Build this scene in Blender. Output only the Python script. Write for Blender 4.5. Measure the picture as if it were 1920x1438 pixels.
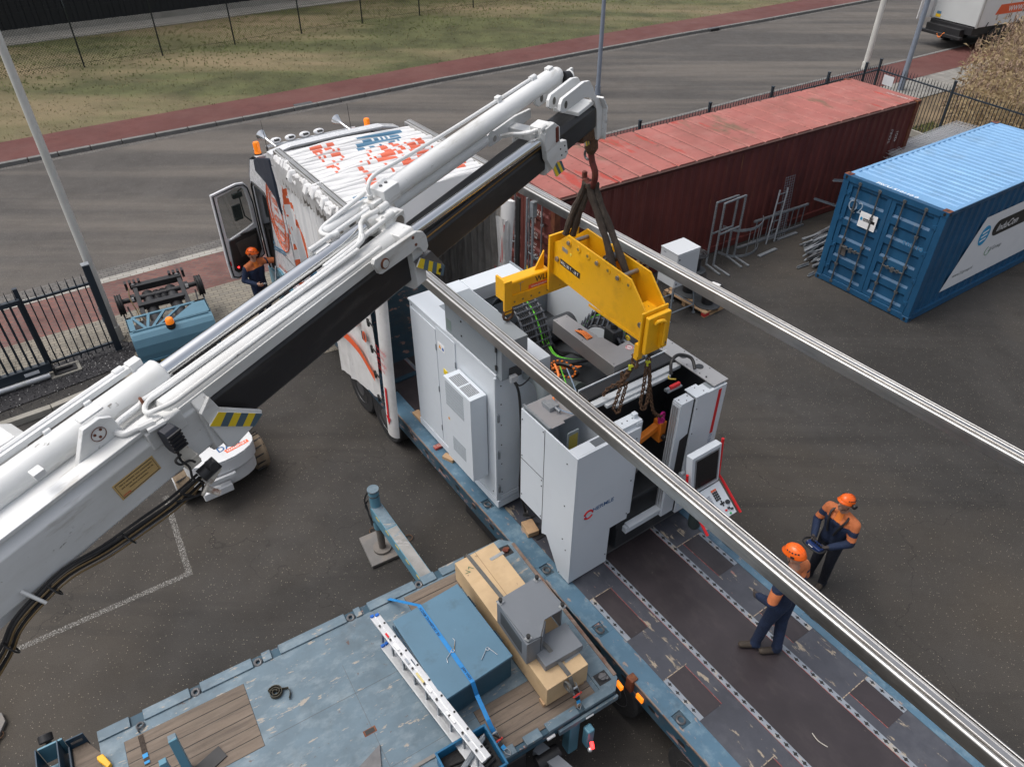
import bpy, bmesh, math, random
from mathutils import Vector as V, Matrix as MX
R = math.radians
random.seed(7)
for o in list(bpy.data.objects): bpy.data.objects.remove(o)
S = bpy.context.scene
COL = S.collection
# ---------------------------------------------------------------- camera, sky, sun, exposure
F_PX, PITCH, CAM_H = 1382.0, 0.66755, 8.98
cam = bpy.data.cameras.new("camera"); cam.sensor_width = 36; cam.lens = F_PX/1920*36
cam.clip_end = 3000; cam.clip_start = 0.05
co = bpy.data.objects.new("camera", cam); COL.objects.link(co)
co.location = (0, 0, CAM_H); co.rotation_euler = (math.pi/2-PITCH, 0, 0); S.camera = co
SUN_EL, SUN_AZ = R(64), R(272)
w = bpy.data.worlds.new("World"); S.world = w; w.use_nodes = True
nt = w.node_tree; nt.nodes.clear()
sky = nt.nodes.new('ShaderNodeTexSky'); sky.sky_type = 'NISHITA'; sky.sun_disc = False
sky.sun_elevation = SUN_EL; sky.sun_rotation = SUN_AZ; sky.air_density = 1.0; sky.dust_density = 6.0; sky.ozone_density = 1.0
hs = nt.nodes.new('ShaderNodeHueSaturation'); hs.inputs['Saturation'].default_value = 0.42
bg = nt.nodes.new('ShaderNodeBackground'); bg.inputs['Strength'].default_value = 0.15
wo = nt.nodes.new('ShaderNodeOutputWorld')
nt.links.new(sky.outputs[0], hs.inputs['Color']); nt.links.new(hs.outputs[0], bg.inputs[0]); nt.links.new(bg.outputs[0], wo.inputs[0])
sl = bpy.data.lights.new("sun", 'SUN'); sl.energy = 0.65; sl.angle = R(35); sl.color = (1, .97, .93)
so = bpy.data.objects.new("sun", sl); COL.objects.link(so)
_sd = V((math.sin(SUN_AZ)*math.cos(SUN_EL), math.cos(SUN_AZ)*math.cos(SUN_EL), math.sin(SUN_EL)))
so.rotation_euler = _sd.to_track_quat('Z', 'Y').to_euler()
S.view_settings.view_transform = 'Standard'; S.view_settings.look = 'None'
S.view_settings.exposure = 0.30; S.view_settings.gamma = 1.0
S.render.engine = 'CYCLES'
S.cycles.max_bounces = 6

# ---------------------------------------------------------------- helpers
_cp, _sp = math.cos(PITCH), math.sin(PITCH)
FW, UP, OC = V((0, _cp, -_sp)), V((0, _sp, _cp)), V((0, 0, CAM_H))
def G(u, v, z=0.0):
    """point of the level plane z seen at photo pixel (u, v)"""
    d = FW + V((1,0,0))*((u-960)/F_PX) - UP*((v-719)/F_PX)
    return OC + d*((z-CAM_H)/d.z)
def frame(o, x, y, z):
    m = MX.Identity(4)
    for i, a in enumerate((x, y, z, o)):
        for j in range(3): m[j][i] = a[j]
    return m
def yawframe(o, deg):
    c, s = math.cos(R(deg)), math.sin(R(deg))
    return frame(o, V((c,s,0)), V((-s,c,0)), V((0,0,1)))
FL = yawframe(V((-1.7235, 9.0661, 0)), -55.1)     # low loader: x towards its rear, y across
FM = yawframe(V((1.2648, 4.4265, 0)), 31.5)       # flat bed in the foreground
FB = frame(V((-1.64161, 3.73184, 5.79901)), V((.54336, .83269, .10669)), V((.83747, -.54648, 0)), V((-.0583, -.08935, .99429)))  # boom
W0 = MX.Identity(4)
def inL(u, v, z): return FL.inverted() @ G(u, v, z)

def tag(o, label=None, cat=None, group=None, kind=None):
    if label: o['label'] = label
    if cat: o['category'] = cat
    if group: o['group'] = group
    if kind: o['kind'] = kind
    return o
ORG = {}
def thing(name, label, cat, F=W0, base=(0,0,0), group=None):
    o = bpy.data.objects.new(name, None); o.empty_display_size = .2; COL.objects.link(o)
    b = V(base); o.matrix_world = F @ MX.Translation(b)
    ORG[o.name] = b
    return tag(o, label, cat, group)
def base_of(p):
    while p is not None and p.name not in ORG: p = p.parent
    return ORG[p.name] if p is not None else V((0,0,0))
def link_mesh(name, me, mats, parent):
    o = bpy.data.objects.new(name, me); COL.objects.link(o)
    for m in (mats if isinstance(mats, (list, tuple)) else [mats]): me.materials.append(m)
    if parent is not None: o.parent = parent
    return o
class MB:
    def __init__(s): s.v = []; s.f = []; s.m = []; s.mi = 0
    def add(s, vs, fs):
        k = len(s.v); s.v += [V(p) for p in vs]
        for f in fs: s.f.append([k+i for i in f]); s.m.append(s.mi)
        return s
    def box(s, x0, x1, y0, y1, z0, z1):
        vs = [(x,y,z) for z in (z0,z1) for y in (y0,y1) for x in (x0,x1)]
        return s.add(vs, [(0,2,3,1),(4,5,7,6),(0,1,5,4),(2,6,7,3),(0,4,6,2),(1,3,7,5)])
    def obox(s, c, size, x=(1,0,0), z=(0,0,1)):
        x = V(x).normalized(); z = V(z); z = (z - x*z.dot(x)).normalized(); y = z.cross(x)
        a, b, d = [q/2 for q in size]; c = V(c)
        vs = [c + x*i*a + y*j*b + z*k*d for k in (-1,1) for j in (-1,1) for i in (-1,1)]
        return s.add(vs, [(0,2,3,1),(4,5,7,6),(0,1,5,4),(2,6,7,3),(0,4,6,2),(1,3,7,5)])
    def beam(s, p0, p1, w, h, up=(0,0,1)):
        p0, p1 = V(p0), V(p1); return s.obox((p0+p1)/2, ((p1-p0).length, w, h), p1-p0, up)
    def prism(s, pts, lo, hi, ax='z'):
        """pts: 2D outline, extruded along ax between lo and hi"""
        n = len(pts)
        def m(a, b, c): return {'z': (a,b,c), 'y': (a,c,b), 'x': (c,a,b)}[ax]
        vs = [m(a,b,lo) for a,b in pts] + [m(a,b,hi) for a,b in pts]
        fs = [tuple(range(n))[::-1], tuple(range(n, 2*n))] + [(i,(i+1)%n,n+(i+1)%n,n+i) for i in range(n)]
        return s.add(vs, fs)
    def slab(s, pts, nrm, t):
        pts = [V(p) for p in pts]; n = len(pts); d = V(nrm).normalized()*t
        return s.add(pts+[p+d for p in pts], [tuple(range(n))[::-1], tuple(range(n,2*n))]+[(i,(i+1)%n,n+(i+1)%n,n+i) for i in range(n)])
    def cyl(s, p0, p1, r0, r1=None, n=16, caps=True):
        p0, p1 = V(p0), V(p1); r1 = r0 if r1 is None else r1
        d = (p1-p0).normalized(); a = d.orthogonal().normalized(); b = d.cross(a)
        cs = [(math.cos(2*math.pi*i/n), math.sin(2*math.pi*i/n)) for i in range(n)]
        vs = [p0+(a*c+b*q)*r0 for c,q in cs]+[p1+(a*c+b*q)*r1 for c,q in cs]
        fs = [(i,(i+1)%n,n+(i+1)%n,n+i) for i in range(n)]
        if caps: fs += [tuple(range(n))[::-1], tuple(range(n,2*n))]
        return s.add(vs, fs)
    def tube(s, pts, r, n=8, closed=False, caps=True):
        P = [V(p) for p in pts]; N = len(P)
        rs = r if isinstance(r, (list, tuple)) else [r]*N
        t0 = ((P[1]-P[0]) if not closed else (P[1]-P[-1])).normalized(); a = t0.orthogonal().normalized(); vs = []
        for i in range(N):
            q0 = P[i-1] if (i > 0 or closed) else P[0]; q1 = P[(i+1) % N] if (i < N-1 or closed) else P[-1]
            t = (q1-q0).normalized(); a = (a - t*a.dot(t)).normalized(); b = t.cross(a)
            vs += [P[i]+(a*math.cos(2*math.pi*k/n)+b*math.sin(2*math.pi*k/n))*rs[i] for k in range(n)]
        fs = []
        for i in range(N if closed else N-1):
            j = (i+1) % N
            fs += [(i*n+k, i*n+(k+1)%n, j*n+(k+1)%n, j*n+k) for k in range(n)]
        if caps and not closed: fs += [tuple(range(n))[::-1], tuple(range((N-1)*n, N*n))]
        return s.add(vs, fs)
    def ring(s, c, nrm, Rr, r, n=20, m=8, sx=1.0, xd=None, a0=0, a1=360):
        c = V(c); nn = V(nrm).normalized(); x = V(xd).normalized() if xd else nn.orthogonal().normalized(); y = nn.cross(x)
        full = abs(a1-a0) >= 360; k = n if full else n+1
        pts = [c + x*math.cos(R(a0+(a1-a0)*i/n))*Rr*sx + y*math.sin(R(a0+(a1-a0)*i/n))*Rr for i in range(k)]
        return s.tube(pts, r, m, closed=full)
    def lathe(s, c, ax, prof, n=20):
        """prof: (distance along axis, radius) pairs"""
        c = V(c); d = V(ax).normalized(); a = d.orthogonal().normalized(); b = d.cross(a); vs = []
        for h, r in prof: vs += [c + d*h + (a*math.cos(2*math.pi*k/n)+b*math.sin(2*math.pi*k/n))*max(r,1e-4) for k in range(n)]
        fs = [(i*n+k, i*n+(k+1)%n, (i+1)*n+(k+1)%n, (i+1)*n+k) for i in range(len(prof)-1) for k in range(n)]
        fs += [tuple(range(n))[::-1], tuple(range((len(prof)-1)*n, len(prof)*n))]
        return s.add(vs, fs)
    def ball(s, c, r, n=12, m=8, sc=(1,1,1)):
        c = V(c); vs = [c+V((0,0,r*sc[2]))]
        for i in range(1, m):
            for k in range(n):
                t, p = math.pi*i/m, 2*math.pi*k/n
                vs.append(c+V((r*sc[0]*math.sin(t)*math.cos(p), r*sc[1]*math.sin(t)*math.sin(p), r*sc[2]*math.cos(t))))
        vs.append(c-V((0,0,r*sc[2]))); L = len(vs)-1
        fs = [(0,1+k,1+(k+1)%n) for k in range(n)]
        for i in range(m-2): fs += [(1+i*n+k, 1+(i+1)*n+k, 1+(i+1)*n+(k+1)%n, 1+i*n+(k+1)%n) for k in range(n)]
        fs += [(L, 1+(m-2)*n+(k+1)%n, 1+(m-2)*n+k) for k in range(n)]
        return s.add(vs, fs)
    def poly(s, pts): return s.add(pts, [tuple(range(len(pts)))])
    def build(s, name, mat, parent=None, bevel=0, sharp=35, label=None, recalc=True, seg=2):
        b = base_of(parent); me = bpy.data.meshes.new(name)
        me.from_pydata([tuple(p-b) for p in s.v], [], s.f)
        if len(set(s.m)) > 1: me.polygons.foreach_set('material_index', s.m)
        if recalc:
            bm = bmesh.new(); bm.from_mesh(me); bmesh.ops.recalc_face_normals(bm, faces=bm.faces); bm.to_mesh(me); bm.free()
        me.polygons.foreach_set('use_smooth', [True]*len(me.polygons))
        me.set_sharp_from_angle(angle=R(sharp))
        o = link_mesh(name, me, mat, parent)
        if bevel:
            md = o.modifiers.new('bevel', 'BEVEL'); md.width = bevel; md.segments = seg; md.limit_method = 'ANGLE'; md.angle_limit = R(40); md.harden_normals = True
        if label: o['label'] = label
        return o
def text(s, parent, mat, org, xd, yd, size, name='lettering', align='LEFT', bold=0.0, sx=1.0, shear=0.0, ext=.0012, lift=.002):
    cu = bpy.data.curves.new('t', 'FONT'); cu.body = s; cu.size = 1; cu.align_x = align; cu.offset = bold; cu.shear = shear; cu.resolution_u = 3
    to = bpy.data.objects.new('t', cu); me = bpy.data.meshes.new_from_object(to); bpy.data.objects.remove(to); bpy.data.curves.remove(cu)
    x, y = V(xd).normalized(), V(yd).normalized(); z = x.cross(y); b = base_of(parent); og = V(org)
    mb = MB(); mb.v = [og + x*(p.co.x*size*sx) + y*(p.co.y*size) + z*lift for p in me.vertices]
    mb.f = [list(p.vertices) for p in me.polygons]; mb.m = [0]*len(mb.f); bpy.data.meshes.remove(me)
    return mb.build(name, mat, parent, recalc=False) if mb.f else None
def copy_tree(o, mw=None, parent=None):
    c = o.copy(); COL.objects.link(c)
    if parent is not None: c.parent = parent; c.matrix_parent_inverse = o.matrix_parent_inverse.copy()
    elif mw is not None: c.matrix_world = mw
    for ch in list(o.children): copy_tree(ch, None, c)
    return c

# ---------------------------------------------------------------- materials
MATS = {}
def mat(name, col, rough=.55, metal=0.0, var=.12, vs=2.0, layers=(), bump=0.0, bs=40, stretch=(1,1,1), emit=None, alpha=None, spec=.5, coat=0):
    """layers: (colour, scale, lo, hi, strength, (sx,sy,sz)) noise-masked stains, chips or streaks"""
    if name in MATS: return MATS[name]
    m = bpy.data.materials.new(name); m.use_nodes = True; t = m.node_tree; N, L = t.nodes, t.links
    p = N['Principled BSDF']; tc = N.new('ShaderNodeTexCoord')
    p.inputs['Roughness'].default_value = rough; p.inputs['Metallic'].default_value = metal
    p.inputs['Specular IOR Level'].default_value = spec
    if coat: p.inputs['Coat Weight'].default_value = coat
    def noise(scale, st=(1,1,1), det=6, rg=.6):
        mp = N.new('ShaderNodeMapping'); mp.inputs['Scale'].default_value = st; L.new(tc.outputs['Object'], mp.inputs[0])
        n = N.new('ShaderNodeTexNoise'); n.inputs['Scale'].default_value = scale; n.inputs['Detail'].default_value = det; n.inputs['Roughness'].default_value = rg
        L.new(mp.outputs[0], n.inputs['Vector']); return n.outputs['Fac']
    c = (*col, 1)
    if var:
        n = noise(vs, stretch); r = N.new('ShaderNodeValToRGB')
        r.color_ramp.elements[0].position = .3; r.color_ramp.elements[1].position = .7
        r.color_ramp.elements[0].color = (*[q*(1-var) for q in col], 1); r.color_ramp.elements[1].color = (*[min(1, q*(1+var)) for q in col], 1)
        L.new(n, r.inputs[0]); out = r.outputs[0]
    else:
        rgb = N.new('ShaderNodeRGB'); rgb.outputs[0].default_value = c; out = rgb.outputs[0]
    for k, (lc, sc, lo, hi, stg, st) in enumerate(layers):
        n = noise(sc, st, 9, .65); mr = N.new('ShaderNodeMapRange'); mr.inputs['From Min'].default_value = lo; mr.inputs['From Max'].default_value = hi
        mr.inputs['To Max'].default_value = stg; L.new(n, mr.inputs['Value'])
        mx = N.new('ShaderNodeMix'); mx.data_type = 'RGBA'; L.new(mr.outputs[0], mx.inputs['Factor']); L.new(out, mx.inputs['A']); mx.inputs['B'].default_value = (*lc, 1)
        out = mx.outputs['Result']
    L.new(out, p.inputs['Base Color'])
    rn = noise(vs*3); mr = N.new('ShaderNodeMapRange'); mr.inputs['To Min'].default_value = max(.02, rough-.12 if rough > .2 else rough*.6); mr.inputs['To Max'].default_value = min(1, rough+(.12 if rough > .2 else .06))
    L.new(rn, mr.inputs['Value']); L.new(mr.outputs[0], p.inputs['Roughness'])
    if bump:
        b = N.new('ShaderNodeBump'); b.inputs['Strength'].default_value = bump; b.inputs['Distance'].default_value = .02
        L.new(noise(bs), b.inputs['Height']); L.new(b.outputs[0], p.inputs['Normal'])
    if emit: p.inputs['Emission Color'].default_value = (*emit[0], 1); p.inputs['Emission Strength'].default_value = emit[1]
    if alpha is not None: p.inputs['Alpha'].default_value = alpha
    MATS[name] = m; return m
U = (1,1,1)
RUST = (.16,.055,.025); DIRT = (.11,.09,.07)
CW = mat('crane white', (.70,.71,.71), .42, 0, .04, 1.2, [((.40,.385,.34),2.2,.46,.78,.6,(.35,1,1)), ((.30,.27,.22),6,.58,.70,.55,(.3,1.5,1.5)), ((.10,.085,.07),11,.665,.70,.8,(.6,1,1)), (RUST,9,.71,.74,.85,U)], .03, 30)
MW = mat('machine white', (.60,.645,.69), .42, 0, .02, 1, [((.50,.52,.55),3,.55,.8,.3,U)], .02, 200)
MG = mat('machine grey', (.23,.26,.285), .45, 0, .04, 1, [((.35,.37,.4),4,.6,.8,.2,U)])
MD = mat('machine dark', (.035,.038,.042), .4, .2, .2, 3)
BLK = mat('black steel', (.016,.016,.018), .5, 0, .3, 2, [((.09,.085,.08),5,.55,.8,.35,(1,3,3))], .05, 20)
BOOMB = mat('greased black boom steel', (.017,.0165,.018), .42, .0, .35, 1.5, [((.10,.095,.09),3,.52,.78,.5,(.5,2,2)), ((.16,.15,.14),11,.68,.74,.5,(.4,1,1))], .06, 14)
RUB = mat('rubber', (.018,.018,.019), .8, 0, .25, 6, [((.07,.06,.05),4,.5,.8,.5,U)], .2, 60)
CHR = mat('chrome rod', (.78,.79,.80), .09, 1.0, .04, 1)
STL = mat('brushed stainless steel', (.50,.49,.475), .36, 1.0, .12, 3, [((.34,.33,.31),9,.5,.7,.5,(.2,3,3))], .03, 60)
ALU = mat('aluminium', (.62,.63,.64), .38, .75, .08, 4, [((.4,.4,.4),12,.55,.7,.4,U)])
GAL = mat('galvanised steel', (.30,.325,.35), .5, .55, .2, 14, [((.42,.44,.46),25,.5,.7,.4,U)])
DSTL = mat('dull steel', (.14,.14,.145), .5, .6, .2, 6, [(RUST,9,.6,.75,.4,U)])
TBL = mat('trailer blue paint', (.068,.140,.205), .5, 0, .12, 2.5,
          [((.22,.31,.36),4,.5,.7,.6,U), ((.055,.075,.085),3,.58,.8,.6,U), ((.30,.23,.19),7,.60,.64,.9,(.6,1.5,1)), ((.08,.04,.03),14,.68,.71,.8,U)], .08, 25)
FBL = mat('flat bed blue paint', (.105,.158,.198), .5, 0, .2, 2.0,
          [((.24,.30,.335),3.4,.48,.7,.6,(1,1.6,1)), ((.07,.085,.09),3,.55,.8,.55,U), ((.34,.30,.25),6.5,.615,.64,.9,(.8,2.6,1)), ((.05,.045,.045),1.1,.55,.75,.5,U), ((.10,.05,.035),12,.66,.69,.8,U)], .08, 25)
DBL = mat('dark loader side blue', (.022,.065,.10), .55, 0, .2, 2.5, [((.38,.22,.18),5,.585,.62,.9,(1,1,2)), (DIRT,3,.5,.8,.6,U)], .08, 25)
NAVYP = mat('dark blue steel', (.008,.035,.065), .4, 0, .2, 3, [((.10,.16,.2),6,.62,.7,.4,U)])
TRED = mat('worn red primer', (.30,.055,.045), .6, 0, .3, 12, [((.4,.33,.28),14,.5,.6,.7,U)])
DECK = mat('loader deck plate', (.055,.058,.072), .42, 0, .3, 2, [((.13,.135,.15),2.5,.48,.75,.5,U), ((.40,.33,.24),4.5,.605,.64,.8,(.7,2.2,1)), ((.40,.19,.15),5,.665,.69,.7,(.6,1.6,1)), ((.02,.02,.024),2,.5,.7,.5,U)], .05, 30)
PLY = mat('brown coated plywood', (.034,.027,.030), .4, 0, .25, 1.6, [((.075,.062,.06),2.4,.5,.8,.55,(1,2,1)), ((.12,.10,.09),9,.68,.72,.5,U)], .04, 20)
PERF = mat('grey perforated strip', (.26,.29,.33), .5, .2, .15, 5, [((.40,.35,.28),5,.56,.62,.8,U), ((.25,.06,.05),9,.64,.67,.7,U)])
WOODD = mat('weathered deck planks', (.155,.120,.092), .75, 0, .25, 2.2, [((.06,.045,.038),5,.5,.75,.7,(.35,4,1)), ((.26,.22,.18),7,.55,.75,.5,(.4,5,1))], .25, 22, stretch=(.5,4,1))
PLYL = mat('pale plywood', (.50,.355,.205), .65, 0, .12, 3, [((.42,.29,.15),4,.5,.75,.6,(1,1.5,1)), ((.16,.11,.07),7,.64,.70,.65,U)], .08, 40)
WOODN = mat('pallet wood', (.42,.27,.15), .7, 0, .25, 6, [((.25,.17,.11),9,.5,.7,.5,U)], .15, 40)
BOXB = mat('blue site box paint', (.085,.175,.25), .42, 0, .08, 2, [((.045,.075,.09),3,.55,.72,.5,U), ((.3,.36,.4),16,.70,.73,.5,U)], .05, 30)
GRYP = mat('grey powder coat', (.155,.17,.19), .45, 0, .05, 2, [((.28,.29,.3),5,.6,.8,.3,U)])
YEL = mat('lifting yellow', (.80,.41,.007), .42, 0, .07, 2.5, [((.42,.20,.02),4,.50,.8,.6,U), ((.10,.07,.03),13,.66,.69,.8,U)], .04, 30)
BOLT = mat('pin steel', (.32,.29,.26), .45, .8, .2, 10, [(RUST,12,.5,.7,.5,U)])
RUSTC = mat('rusty chain', (.10,.055,.032), .75, .3, .35, 30, [((.22,.12,.06),40,.5,.7,.6,U)], .2, 80)
SLING = mat('worn sling fabric', (.052,.038,.029), .9, 0, .35, 8, [((.12,.10,.08),14,.55,.7,.6,(1,1,.3))], .6, 60)
TARP = mat('white tarpaulin', (.72,.72,.72), .5, 0, .02, 2, [((.60,.58,.55),3,.6,.85,.3,U)], .04, 20)
TARPD = mat('grimy white tarpaulin', (.66,.65,.64), .55, 0, .05, 2, [((.36,.34,.31),1.8,.45,.75,.6,U), ((.12,.11,.10),6,.64,.74,.55,U)], .12, 14)
TARPB = mat('dirty tarpaulin back', (.30,.28,.255), .7, 0, .2, 3, [((.12,.11,.10),4,.5,.7,.7,(1,1,.3)), ((.45,.43,.41),5,.6,.8,.5,(1,1,.3))], .2, 14)
ORG_ = mat('print orange', (.75,.115,.035), .5, 0, .05, 5)
BLUP = mat('print blue', (.075,.19,.30), .5, 0, .05, 5)
WHT = mat('print white', (.82,.82,.82), .5, 0, .03, 5)
BLKP = mat('print black', (.015,.015,.015), .5, 0, .0, 5)
REDP = mat('signal red', (.60,.012,.018), .45, 0, .05, 5)
GRYT = mat('print grey', (.30,.33,.37), .5, 0, .05, 5)
CABW = mat('cab white', (.66,.67,.69), .28, 0, .03, 2, [((.45,.44,.42),2,.55,.85,.35,U)], coat=.4)
CABB = mat('cab teal paint', (.10,.24,.32), .4, 0, .06, 2)
NAVR = mat('dark fairing plastic', (.018,.026,.045), .42, 0, .1, 2)
INTR = mat('cab interior plastic', (.022,.021,.021), .6, 0, .2, 4)
INTG = mat('door card fabric', (.06,.055,.05), .8, 0, .1, 8)
AMB = mat('amber beacon lens', (.90,.22,.01), .2, 0, .1, 20, emit=((1,.25,.02), .25))
REDL = mat('red marker lamp', (.8,.02,.02), .3, 0, 0, 1, emit=((1,.03,.03), 4))
AMBL = mat('amber marker lamp', (.8,.22,.02), .3, 0, 0, 1, emit=((1,.25,.01), .8))
FENC = mat('anthracite fence paint', (.020,.030,.042), .42, 0, .1, 3)
CONC = mat('concrete', (.30,.285,.25), .85, 0, .12, 2, [((.16,.15,.12),2.5,.5,.75,.6,U)], .3, 60)
POLEC = mat('grey pole paint', (.58,.58,.55), .6, 0, .08, 2, [((.28,.30,.24),3,.5,.8,.5,(1,1,.2))], .1, 60)
KERB = mat('kerb concrete', (.17,.168,.162), .85, 0, .15, 3, [((.10,.10,.09),6,.5,.7,.6,U)], .25, 50)
def glass_mat(name, col, rough=.05, alpha=.45):
    m = bpy.data.materials.new(name); m.use_nodes = True; p = m.node_tree.nodes['Principled BSDF']
    p.inputs['Base Color'].default_value = (*col,1); p.inputs['Roughness'].default_value = rough; p.inputs['Alpha'].default_value = alpha; return m
GLS = glass_mat('window glass', (.03,.05,.045), .04, .55)

# tiles / speckle materials with their own graphs
def ground_mat(name, base, speck=(.30,.27,.23), var=.25, sscale=60, big=(.4,.045), tint=None, bumps=.4, wet=None, streak=False):
    m = bpy.data.materials.new(name); m.use_nodes = True; t = m.node_tree; N, L = t.nodes, t.links; p = N['Principled BSDF']
    g = N.new('ShaderNodeNewGeometry')
    def noise(sc, det=6, st=None, rg=.6):
        n = N.new('ShaderNodeTexNoise'); n.inputs['Scale'].default_value = sc; n.inputs['Detail'].default_value = det; n.inputs['Roughness'].default_value = rg
        if st:
            mp = N.new('ShaderNodeMapping'); mp.inputs['Rotation'].default_value = (0,0,st[0]); mp.inputs['Scale'].default_value = st[1]; mp.vector_type = 'TEXTURE' if False else 'POINT'
            L.new(g.outputs['Position'], mp.inputs[0]); L.new(mp.outputs[0], n.inputs['Vector'])
        else: L.new(g.outputs['Position'], n.inputs['Vector'])
        return n.outputs['Fac']
    def mix(a, b, f, mode='MIX'):
        x = N.new('ShaderNodeMix'); x.data_type = 'RGBA'; x.blend_type = mode
        for s_, q in (('A', a), ('B', b)):
            if isinstance(q, tuple): x.inputs[s_].default_value = (*q, 1)
            else: L.new(q, x.inputs[s_])
        if isinstance(f, float): x.inputs['Factor'].default_value = f
        else: L.new(f, x.inputs['Factor'])
        return x.outputs['Result']
    def rng(v, lo, hi, a=0., b=1.):
        r = N.new('ShaderNodeMapRange'); L.new(v, r.inputs['Value'])
        for k, q in zip(('From Min','From Max','To Min','To Max'), (lo,hi,a,b)): r.inputs[k].default_value = q
        return r.outputs[0]
    dk = tuple(q*(1-var) for q in base); lt = tuple(q*(1+var) for q in base)
    c = mix(dk, lt, rng(noise(big[0], 5), .35, .65))
    c = mix(c, tuple(q*.62 for q in base), rng(noise(2.2, 6), .52, .75, 0, .6))
    if tint: c = mix(c, tint[0], rng(noise(tint[1], 4, tint[3] if len(tint) > 3 else None), .45, .62, 0, tint[2]))
    if streak:
        for ang, st, lo, col in ((-R(52), (.10,1.6,1), .56, .55), (-R(20), (.12,2.2,1), .58, .60), (R(35), (.09,1.2,1), .60, 1.5)):
            c = mix(c, tuple(q*col for q in base), rng(noise(.75, 5, (ang, st)), lo, lo+.14, 0, .65))
        v2 = N.new('ShaderNodeTexVoronoi'); v2.feature = 'DISTANCE_TO_EDGE'; v2.inputs['Scale'].default_value = .16; dn_ = noise(.8, 6)
        mv = N.new('ShaderNodeVectorMath'); mv.operation = 'SCALE'; nn_ = N.new('ShaderNodeTexNoise'); nn_.inputs['Scale'].default_value = .9; nn_.inputs['Detail'].default_value = 5; L.new(g.outputs['Position'], nn_.inputs['Vector']); L.new(nn_.outputs['Color'], mv.inputs[0]); mv.inputs['Scale'].default_value = 2.2
        av = N.new('ShaderNodeVectorMath'); L.new(g.outputs['Position'], av.inputs[0]); L.new(mv.outputs[0], av.inputs[1]); L.new(av.outputs[0], v2.inputs['Vector'])
        c = mix(c, tuple(q*.35 for q in base), rng(v2.outputs['Distance'], .0008, .0022, .45, 0.))
    c = mix(c, tuple(q*.45 for q in base), rng(noise(sscale*1.4, 3), .5, .72, 0, .75))
    c = mix(c, tuple(q*1.9 for q in base), rng(noise(sscale*1.1+3, 3), .56, .72, 0, .7))
    vo = N.new('ShaderNodeTexVoronoi'); vo.inputs['Scale'].default_value = sscale*.62; L.new(g.outputs['Position'], vo.inputs['Vector'])
    sv = N.new('ShaderNodeSeparateColor'); L.new(vo.outputs['Color'], sv.inputs[0])
    near = rng(vo.outputs['Distance'], .16, .30, 1., 0.); pick = rng(sv.outputs[0], .86, .92)
    mm = N.new('ShaderNodeMath'); mm.operation = 'MULTIPLY'; L.new(near, mm.inputs[0]); L.new(pick, mm.inputs[1])
    c = mix(c, speck, mm.outputs[0])
    p.inputs['Specular IOR Level'].default_value = .3
    L.new(c, p.inputs['Base Color'])
    L.new(rng(noise(1.3, 5), .3, .7, *(wet or (.62, .88))), p.inputs['Roughness'])
    b = N.new('ShaderNodeBump'); b.inputs['Strength'].default_value = bumps; b.inputs['Distance'].default_value = .01; L.new(noise(sscale*.9, 4), b.inputs['Height']); L.new(b.outputs[0], p.inputs['Normal'])
    m['_g'] = 1; MATS[name] = m; return m
ASPH = ground_mat('yard asphalt', (.042,.0395,.037), (.24,.21,.17), .28, 70, (.3,0), tint=((.078,.064,.048), .13, .6), streak=True, wet=(.66,.9))
ROAD = ground_mat('road asphalt', (.078,.072,.067), (.24,.22,.20), .10, 60, (.5,0), tint=((.135,.12,.105), .55, 1.0, (-R(34), (.10,1.1,1))))
GRAV = ground_mat('dark gravel', (.040,.039,.042), (.34,.33,.33), .3, 30, (1.,0), bumps=1.0)
REDA = ground_mat('red cycle path asphalt', (.118,.045,.040), (.16,.09,.08), .12, 70, (.4,0), tint=((.155,.075,.064), .3, .6), bumps=.3)
GRASS = ground_mat('verge turf', (.078,.083,.034), (.20,.19,.08), .35, 26, (.6,0), tint=((.22,.17,.10), .16, 1.0, (-R(33), (.35,1.3,1))), bumps=1.0)
SOIL = ground_mat('dry litter soil', (.17,.125,.075), (.30,.24,.15), .3, 30, (.8,0), bumps=1.0)
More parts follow.
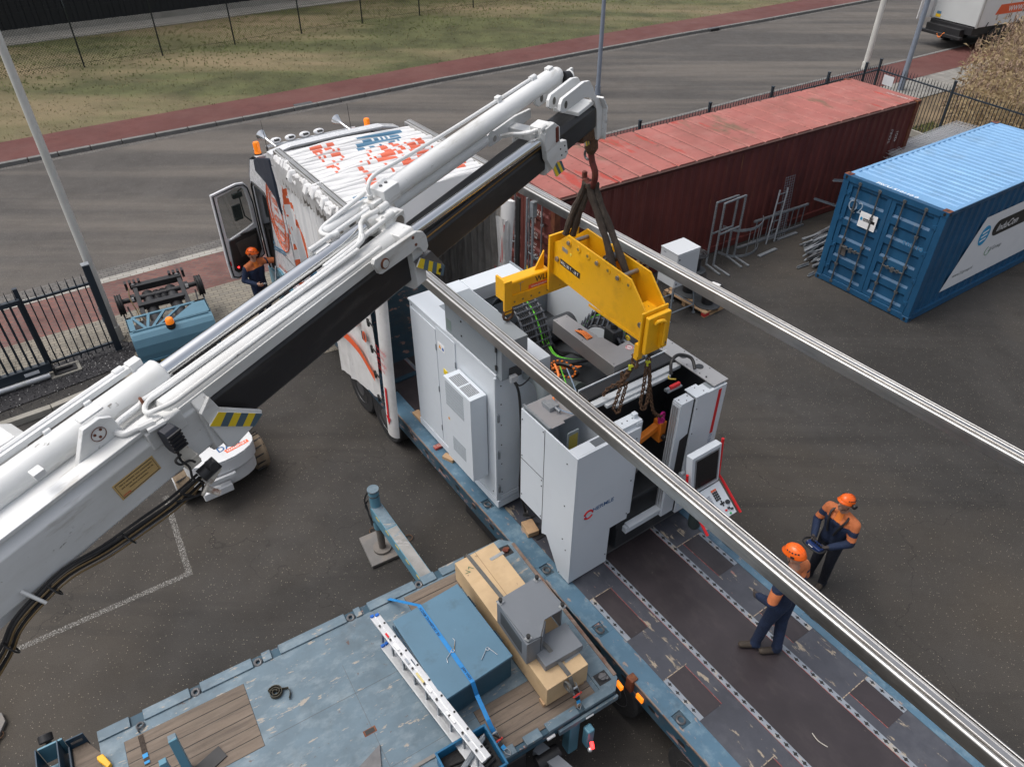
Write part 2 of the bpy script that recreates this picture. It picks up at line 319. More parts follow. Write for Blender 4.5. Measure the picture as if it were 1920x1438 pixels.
def paver_mat(name, c1, c2, mortar, rot, w=.21, h=.105):
    m = bpy.data.materials.new(name); m.use_nodes = True; t = m.node_tree; N, L = t.nodes, t.links; p = N['Principled BSDF']
    g = N.new('ShaderNodeNewGeometry'); mp = N.new('ShaderNodeMapping'); mp.inputs['Rotation'].default_value = (0,0,rot); L.new(g.outputs['Position'], mp.inputs[0])
    b = N.new('ShaderNodeTexBrick'); b.inputs['Scale'].default_value = 1; b.inputs['Brick Width'].default_value = w; b.inputs['Row Height'].default_value = h; b.inputs['Mortar Size'].default_value = .008
    b.inputs['Color1'].default_value = (*c1,1); b.inputs['Color2'].default_value = (*c2,1); b.inputs['Mortar'].default_value = (*mortar,1); L.new(mp.outputs[0], b.inputs['Vector'])
    n = N.new('ShaderNodeTexNoise'); n.inputs['Scale'].default_value = 1.2; n.inputs['Detail'].default_value = 8; L.new(g.outputs['Position'], n.inputs['Vector'])
    r = N.new('ShaderNodeMapRange'); r.inputs['From Min'].default_value = .48; r.inputs['From Max'].default_value = .72; r.inputs['To Max'].default_value = .65; L.new(n.outputs['Fac'], r.inputs['Value'])
    x = N.new('ShaderNodeMix'); x.data_type = 'RGBA'; L.new(r.outputs[0], x.inputs['Factor']); L.new(b.outputs['Color'], x.inputs['A']); x.inputs['B'].default_value = (*[q*.35 for q in c1],1)
    L.new(x.outputs['Result'], p.inputs['Base Color']); p.inputs['Roughness'].default_value = .85
    bp_ = N.new('ShaderNodeBump'); bp_.inputs['Strength'].default_value = .5; bp_.inputs['Distance'].default_value = .006; bp_.invert = True; L.new(b.outputs['Fac'], bp_.inputs['Height']); L.new(bp_.outputs[0], p.inputs['Normal'])
    MATS[name] = m; return m
PAVR = paver_mat('red clay pavers', (.19,.085,.07), (.13,.065,.06), (.13,.10,.085), R(12))
PAVY = paver_mat('grey buff pavers', (.25,.225,.18), (.20,.185,.155), (.10,.09,.075), R(-30))
PAVW = paver_mat('pale kerb setts', (.40,.385,.35), (.34,.33,.30), (.17,.155,.13), R(-32), .3, .11)
PAVG = paver_mat('gutter cobbles', (.15,.14,.13), (.11,.105,.10), (.06,.055,.05), R(-32), .16, .11)
PAVT = paver_mat('grey footpath tiles', (.27,.26,.24), (.23,.225,.21), (.14,.13,.11), R(-33), .3, .3)
# ================================================================ SETTING
KP = [(-40,7.5),(-28,14.6),(-16.04,22.2),(-14.6,23.2),(-13.0,24.3),(-11.2,25.5),(-8.8,27.1),(-6.5,28.7),(-3.1,31.15),(1.2,34.0),(4.2,36.05),(8.4,38.8),(12.9,41.6),(21,46.9),(40,59.0),(70,77.5)]
KP = [V((x,y,0)) for x,y in KP]
def offs(d, z=0):
    out = []
    for i, p in enumerate(KP):
        a, b = KP[max(0,i-1)], KP[min(len(KP)-1,i+1)]; t = (b-a).normalized()
        out.append(p + V((-t.y, t.x, 0))*d + V((0,0,z)))
    return out
def strip(name, d0, d1, z, m, i0=0, i1=None, kind='structure'):
    a, b = offs(d0, z)[i0:i1], offs(d1, z)[i0:i1]; mb = MB()
    for i in range(len(a)-1): mb.poly([a[i], a[i+1], b[i+1], b[i]])
    o = mb.build(name, m); tag(o, kind=kind); return o
def solid_strip(name, d0, d1, z0, z1, m, i0=0, i1=None):
    A = [offs(d0,z0)[i0:i1], offs(d0,z1)[i0:i1], offs(d1,z1)[i0:i1], offs(d1,z0)[i0:i1]]; mb = MB()
    for i in range(len(A[0])-1):
        for q in range(4): mb.poly([A[q][i], A[q][i+1], A[(q+1)%4][i+1], A[(q+1)%4][i]])
    return tag(mb.build(name, m), kind='structure')
tag(MB().poly([(-900,-900,-.02),(900,-900,-.02),(900,900,-.02),(-900,900,-.02)]).build('ground', GRASS), kind='structure')
YD = offs(-12.6, 0)
tag(MB().poly([tuple(p) for p in YD[:-2]] + [(45,30,0),(60,-60,0),(-60,-60,0)]).build('yard', ASPH), kind='structure')
strip('road', -8.7, .0, .004, ROAD)
# kerbs in separate lengths with joints
def kerb_line(name, d0, d1, z1, L=1.0, mt=KERB, i0=0, i1=None):
    P0, P1 = offs(d0)[i0:i1], offs(d1)[i0:i1]; mb = MB(); carry = 0
    for i in range(len(P0)-1):
        n = max(1, round((P0[i+1]-P0[i]).length/L))
        if (P0[i]-V((0,30,0))).length > 45: n = 1
        for k in range(n):
            a0, a1 = P0[i].lerp(P0[i+1], (k+.012)/n), P0[i].lerp(P0[i+1], (k+.988)/n); b0, b1 = P1[i].lerp(P1[i+1], (k+.012)/n), P1[i].lerp(P1[i+1], (k+.988)/n)
            z = V((0,0,z1)); lo = V((0,0,-.02))
            mb.add([a0+lo,a1+lo,b1+lo,b0+lo,a0+z,a1+z,b1+z,b0+z], [(3,2,1,0),(4,5,6,7),(0,1,5,4),(1,2,6,5),(2,3,7,6),(3,0,4,7)])
    return tag(mb.build(name, mt, bevel=.015), kind='structure')
kerb_line('kerb', .0, .17, .13)
strip('road_gutter', -.28, -.003, .009, PAVG)
strip('cycle_path', .175, 2.15, .112, REDA)
# verge with a soft rise
def verge():
    mb = MB(); ds = [2.15,2.6,4,6,8,9.7,12,15.6]; z = [.105,.125,.15,.17,.20,.22,.22,.16]
    rows = [offs(d, zz) for d, zz in zip(ds, z)]
    for r in range(len(ds)-1):
        for i in range(len(KP)-1): mb.poly([rows[r][i], rows[r][i+1], rows[r+1][i+1], rows[r+1][i]])
    return tag(mb.build('verge', GRASS), kind='structure')
verge()
# short tufts over the verge
def tufts(name, n, d0, d1, h0, h1, cols, x0, x1, wd=.012):
    mb = MB(); P = offs(0); segs = [(i, (P[i+1]-P[i])) for i in range(len(P)-1) if P[i].x > x0 and P[i].x < x1]
    tot = sum(s[1].length for s in segs)
    for _ in range(n):
        r = random.random()*tot
        for i, dv in segs:
            if r < dv.length: break
            r -= dv.length
        t = dv.normalized(); d = random.uniform(d0, d1); p = P[i] + t*r + V((-t.y,t.x,0))*d
        zb = .1 + .12*min(1, max(0,(d-2)/7.))
        for q in range(3):
            a = random.uniform(0, 6.28); h = random.uniform(h0, h1); s = V((math.cos(a), math.sin(a), 0)); e = V((-s.y, s.x, 0))*random.uniform(-.5,.5)*h
            b = p + V((random.uniform(-.04,.04), random.uniform(-.04,.04), zb)); mb.mi = random.randrange(len(cols))
            mb.poly([b-s*wd, b+s*wd, b+e+V((0,0,h))])
    return tag(mb.build(name, cols, recalc=False), kind='stuff')
GR1 = mat('grass blade green', (.16,.19,.06), .7, 0, .2, 5); GR2 = mat('grass blade olive', (.20,.19,.08), .7, 0, .2, 5); GR3 = mat('grass blade straw', (.28,.23,.12), .8, 0, .2, 5)
tufts('verge_grass', 6000, 7.2, 15.3, .03, .08, [GR1, GR1, GR2], -30, 9, .02)
tufts('verge_grass', 3500, 2.05, 7.2, .03, .08, [GR2, GR3, GR3, GR1], -30, 14, .014)
# plinth strip and dark hall
solid_strip('paved_edge', 15.6, 17.4, -.02, .20, CONC)
def building():
    t = thing('warehouse', 'long dark windowless hall with ribbed metal cladding beyond the verge', 'building', W0, tuple(offs(17.4)[3]))
    P0, mb = offs(17.4), MB(); P1 = offs(17.3)
    m = mat('dark wall cladding', (.011,.012,.015), .5, .2, .15, 1)
    A, B = P0[0], P0[12]; d = (B-A).normalized(); nn = V((d.y,-d.x,0)); Lh = (B-A).length
    n = int(Lh/.5)
    # follow the kerb curve: panels between successive offsets
    for i in range(12):
        a, b = P0[i], P0[i+1]; k = max(1, int((b-a).length/.5)); dd = (b-a)/k; nr = V((dd.y,-dd.x,0)).normalized()
        for j in range(k):
            q0, q1, q2, q3 = a+dd*j, a+dd*(j+.55), a+dd*(j+.62), a+dd*(j+.93)
            pts = [q0, q1, q2+nr*.05, q3+nr*.05, a+dd*(j+1)]
            for u, v_ in zip(pts, pts[1:]): mb.poly([u+V((0,0,.45)), v_+V((0,0,.45)), v_+V((0,0,9)), u+V((0,0,9))])
    mb.build('wall', m, t)
    mb = MB()
    for i in range(12):
        mb.add([P1[i]+V((0,0,-.1)), P1[i+1]+V((0,0,-.1)), P1[i+1]+V((0,0,.47)), P1[i]+V((0,0,.47)), P0[i]+V((0,0,.47)), P0[i+1]+V((0,0,.47))], [(0,1,2,3),(3,2,5,4)])
    mb.build('plinth', CONC, t)
    Q = offs(30); mb = MB()
    for i in range(12): mb.poly([P0[i]+V((0,0,9)), P0[i+1]+V((0,0,9)), Q[i+1]+V((0,0,9.3)), Q[i]+V((0,0,9.3))])
    mb.build('roof', m, t)
building()
# chain link fence, one thing with its posts as parts
def chain_fence():
    t = thing('chain_link_fence', 'tall dark chain link fence with barbed wire along the verge', 'fence', W0, (-12.73,36.25,.2))
    pts = [(-20.75,30.75),(-17.98,32.58),(-15.36,34.38),(-12.73,36.25),(-10.13,38.3),(-7.52,40.33),(-4.82,42.1),(-2.1,44.0),(.7,45.9)]
    fm = mat('dark green fence steel', (.014,.02,.02), .5, .3, .1, 3)
    H = 2.35
    for x, y in pts:
        b = V((x,y,.15)); m = MB().cyl(b, b+V((0,0,H)), .032, n=8).cyl(b+V((0,0,H)), b+V((-.12,.18,H+.42)), .022, n=6); m.build('post', fm, t)
    mb = MB(); wz = (.25, 1.3, H)
    for a, b in zip(pts, pts[1:]):
        a, b = V((*a,.15)), V((*b,.15))
        for z in wz: mb.tube([a+V((0,0,z)), b+V((0,0,z))], .007, 4)
        for k, z in enumerate((.12,.24,.38)): mb.tube([a+V((-.04-.04*k,.06+.05*k,H+z)), b+V((-.04-.04*k,.06+.05*k,H+z))], .005, 4)
    mb.build('tension_wire', fm, t)
    mb = MB(); r = .0028
    for a, b in zip(pts, pts[1:]):
        a, b = V((*a,.15)), V((*b,.15)); Ls = (b-a).length; d = (b-a)/Ls; st = .11; n = int(Ls/st); hh = H-.05
        k = int(hh/st)
        nn = V((d.y,-d.x,0))*r
        for i in range(-k, n):
            for sgn in (1,-1):
                s0, s1 = i*st, (i+k)*st; z0, z1 = 0, hh
                if s0 < 0: z0 = -s0*hh/(k*st); s0 = 0
                if s1 > Ls: z1 = hh - (s1-Ls)*hh/(k*st); s1 = Ls
                if sgn < 0: z0, z1 = hh-z0, hh-z1
                p, q = a+d*s0+V((0,0,z0+.05)), a+d*s1+V((0,0,z1+.05)); w_ = V((0,0,r))+d*r*sgn*-1
                mb.poly([p-w_, q-w_, q+w_, p+w_])
    mb.build('mesh', fm, t, recalc=False)
chain_fence()
# drains on the far kerb
for u, v in ((571,203),(1340,59)):
    p = G(u, v, 0); i = min(range(len(KP)), key=lambda k: (KP[k]-p).length); d = (KP[min(i+1,len(KP)-1)]-KP[i-1]).normalized()
    t = thing('gully', 'cast iron kerb gully %s' % ('behind the crane cab roof' if u < 900 else 'beside the far road beyond the red container'), 'drain', frame(p, d, V((-d.y,d.x,0)), V((0,0,1))))
    MB().box(-.35,.35,-.02,.2,.0,.142).build('frame', DSTL, t, bevel=.01)
    for k in range(6): MB().box(-.27+k*.09,-.22+k*.09,-.05,-.018,.02,.12).build('bar', BLK, t)
# near side of the road, left: gutter, setts, pavers
L1 = 13
strip('gutter_cobbles', -9.1, -8.65, .008, PAVG, 0, 9)
strip('kerb_setts', -9.36, -9.1, .012, PAVW, 0, 9)
strip('footpath', -11.0, -9.36, .008, PAVR, 0, 9)
strip('footpath', -12.75, -11.0, .010, PAVY, 0, 9)
kerb_line('kerb', -8.66, -8.5, .10, 1.0, KERB, 8, None)
strip('cycle_path', -10.5, -8.665, .085, REDA, 8, None)
strip('footpath', -12.2, -10.5, .081, PAVT, 8, None)
strip('soil_bank', -14, -12.2, .05, SOIL, 10, None)
# driveway pavers under the truck front
tag(MB().poly([FL@V(p) for p in ((-7.6,-3.6,.013),(-4.4,-3.6,.013),(-3.6,3.2,.013),(-7.6,3.2,.013))]).build('driveway', PAVY), kind='structure')
# gravel bed with its kerb on the left
GB = [(-30,-2.5),(-9.75,10.35),(-8.4,11.5),(-7.75,12.1),(-7.9,12.75),(-8.35,12.85),(-9.3,12.0),(-10.6,11.2),(-30,-.4)]
tag(MB().poly([(x,y,.018) for x,y in GB]).build('gravel_bed', GRAV), kind='structure')
def bedkerb():
    mb = MB(); pts = [G(-200,850), G(0,806), G(100,771), G(205,727), G(300,690)]
    for a, b in zip(pts, pts[1:]):
        n = max(1, round((b-a).length/1.0))
        for k in range(n):
            p, q = a.lerp(b, (k+.005)/n), a.lerp(b, (k+.995)/n); mb.beam(p+V((0,0,.06)), q+V((0,0,.06)), .14, .14)
    tag(mb.build('bed_kerb', CONC, bevel=.012), kind='structure')
bedkerb()
# loose stones on the bed and grit on the yard
def stones():
    mb = MB(); cols = [GRAV, mat('pale chips', (.45,.44,.42), .8, 0, .2, 5), mat('dark chips', (.03,.03,.033), .8, 0, .2, 5)]
    for _ in range(2200):
        t = random.random(); p = V((-11.5+4.4*t+random.uniform(-.9,.6), 9.9+3.0*t+random.uniform(-.7,.7), .022))
        r = random.uniform(.008,.02); mb.mi = random.choice((1,2,2,2,0)); a = random.uniform(0,6)
        mb.add([p+V((r*math.cos(a+k*2.1), r*math.sin(a+k*2.1), 0)) for k in range(3)]+[p+V((0,0,r))], [(0,1,3),(1,2,3),(2,0,3)])
    tag(mb.build('gravel', cols, recalc=False), kind='stuff')
stones()
# white parking line, worn paint as scattered flecks of a sheet
def line_mat():
    m = bpy.data.materials.new('worn white line'); m.use_nodes = True; t = m.node_tree; N, L = t.nodes, t.links; p = N['Principled BSDF']
    p.inputs['Base Color'].default_value = (.33,.32,.30,1); p.inputs['Roughness'].default_value = .8
    g = N.new('ShaderNodeNewGeometry'); n = N.new('ShaderNodeTexNoise'); n.inputs['Scale'].default_value = 95; n.inputs['Detail'].default_value = 6; L.new(g.outputs['Position'], n.inputs['Vector'])
    r = N.new('ShaderNodeMapRange'); r.inputs['From Min'].default_value = .46; r.inputs['From Max'].default_value = .66; L.new(n.outputs['Fac'], r.inputs['Value']); L.new(r.outputs[0], p.inputs['Alpha']); return m
def parking_line():
    mb = MB(); pts = [G(310,930), G(355,1075), G(-60,1258)]; n = V((0,0,0))
    a, b, c = pts; d1, d2 = (b-a).normalized(), (c-b).normalized(); h = .045
    mb.poly([a+V((-d1.y,d1.x,0))*h, b+V((-d1.y,d1.x,0))*h+d1*h, b-V((-d1.y,d1.x,0))*h+d1*h, a-V((-d1.y,d1.x,0))*h])
    mb.poly([b+V((-d2.y,d2.x,0))*h+d2*h, c+V((-d2.y,d2.x,0))*h, c-V((-d2.y,d2.x,0))*h, b-V((-d2.y,d2.x,0))*h+d2*h])
    for i in range(len(mb.v)): mb.v[i].z = .004
    tag(mb.build('parking_line', line_mat(), recalc=False), kind='structure')
parking_line()
# palisade fence -------------------------------------------------
def bars(mb, a, b, H, z0, st=.115, r=.0125, spike=.12):
    n = int((b-a).length/st)
    for k in range(1, n):
        p = a.lerp(b, k/n); mb.cyl(p+V((0,0,z0)), p+V((0,0,H)), r, n=6).cyl(p+V((0,0,H)), p+V((0,0,H+spike)), r, .003, n=6, caps=False)
def palisade(label, pts, posts, H=1.75, top=.04, name='palisade_fence', extra=None, ph=2.0, pw=.07):
    t = thing(name, label, 'fence', W0, tuple(pts[0]))
    for a, b in zip(pts, pts[1:]):
        mb = MB(); bars(mb, a, b, H, .06); mb.build('bars', FENC, t)
        MB().beam(a+V((0,0,H-.1)), b+V((0,0,H-.1)), .045, .04).build('top_rail', FENC, t); MB().beam(a+V((0,0,.16)), b+V((0,0,.16)), .045, .04).build('bottom_rail', FENC, t)
    for p in posts: MB().obox(p+V((0,0,ph/2)), (pw,pw,ph), (1,.6,0)).obox(p+V((0,0,ph)), (pw+.02,pw+.02,.02), (1,.6,0)).build('post', FENC, t, bevel=.004)
    return t
f0 = [G(700,430,1.9), V((2.93,20.2,0)), V((5.74,22.3,0)), V((9.87,25.0,0)), V((12.75,26.95,0))]
f0[0] = V((-1.0,17.6,0))
f1 = [V((-1.0,17.6,0)), V((12.75,26.95,0))]
fp = [f1[0].lerp(f1[1], k/6) for k in range(6)]
palisade('anthracite spiked bar fence running behind the red container', f1, fp + [f1[0].lerp(f1[1], .955)])
f2 = [V((12.80,26.98,0)), V((15.4,22.0,0)), V((18.2,16.6,0))]
tf = palisade('anthracite spiked bar fence running down in front of the reeds', f2, [f2[0], f2[0].lerp(f2[1], .52), f2[1], f2[1].lerp(f2[2],.5)])
# sign on the fence
q0 = f2[0].lerp(f2[1], .055); q1 = f2[0].lerp(f2[1], .13)
sg = thing('fence_sign', 'small white notice fixed high on the fence corner by the lamp post', 'sign', W0, tuple(q0))
sn = (f2[1]-f2[0]).normalized(); nn = V((sn.y,-sn.x,0))*-1
if nn.y > 0: nn = -nn
a = q0+nn*.03+V((0,0,1.25)); b = q1+nn*.03+V((0,0,1.25))
MB().slab([a, b, b+V((0,0,.32)), a+V((0,0,.32))], nn, .006).build('board', mat('notice board', (.62,.63,.66), .5, 0, .05, 3), sg)
# lamp posts -------------------------------------------------
def pole(p, h, r0, r1, m, label, lean=(0,0), name='lamp_post'):
    t = thing(name, label, 'lamp post', W0, tuple(p))
    MB().cyl(p, p+V((lean[0],lean[1],h)), r0, r1, n=20).build('column', m, t)
    MB().cyl(p, p+V((0,0,.35)), r0*1.25, r0*1.22, n=20).build('base_sleeve', m, t)
    tp = p+V((lean[0],lean[1],h)); d = V((-.5,.85,0)).normalized()
    MB().tube([tp, tp+d*.3+V((0,0,.25)), tp+d*1.1+V((0,0,.4))], r1*.9, 8).build('bracket_arm', m, t)
    MB().obox(tp+d*1.4+V((0,0,.42)), (.75,.26,.13), d).build('lamp_head', m, t, bevel=.03)
    return t
POLEB = mat('blue grey galvanised pole', (.25,.29,.36), .5, .3, .12, 4)
pole(V((-8.36,12.90,0)), 11.0, .085, .052, POLEC, 'pale grey concrete lamp post beside the sliding gate at left')
pole(V((3.34,29.6,0)), 10.5, .085, .055, POLEB, 'blue grey lamp post rising right behind the crane tip')
pole(V((15.0,32.9,0)), 9.5, .12, .09, POLEC, 'cream lamp post standing behind the fence corner')
pole(V((15.3,30.0,0)), 9.5, .10, .075, POLEB, 'blue grey lamp post leaning over the fence notice', lean=(.0,.0))
# sliding gate at the left -------------------------------------
gp0 = V((-8.22,12.55,0)); gd = (V((-9.95,11.2,0))-gp0); gd = V((-.80,-.60,0)).normalized()
def gate():
    t = thing('fence_panel', 'short fixed spiked fence panel between lamp post and sliding gate', 'fence', W0, tuple(gp0))
    a, b = gp0, gp0+gd*1.25
    mb = MB(); bars(mb, a, b, 1.72, .08, .135); mb.build('bars', FENC, t)
    MB().beam(a+V((0,0,1.6)), b+V((0,0,1.6)), .05, .045).build('top_rail', FENC, t); MB().beam(a+V((0,0,.2)), b+V((0,0,.2)), .05, .045).build('bottom_rail', FENC, t)
    MB().obox(gp0+V((0,0,1.0)), (.13,.13,2.0), gd).build('gate_post', FENC, t, bevel=.008)
    MB().obox(gp0+V((0,0,2.004)), (.14,.14,.02), gd).build('post_cap', GAL, t)
    MB().obox(gp0+V((.0,-.072,1.0)), (.07,.012,.16), gd).obox(gp0+V((.0,-.072,.78)), (.08,.012,.10), gd).build('lock_plate', GAL, t)
    MB().obox(b+V((0,0,.95)), (.08,.08,1.9), gd).obox(b+V((0,0,1.905)), (.085,.085,.012), gd).build('post', FENC, t, bevel=.005)
    g = thing('sliding_gate', 'dark sliding gate with thick bars over a silver guide tube', 'gate', W0, tuple(b+gd*1.5))
    nrm = V((gd.y,-gd.x,0)); nrm = nrm if nrm.y < 0 else -nrm
    o = nrm*.13; e = b+gd*6.0
    mb = MB()
    for k in range(44):
        p = b+o+gd*(.05+k*.135); mb.obox(p+V((0,0,1.03)), (.04,.03,1.45), gd)
        mb.cyl(p+V((0,0,1.72)), p+V((0,0,1.95)), .012, .004, n=6)
    mb.build('bars', FENC, g)
    MB().beam(b+o+V((0,0,1.70)), e+o+V((0,0,1.70)), .09, .10).build('top_beam', FENC, g, bevel=.015)
    MB().beam(b+o*1.1+V((0,0,.22)), e+o*1.1+V((0,0,.22)), .12, .20).build('bottom_beam', FENC, g, bevel=.01)
    MB().cyl(b+o*2.0+gd*.08+V((0,0,.09)), e+o*2.0+V((0,0,.09)), .055, n=16).build('guide_tube', mat('silver tube', (.52,.54,.56), .4, .5, .1, 2, [((.30,.32,.14),2.5,.55,.6,.8,(.5,1,1))]), g)
    MB().obox(b+o*1.75+gd*.35+V((0,0,.23)), (.26,.004,.07), gd).build('label_plate', mat('sticker white', (.6,.62,.65), .5, 0, .1, 4), g)
    m2 = thing('gate_foot', 'black bolted gate stop plate on concrete beside the guide tube', 'gate stop', W0, tuple(b))
    MB().obox(b+o*1.3-gd*.2+V((0,0,.06)), (.42,.24,.02), gd).obox(b+o*1.3-gd*.02+V((0,0,.14)), (.03,.2,.16), gd).obox(b+o*1.3-gd*.2+V((0,0,.09)), (.3,.03,.05), gd).build('plate', BLK, m2, bevel=.004)
    MB().obox(b+o*1.2-gd*.2+V((0,0,.03)), (.56,.36,.035), gd).build('footing', CONC, m2, bevel=.01)
gate()
# reeds -------------------------------------------------
def reeds():
    cols = [mat('reed straw', (.46,.36,.21), .8, 0, .25, 4), mat('reed brown', (.34,.25,.15), .8, 0, .25, 4), mat('reed plume', (.32,.23,.17), .9, 0, .3, 8)]
    mb = MB(); cnt = 0
    A = f2[0]; dirf = (f2[2]-f2[0]).normalized(); nr = V((-dirf.y, dirf.x, 0)); nr = nr if nr.x > 0 else -nr
    while cnt < 9500:
        s, d = random.uniform(-4.5, 12), random.uniform(.4, 13); p = A + dirf*s + nr*d
        # distance to the road line
        i = min(range(len(KP)), key=lambda k: (KP[k]-p).length); t = (KP[min(i+1,len(KP)-1)]-KP[max(0,i-1)]).normalized(); off = (p-KP[i]).dot(V((-t.y,t.x,0)))
        if off > -11.3: continue
        edge = min(1, (s-2.6+.62*min(d,10))/2.2, .35+d/1.5)
        if edge <= .02: continue
        if random.random() > edge: continue
        cnt += 1
        h = random.uniform(1.6, 2.9)*(.5+.5*edge)*(1.0 if off < -12.5 else 1.0); lean = V((random.gauss(.10,.14), random.gauss(-.02,.14), 0))*h
        a = random.uniform(0,3.14); s_ = V((math.cos(a), math.sin(a), 0))*random.uniform(.005,.010); b = p+V((0,0,.03)); m_ = b+lean*.4+V((0,0,h*.55)); e = b+lean+V((0,0,h))
        mb.mi = 0 if random.random() < .7 else 1
        mb.poly([b-s_, b+s_, m_+s_*.8, m_-s_*.8]); mb.poly([m_-s_*.8, m_+s_*.8, e])
        for q in range(3):
            f = random.uniform(.25,.85); o_ = b+lean*f*f+V((0,0,h*f)); aa = random.uniform(0,6.28); dd = V((math.cos(aa), math.sin(aa), random.uniform(.2,1.0))).normalized()*random.uniform(.22,.5); s2 = V((-math.sin(aa), math.cos(aa), 0))*.007
            mb.poly([o_-s2, o_+s2, o_+dd*.6+s2*.7-V((0,0,.02))]); mb.poly([o_+dd*.3, o_+dd*.65+s2*.6, o_+dd-V((0,0,.12))])
        if random.random() < .6:
            mb.mi = 2
            for q in range(10):
                aa = random.uniform(0,6.28); o_ = e-V((0,0,random.uniform(0,.2))); dd = V((math.cos(aa)*.07, math.sin(aa)*.07, .10)); sx = V((-math.sin(aa), math.cos(aa), 0))*.018
                mb.poly([o_-sx, o_+sx, o_+dd])
    tag(mb.build('reeds', cols, recalc=False), kind='stuff')
    # flattened dead stems at the fence foot
    mb = MB(); 
    for _ in range(5200):
        s, d = random.uniform(2.6, 15), random.uniform(.15, 3.2)*random.uniform(.3,1); p = A + dirf*s + nr*d + V((0,0,random.uniform(.04,.4)*min(1,d)))
        a = random.uniform(0,6.28); L_ = random.uniform(.15,.5); dd = V((math.cos(a), math.sin(a), random.uniform(-.1,.7))).normalized()*L_; s_ = V((-math.sin(a), math.cos(a), 0))*.009
        mb.mi = random.choice((0,1,1)); mb.poly([p-s_, p+s_, p+dd+s_*.4, p+dd-s_*.4])
    tag(mb.build('dead_reeds', cols[:2], recalc=False), kind='stuff')
    tag(MB().poly([A+dirf*.9+nr*.1+V((0,0,.03)), A+dirf*26+nr*.1+V((0,0,.03)), A+dirf*26+nr*16+V((0,0,.03)), A-dirf*3+nr*14+V((0,0,.03)), A-dirf*.9+nr*6.5+V((0,0,.03))]).build('soil_bank', SOIL), kind='structure')
    mb = MB(); 
    for _ in range(900):
        s, d = random.uniform(1.6, 3.4), random.uniform(.2, 1.6); p = A + dirf*s + nr*d + V((0,0,.03)); a = random.uniform(0,6.28); s_ = V((math.cos(a), math.sin(a), 0))*.014
        mb.poly([p-s_, p+s_, p+V((random.uniform(-.05,.05),random.uniform(-.05,.05),random.uniform(.06,.16)))])
    tag(mb.build('bank_grass', [GR1], recalc=False), kind='stuff')
    tag(MB().beam(A+dirf*.4-nr*.12+V((0,0,.10)), A+dirf*16-nr*.12+V((0,0,.10)), .08, .22).build('bed_kerb', CONC), kind='structure')
reeds()
# ================================================================ CONTAINERS
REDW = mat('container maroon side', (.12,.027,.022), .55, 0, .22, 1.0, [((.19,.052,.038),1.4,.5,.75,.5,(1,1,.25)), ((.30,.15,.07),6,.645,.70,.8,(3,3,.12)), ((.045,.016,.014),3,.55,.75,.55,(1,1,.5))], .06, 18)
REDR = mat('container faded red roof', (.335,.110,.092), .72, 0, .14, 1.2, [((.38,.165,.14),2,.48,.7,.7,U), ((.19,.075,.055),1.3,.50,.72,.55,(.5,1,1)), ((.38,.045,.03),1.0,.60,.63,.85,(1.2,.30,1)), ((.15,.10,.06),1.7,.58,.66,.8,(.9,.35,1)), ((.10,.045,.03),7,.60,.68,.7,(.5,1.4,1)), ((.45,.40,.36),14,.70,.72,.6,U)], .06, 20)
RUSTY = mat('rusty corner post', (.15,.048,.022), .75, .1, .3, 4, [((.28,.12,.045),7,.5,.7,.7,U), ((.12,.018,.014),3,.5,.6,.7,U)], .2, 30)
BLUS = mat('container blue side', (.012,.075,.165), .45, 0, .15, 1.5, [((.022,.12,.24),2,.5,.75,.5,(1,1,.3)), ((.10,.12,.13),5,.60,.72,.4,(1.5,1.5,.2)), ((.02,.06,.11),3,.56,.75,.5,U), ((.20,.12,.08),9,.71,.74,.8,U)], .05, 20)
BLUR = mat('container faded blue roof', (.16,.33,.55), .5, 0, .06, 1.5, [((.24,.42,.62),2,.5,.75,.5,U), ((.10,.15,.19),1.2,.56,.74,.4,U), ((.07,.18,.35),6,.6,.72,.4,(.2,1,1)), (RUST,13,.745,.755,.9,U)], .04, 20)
def corrug(mb, x0, x1, y, z0, z1, step=.28, dep=.036, sgn=1, vertical=True, axis='y'):
    """trapezoid corrugated wall along x at y (outer face), recesses towards sgn"""
    n = int((x1-x0)/step); st = (x1-x0)/n; P = []
    for i in range(n):
        a = x0+i*st
        P += [(a,0),(a+st*.30,0),(a+st*.45,1),(a+st*.85,1)]
    P.append((x1,0))
    for (a,da),(b,db) in zip(P, P[1:]):
        if axis == 'y': mb.poly([(a,y+da*dep*sgn,z0),(b,y+db*dep*sgn,z0),(b,y+db*dep*sgn,z1),(a,y+da*dep*sgn,z1)])
        elif axis == 'x': mb.poly([(y+da*dep*sgn,a,z0),(y+db*dep*sgn,b,z0),(y+db*dep*sgn,b,z1),(y+da*dep*sgn,a,z1)])
        else: mb.poly([(a,z0,y+da*dep*sgn),(b,z0,y+db*dep*sgn),(b,z1,y+db*dep*sgn),(a,z1,y+da*dep*sgn)])
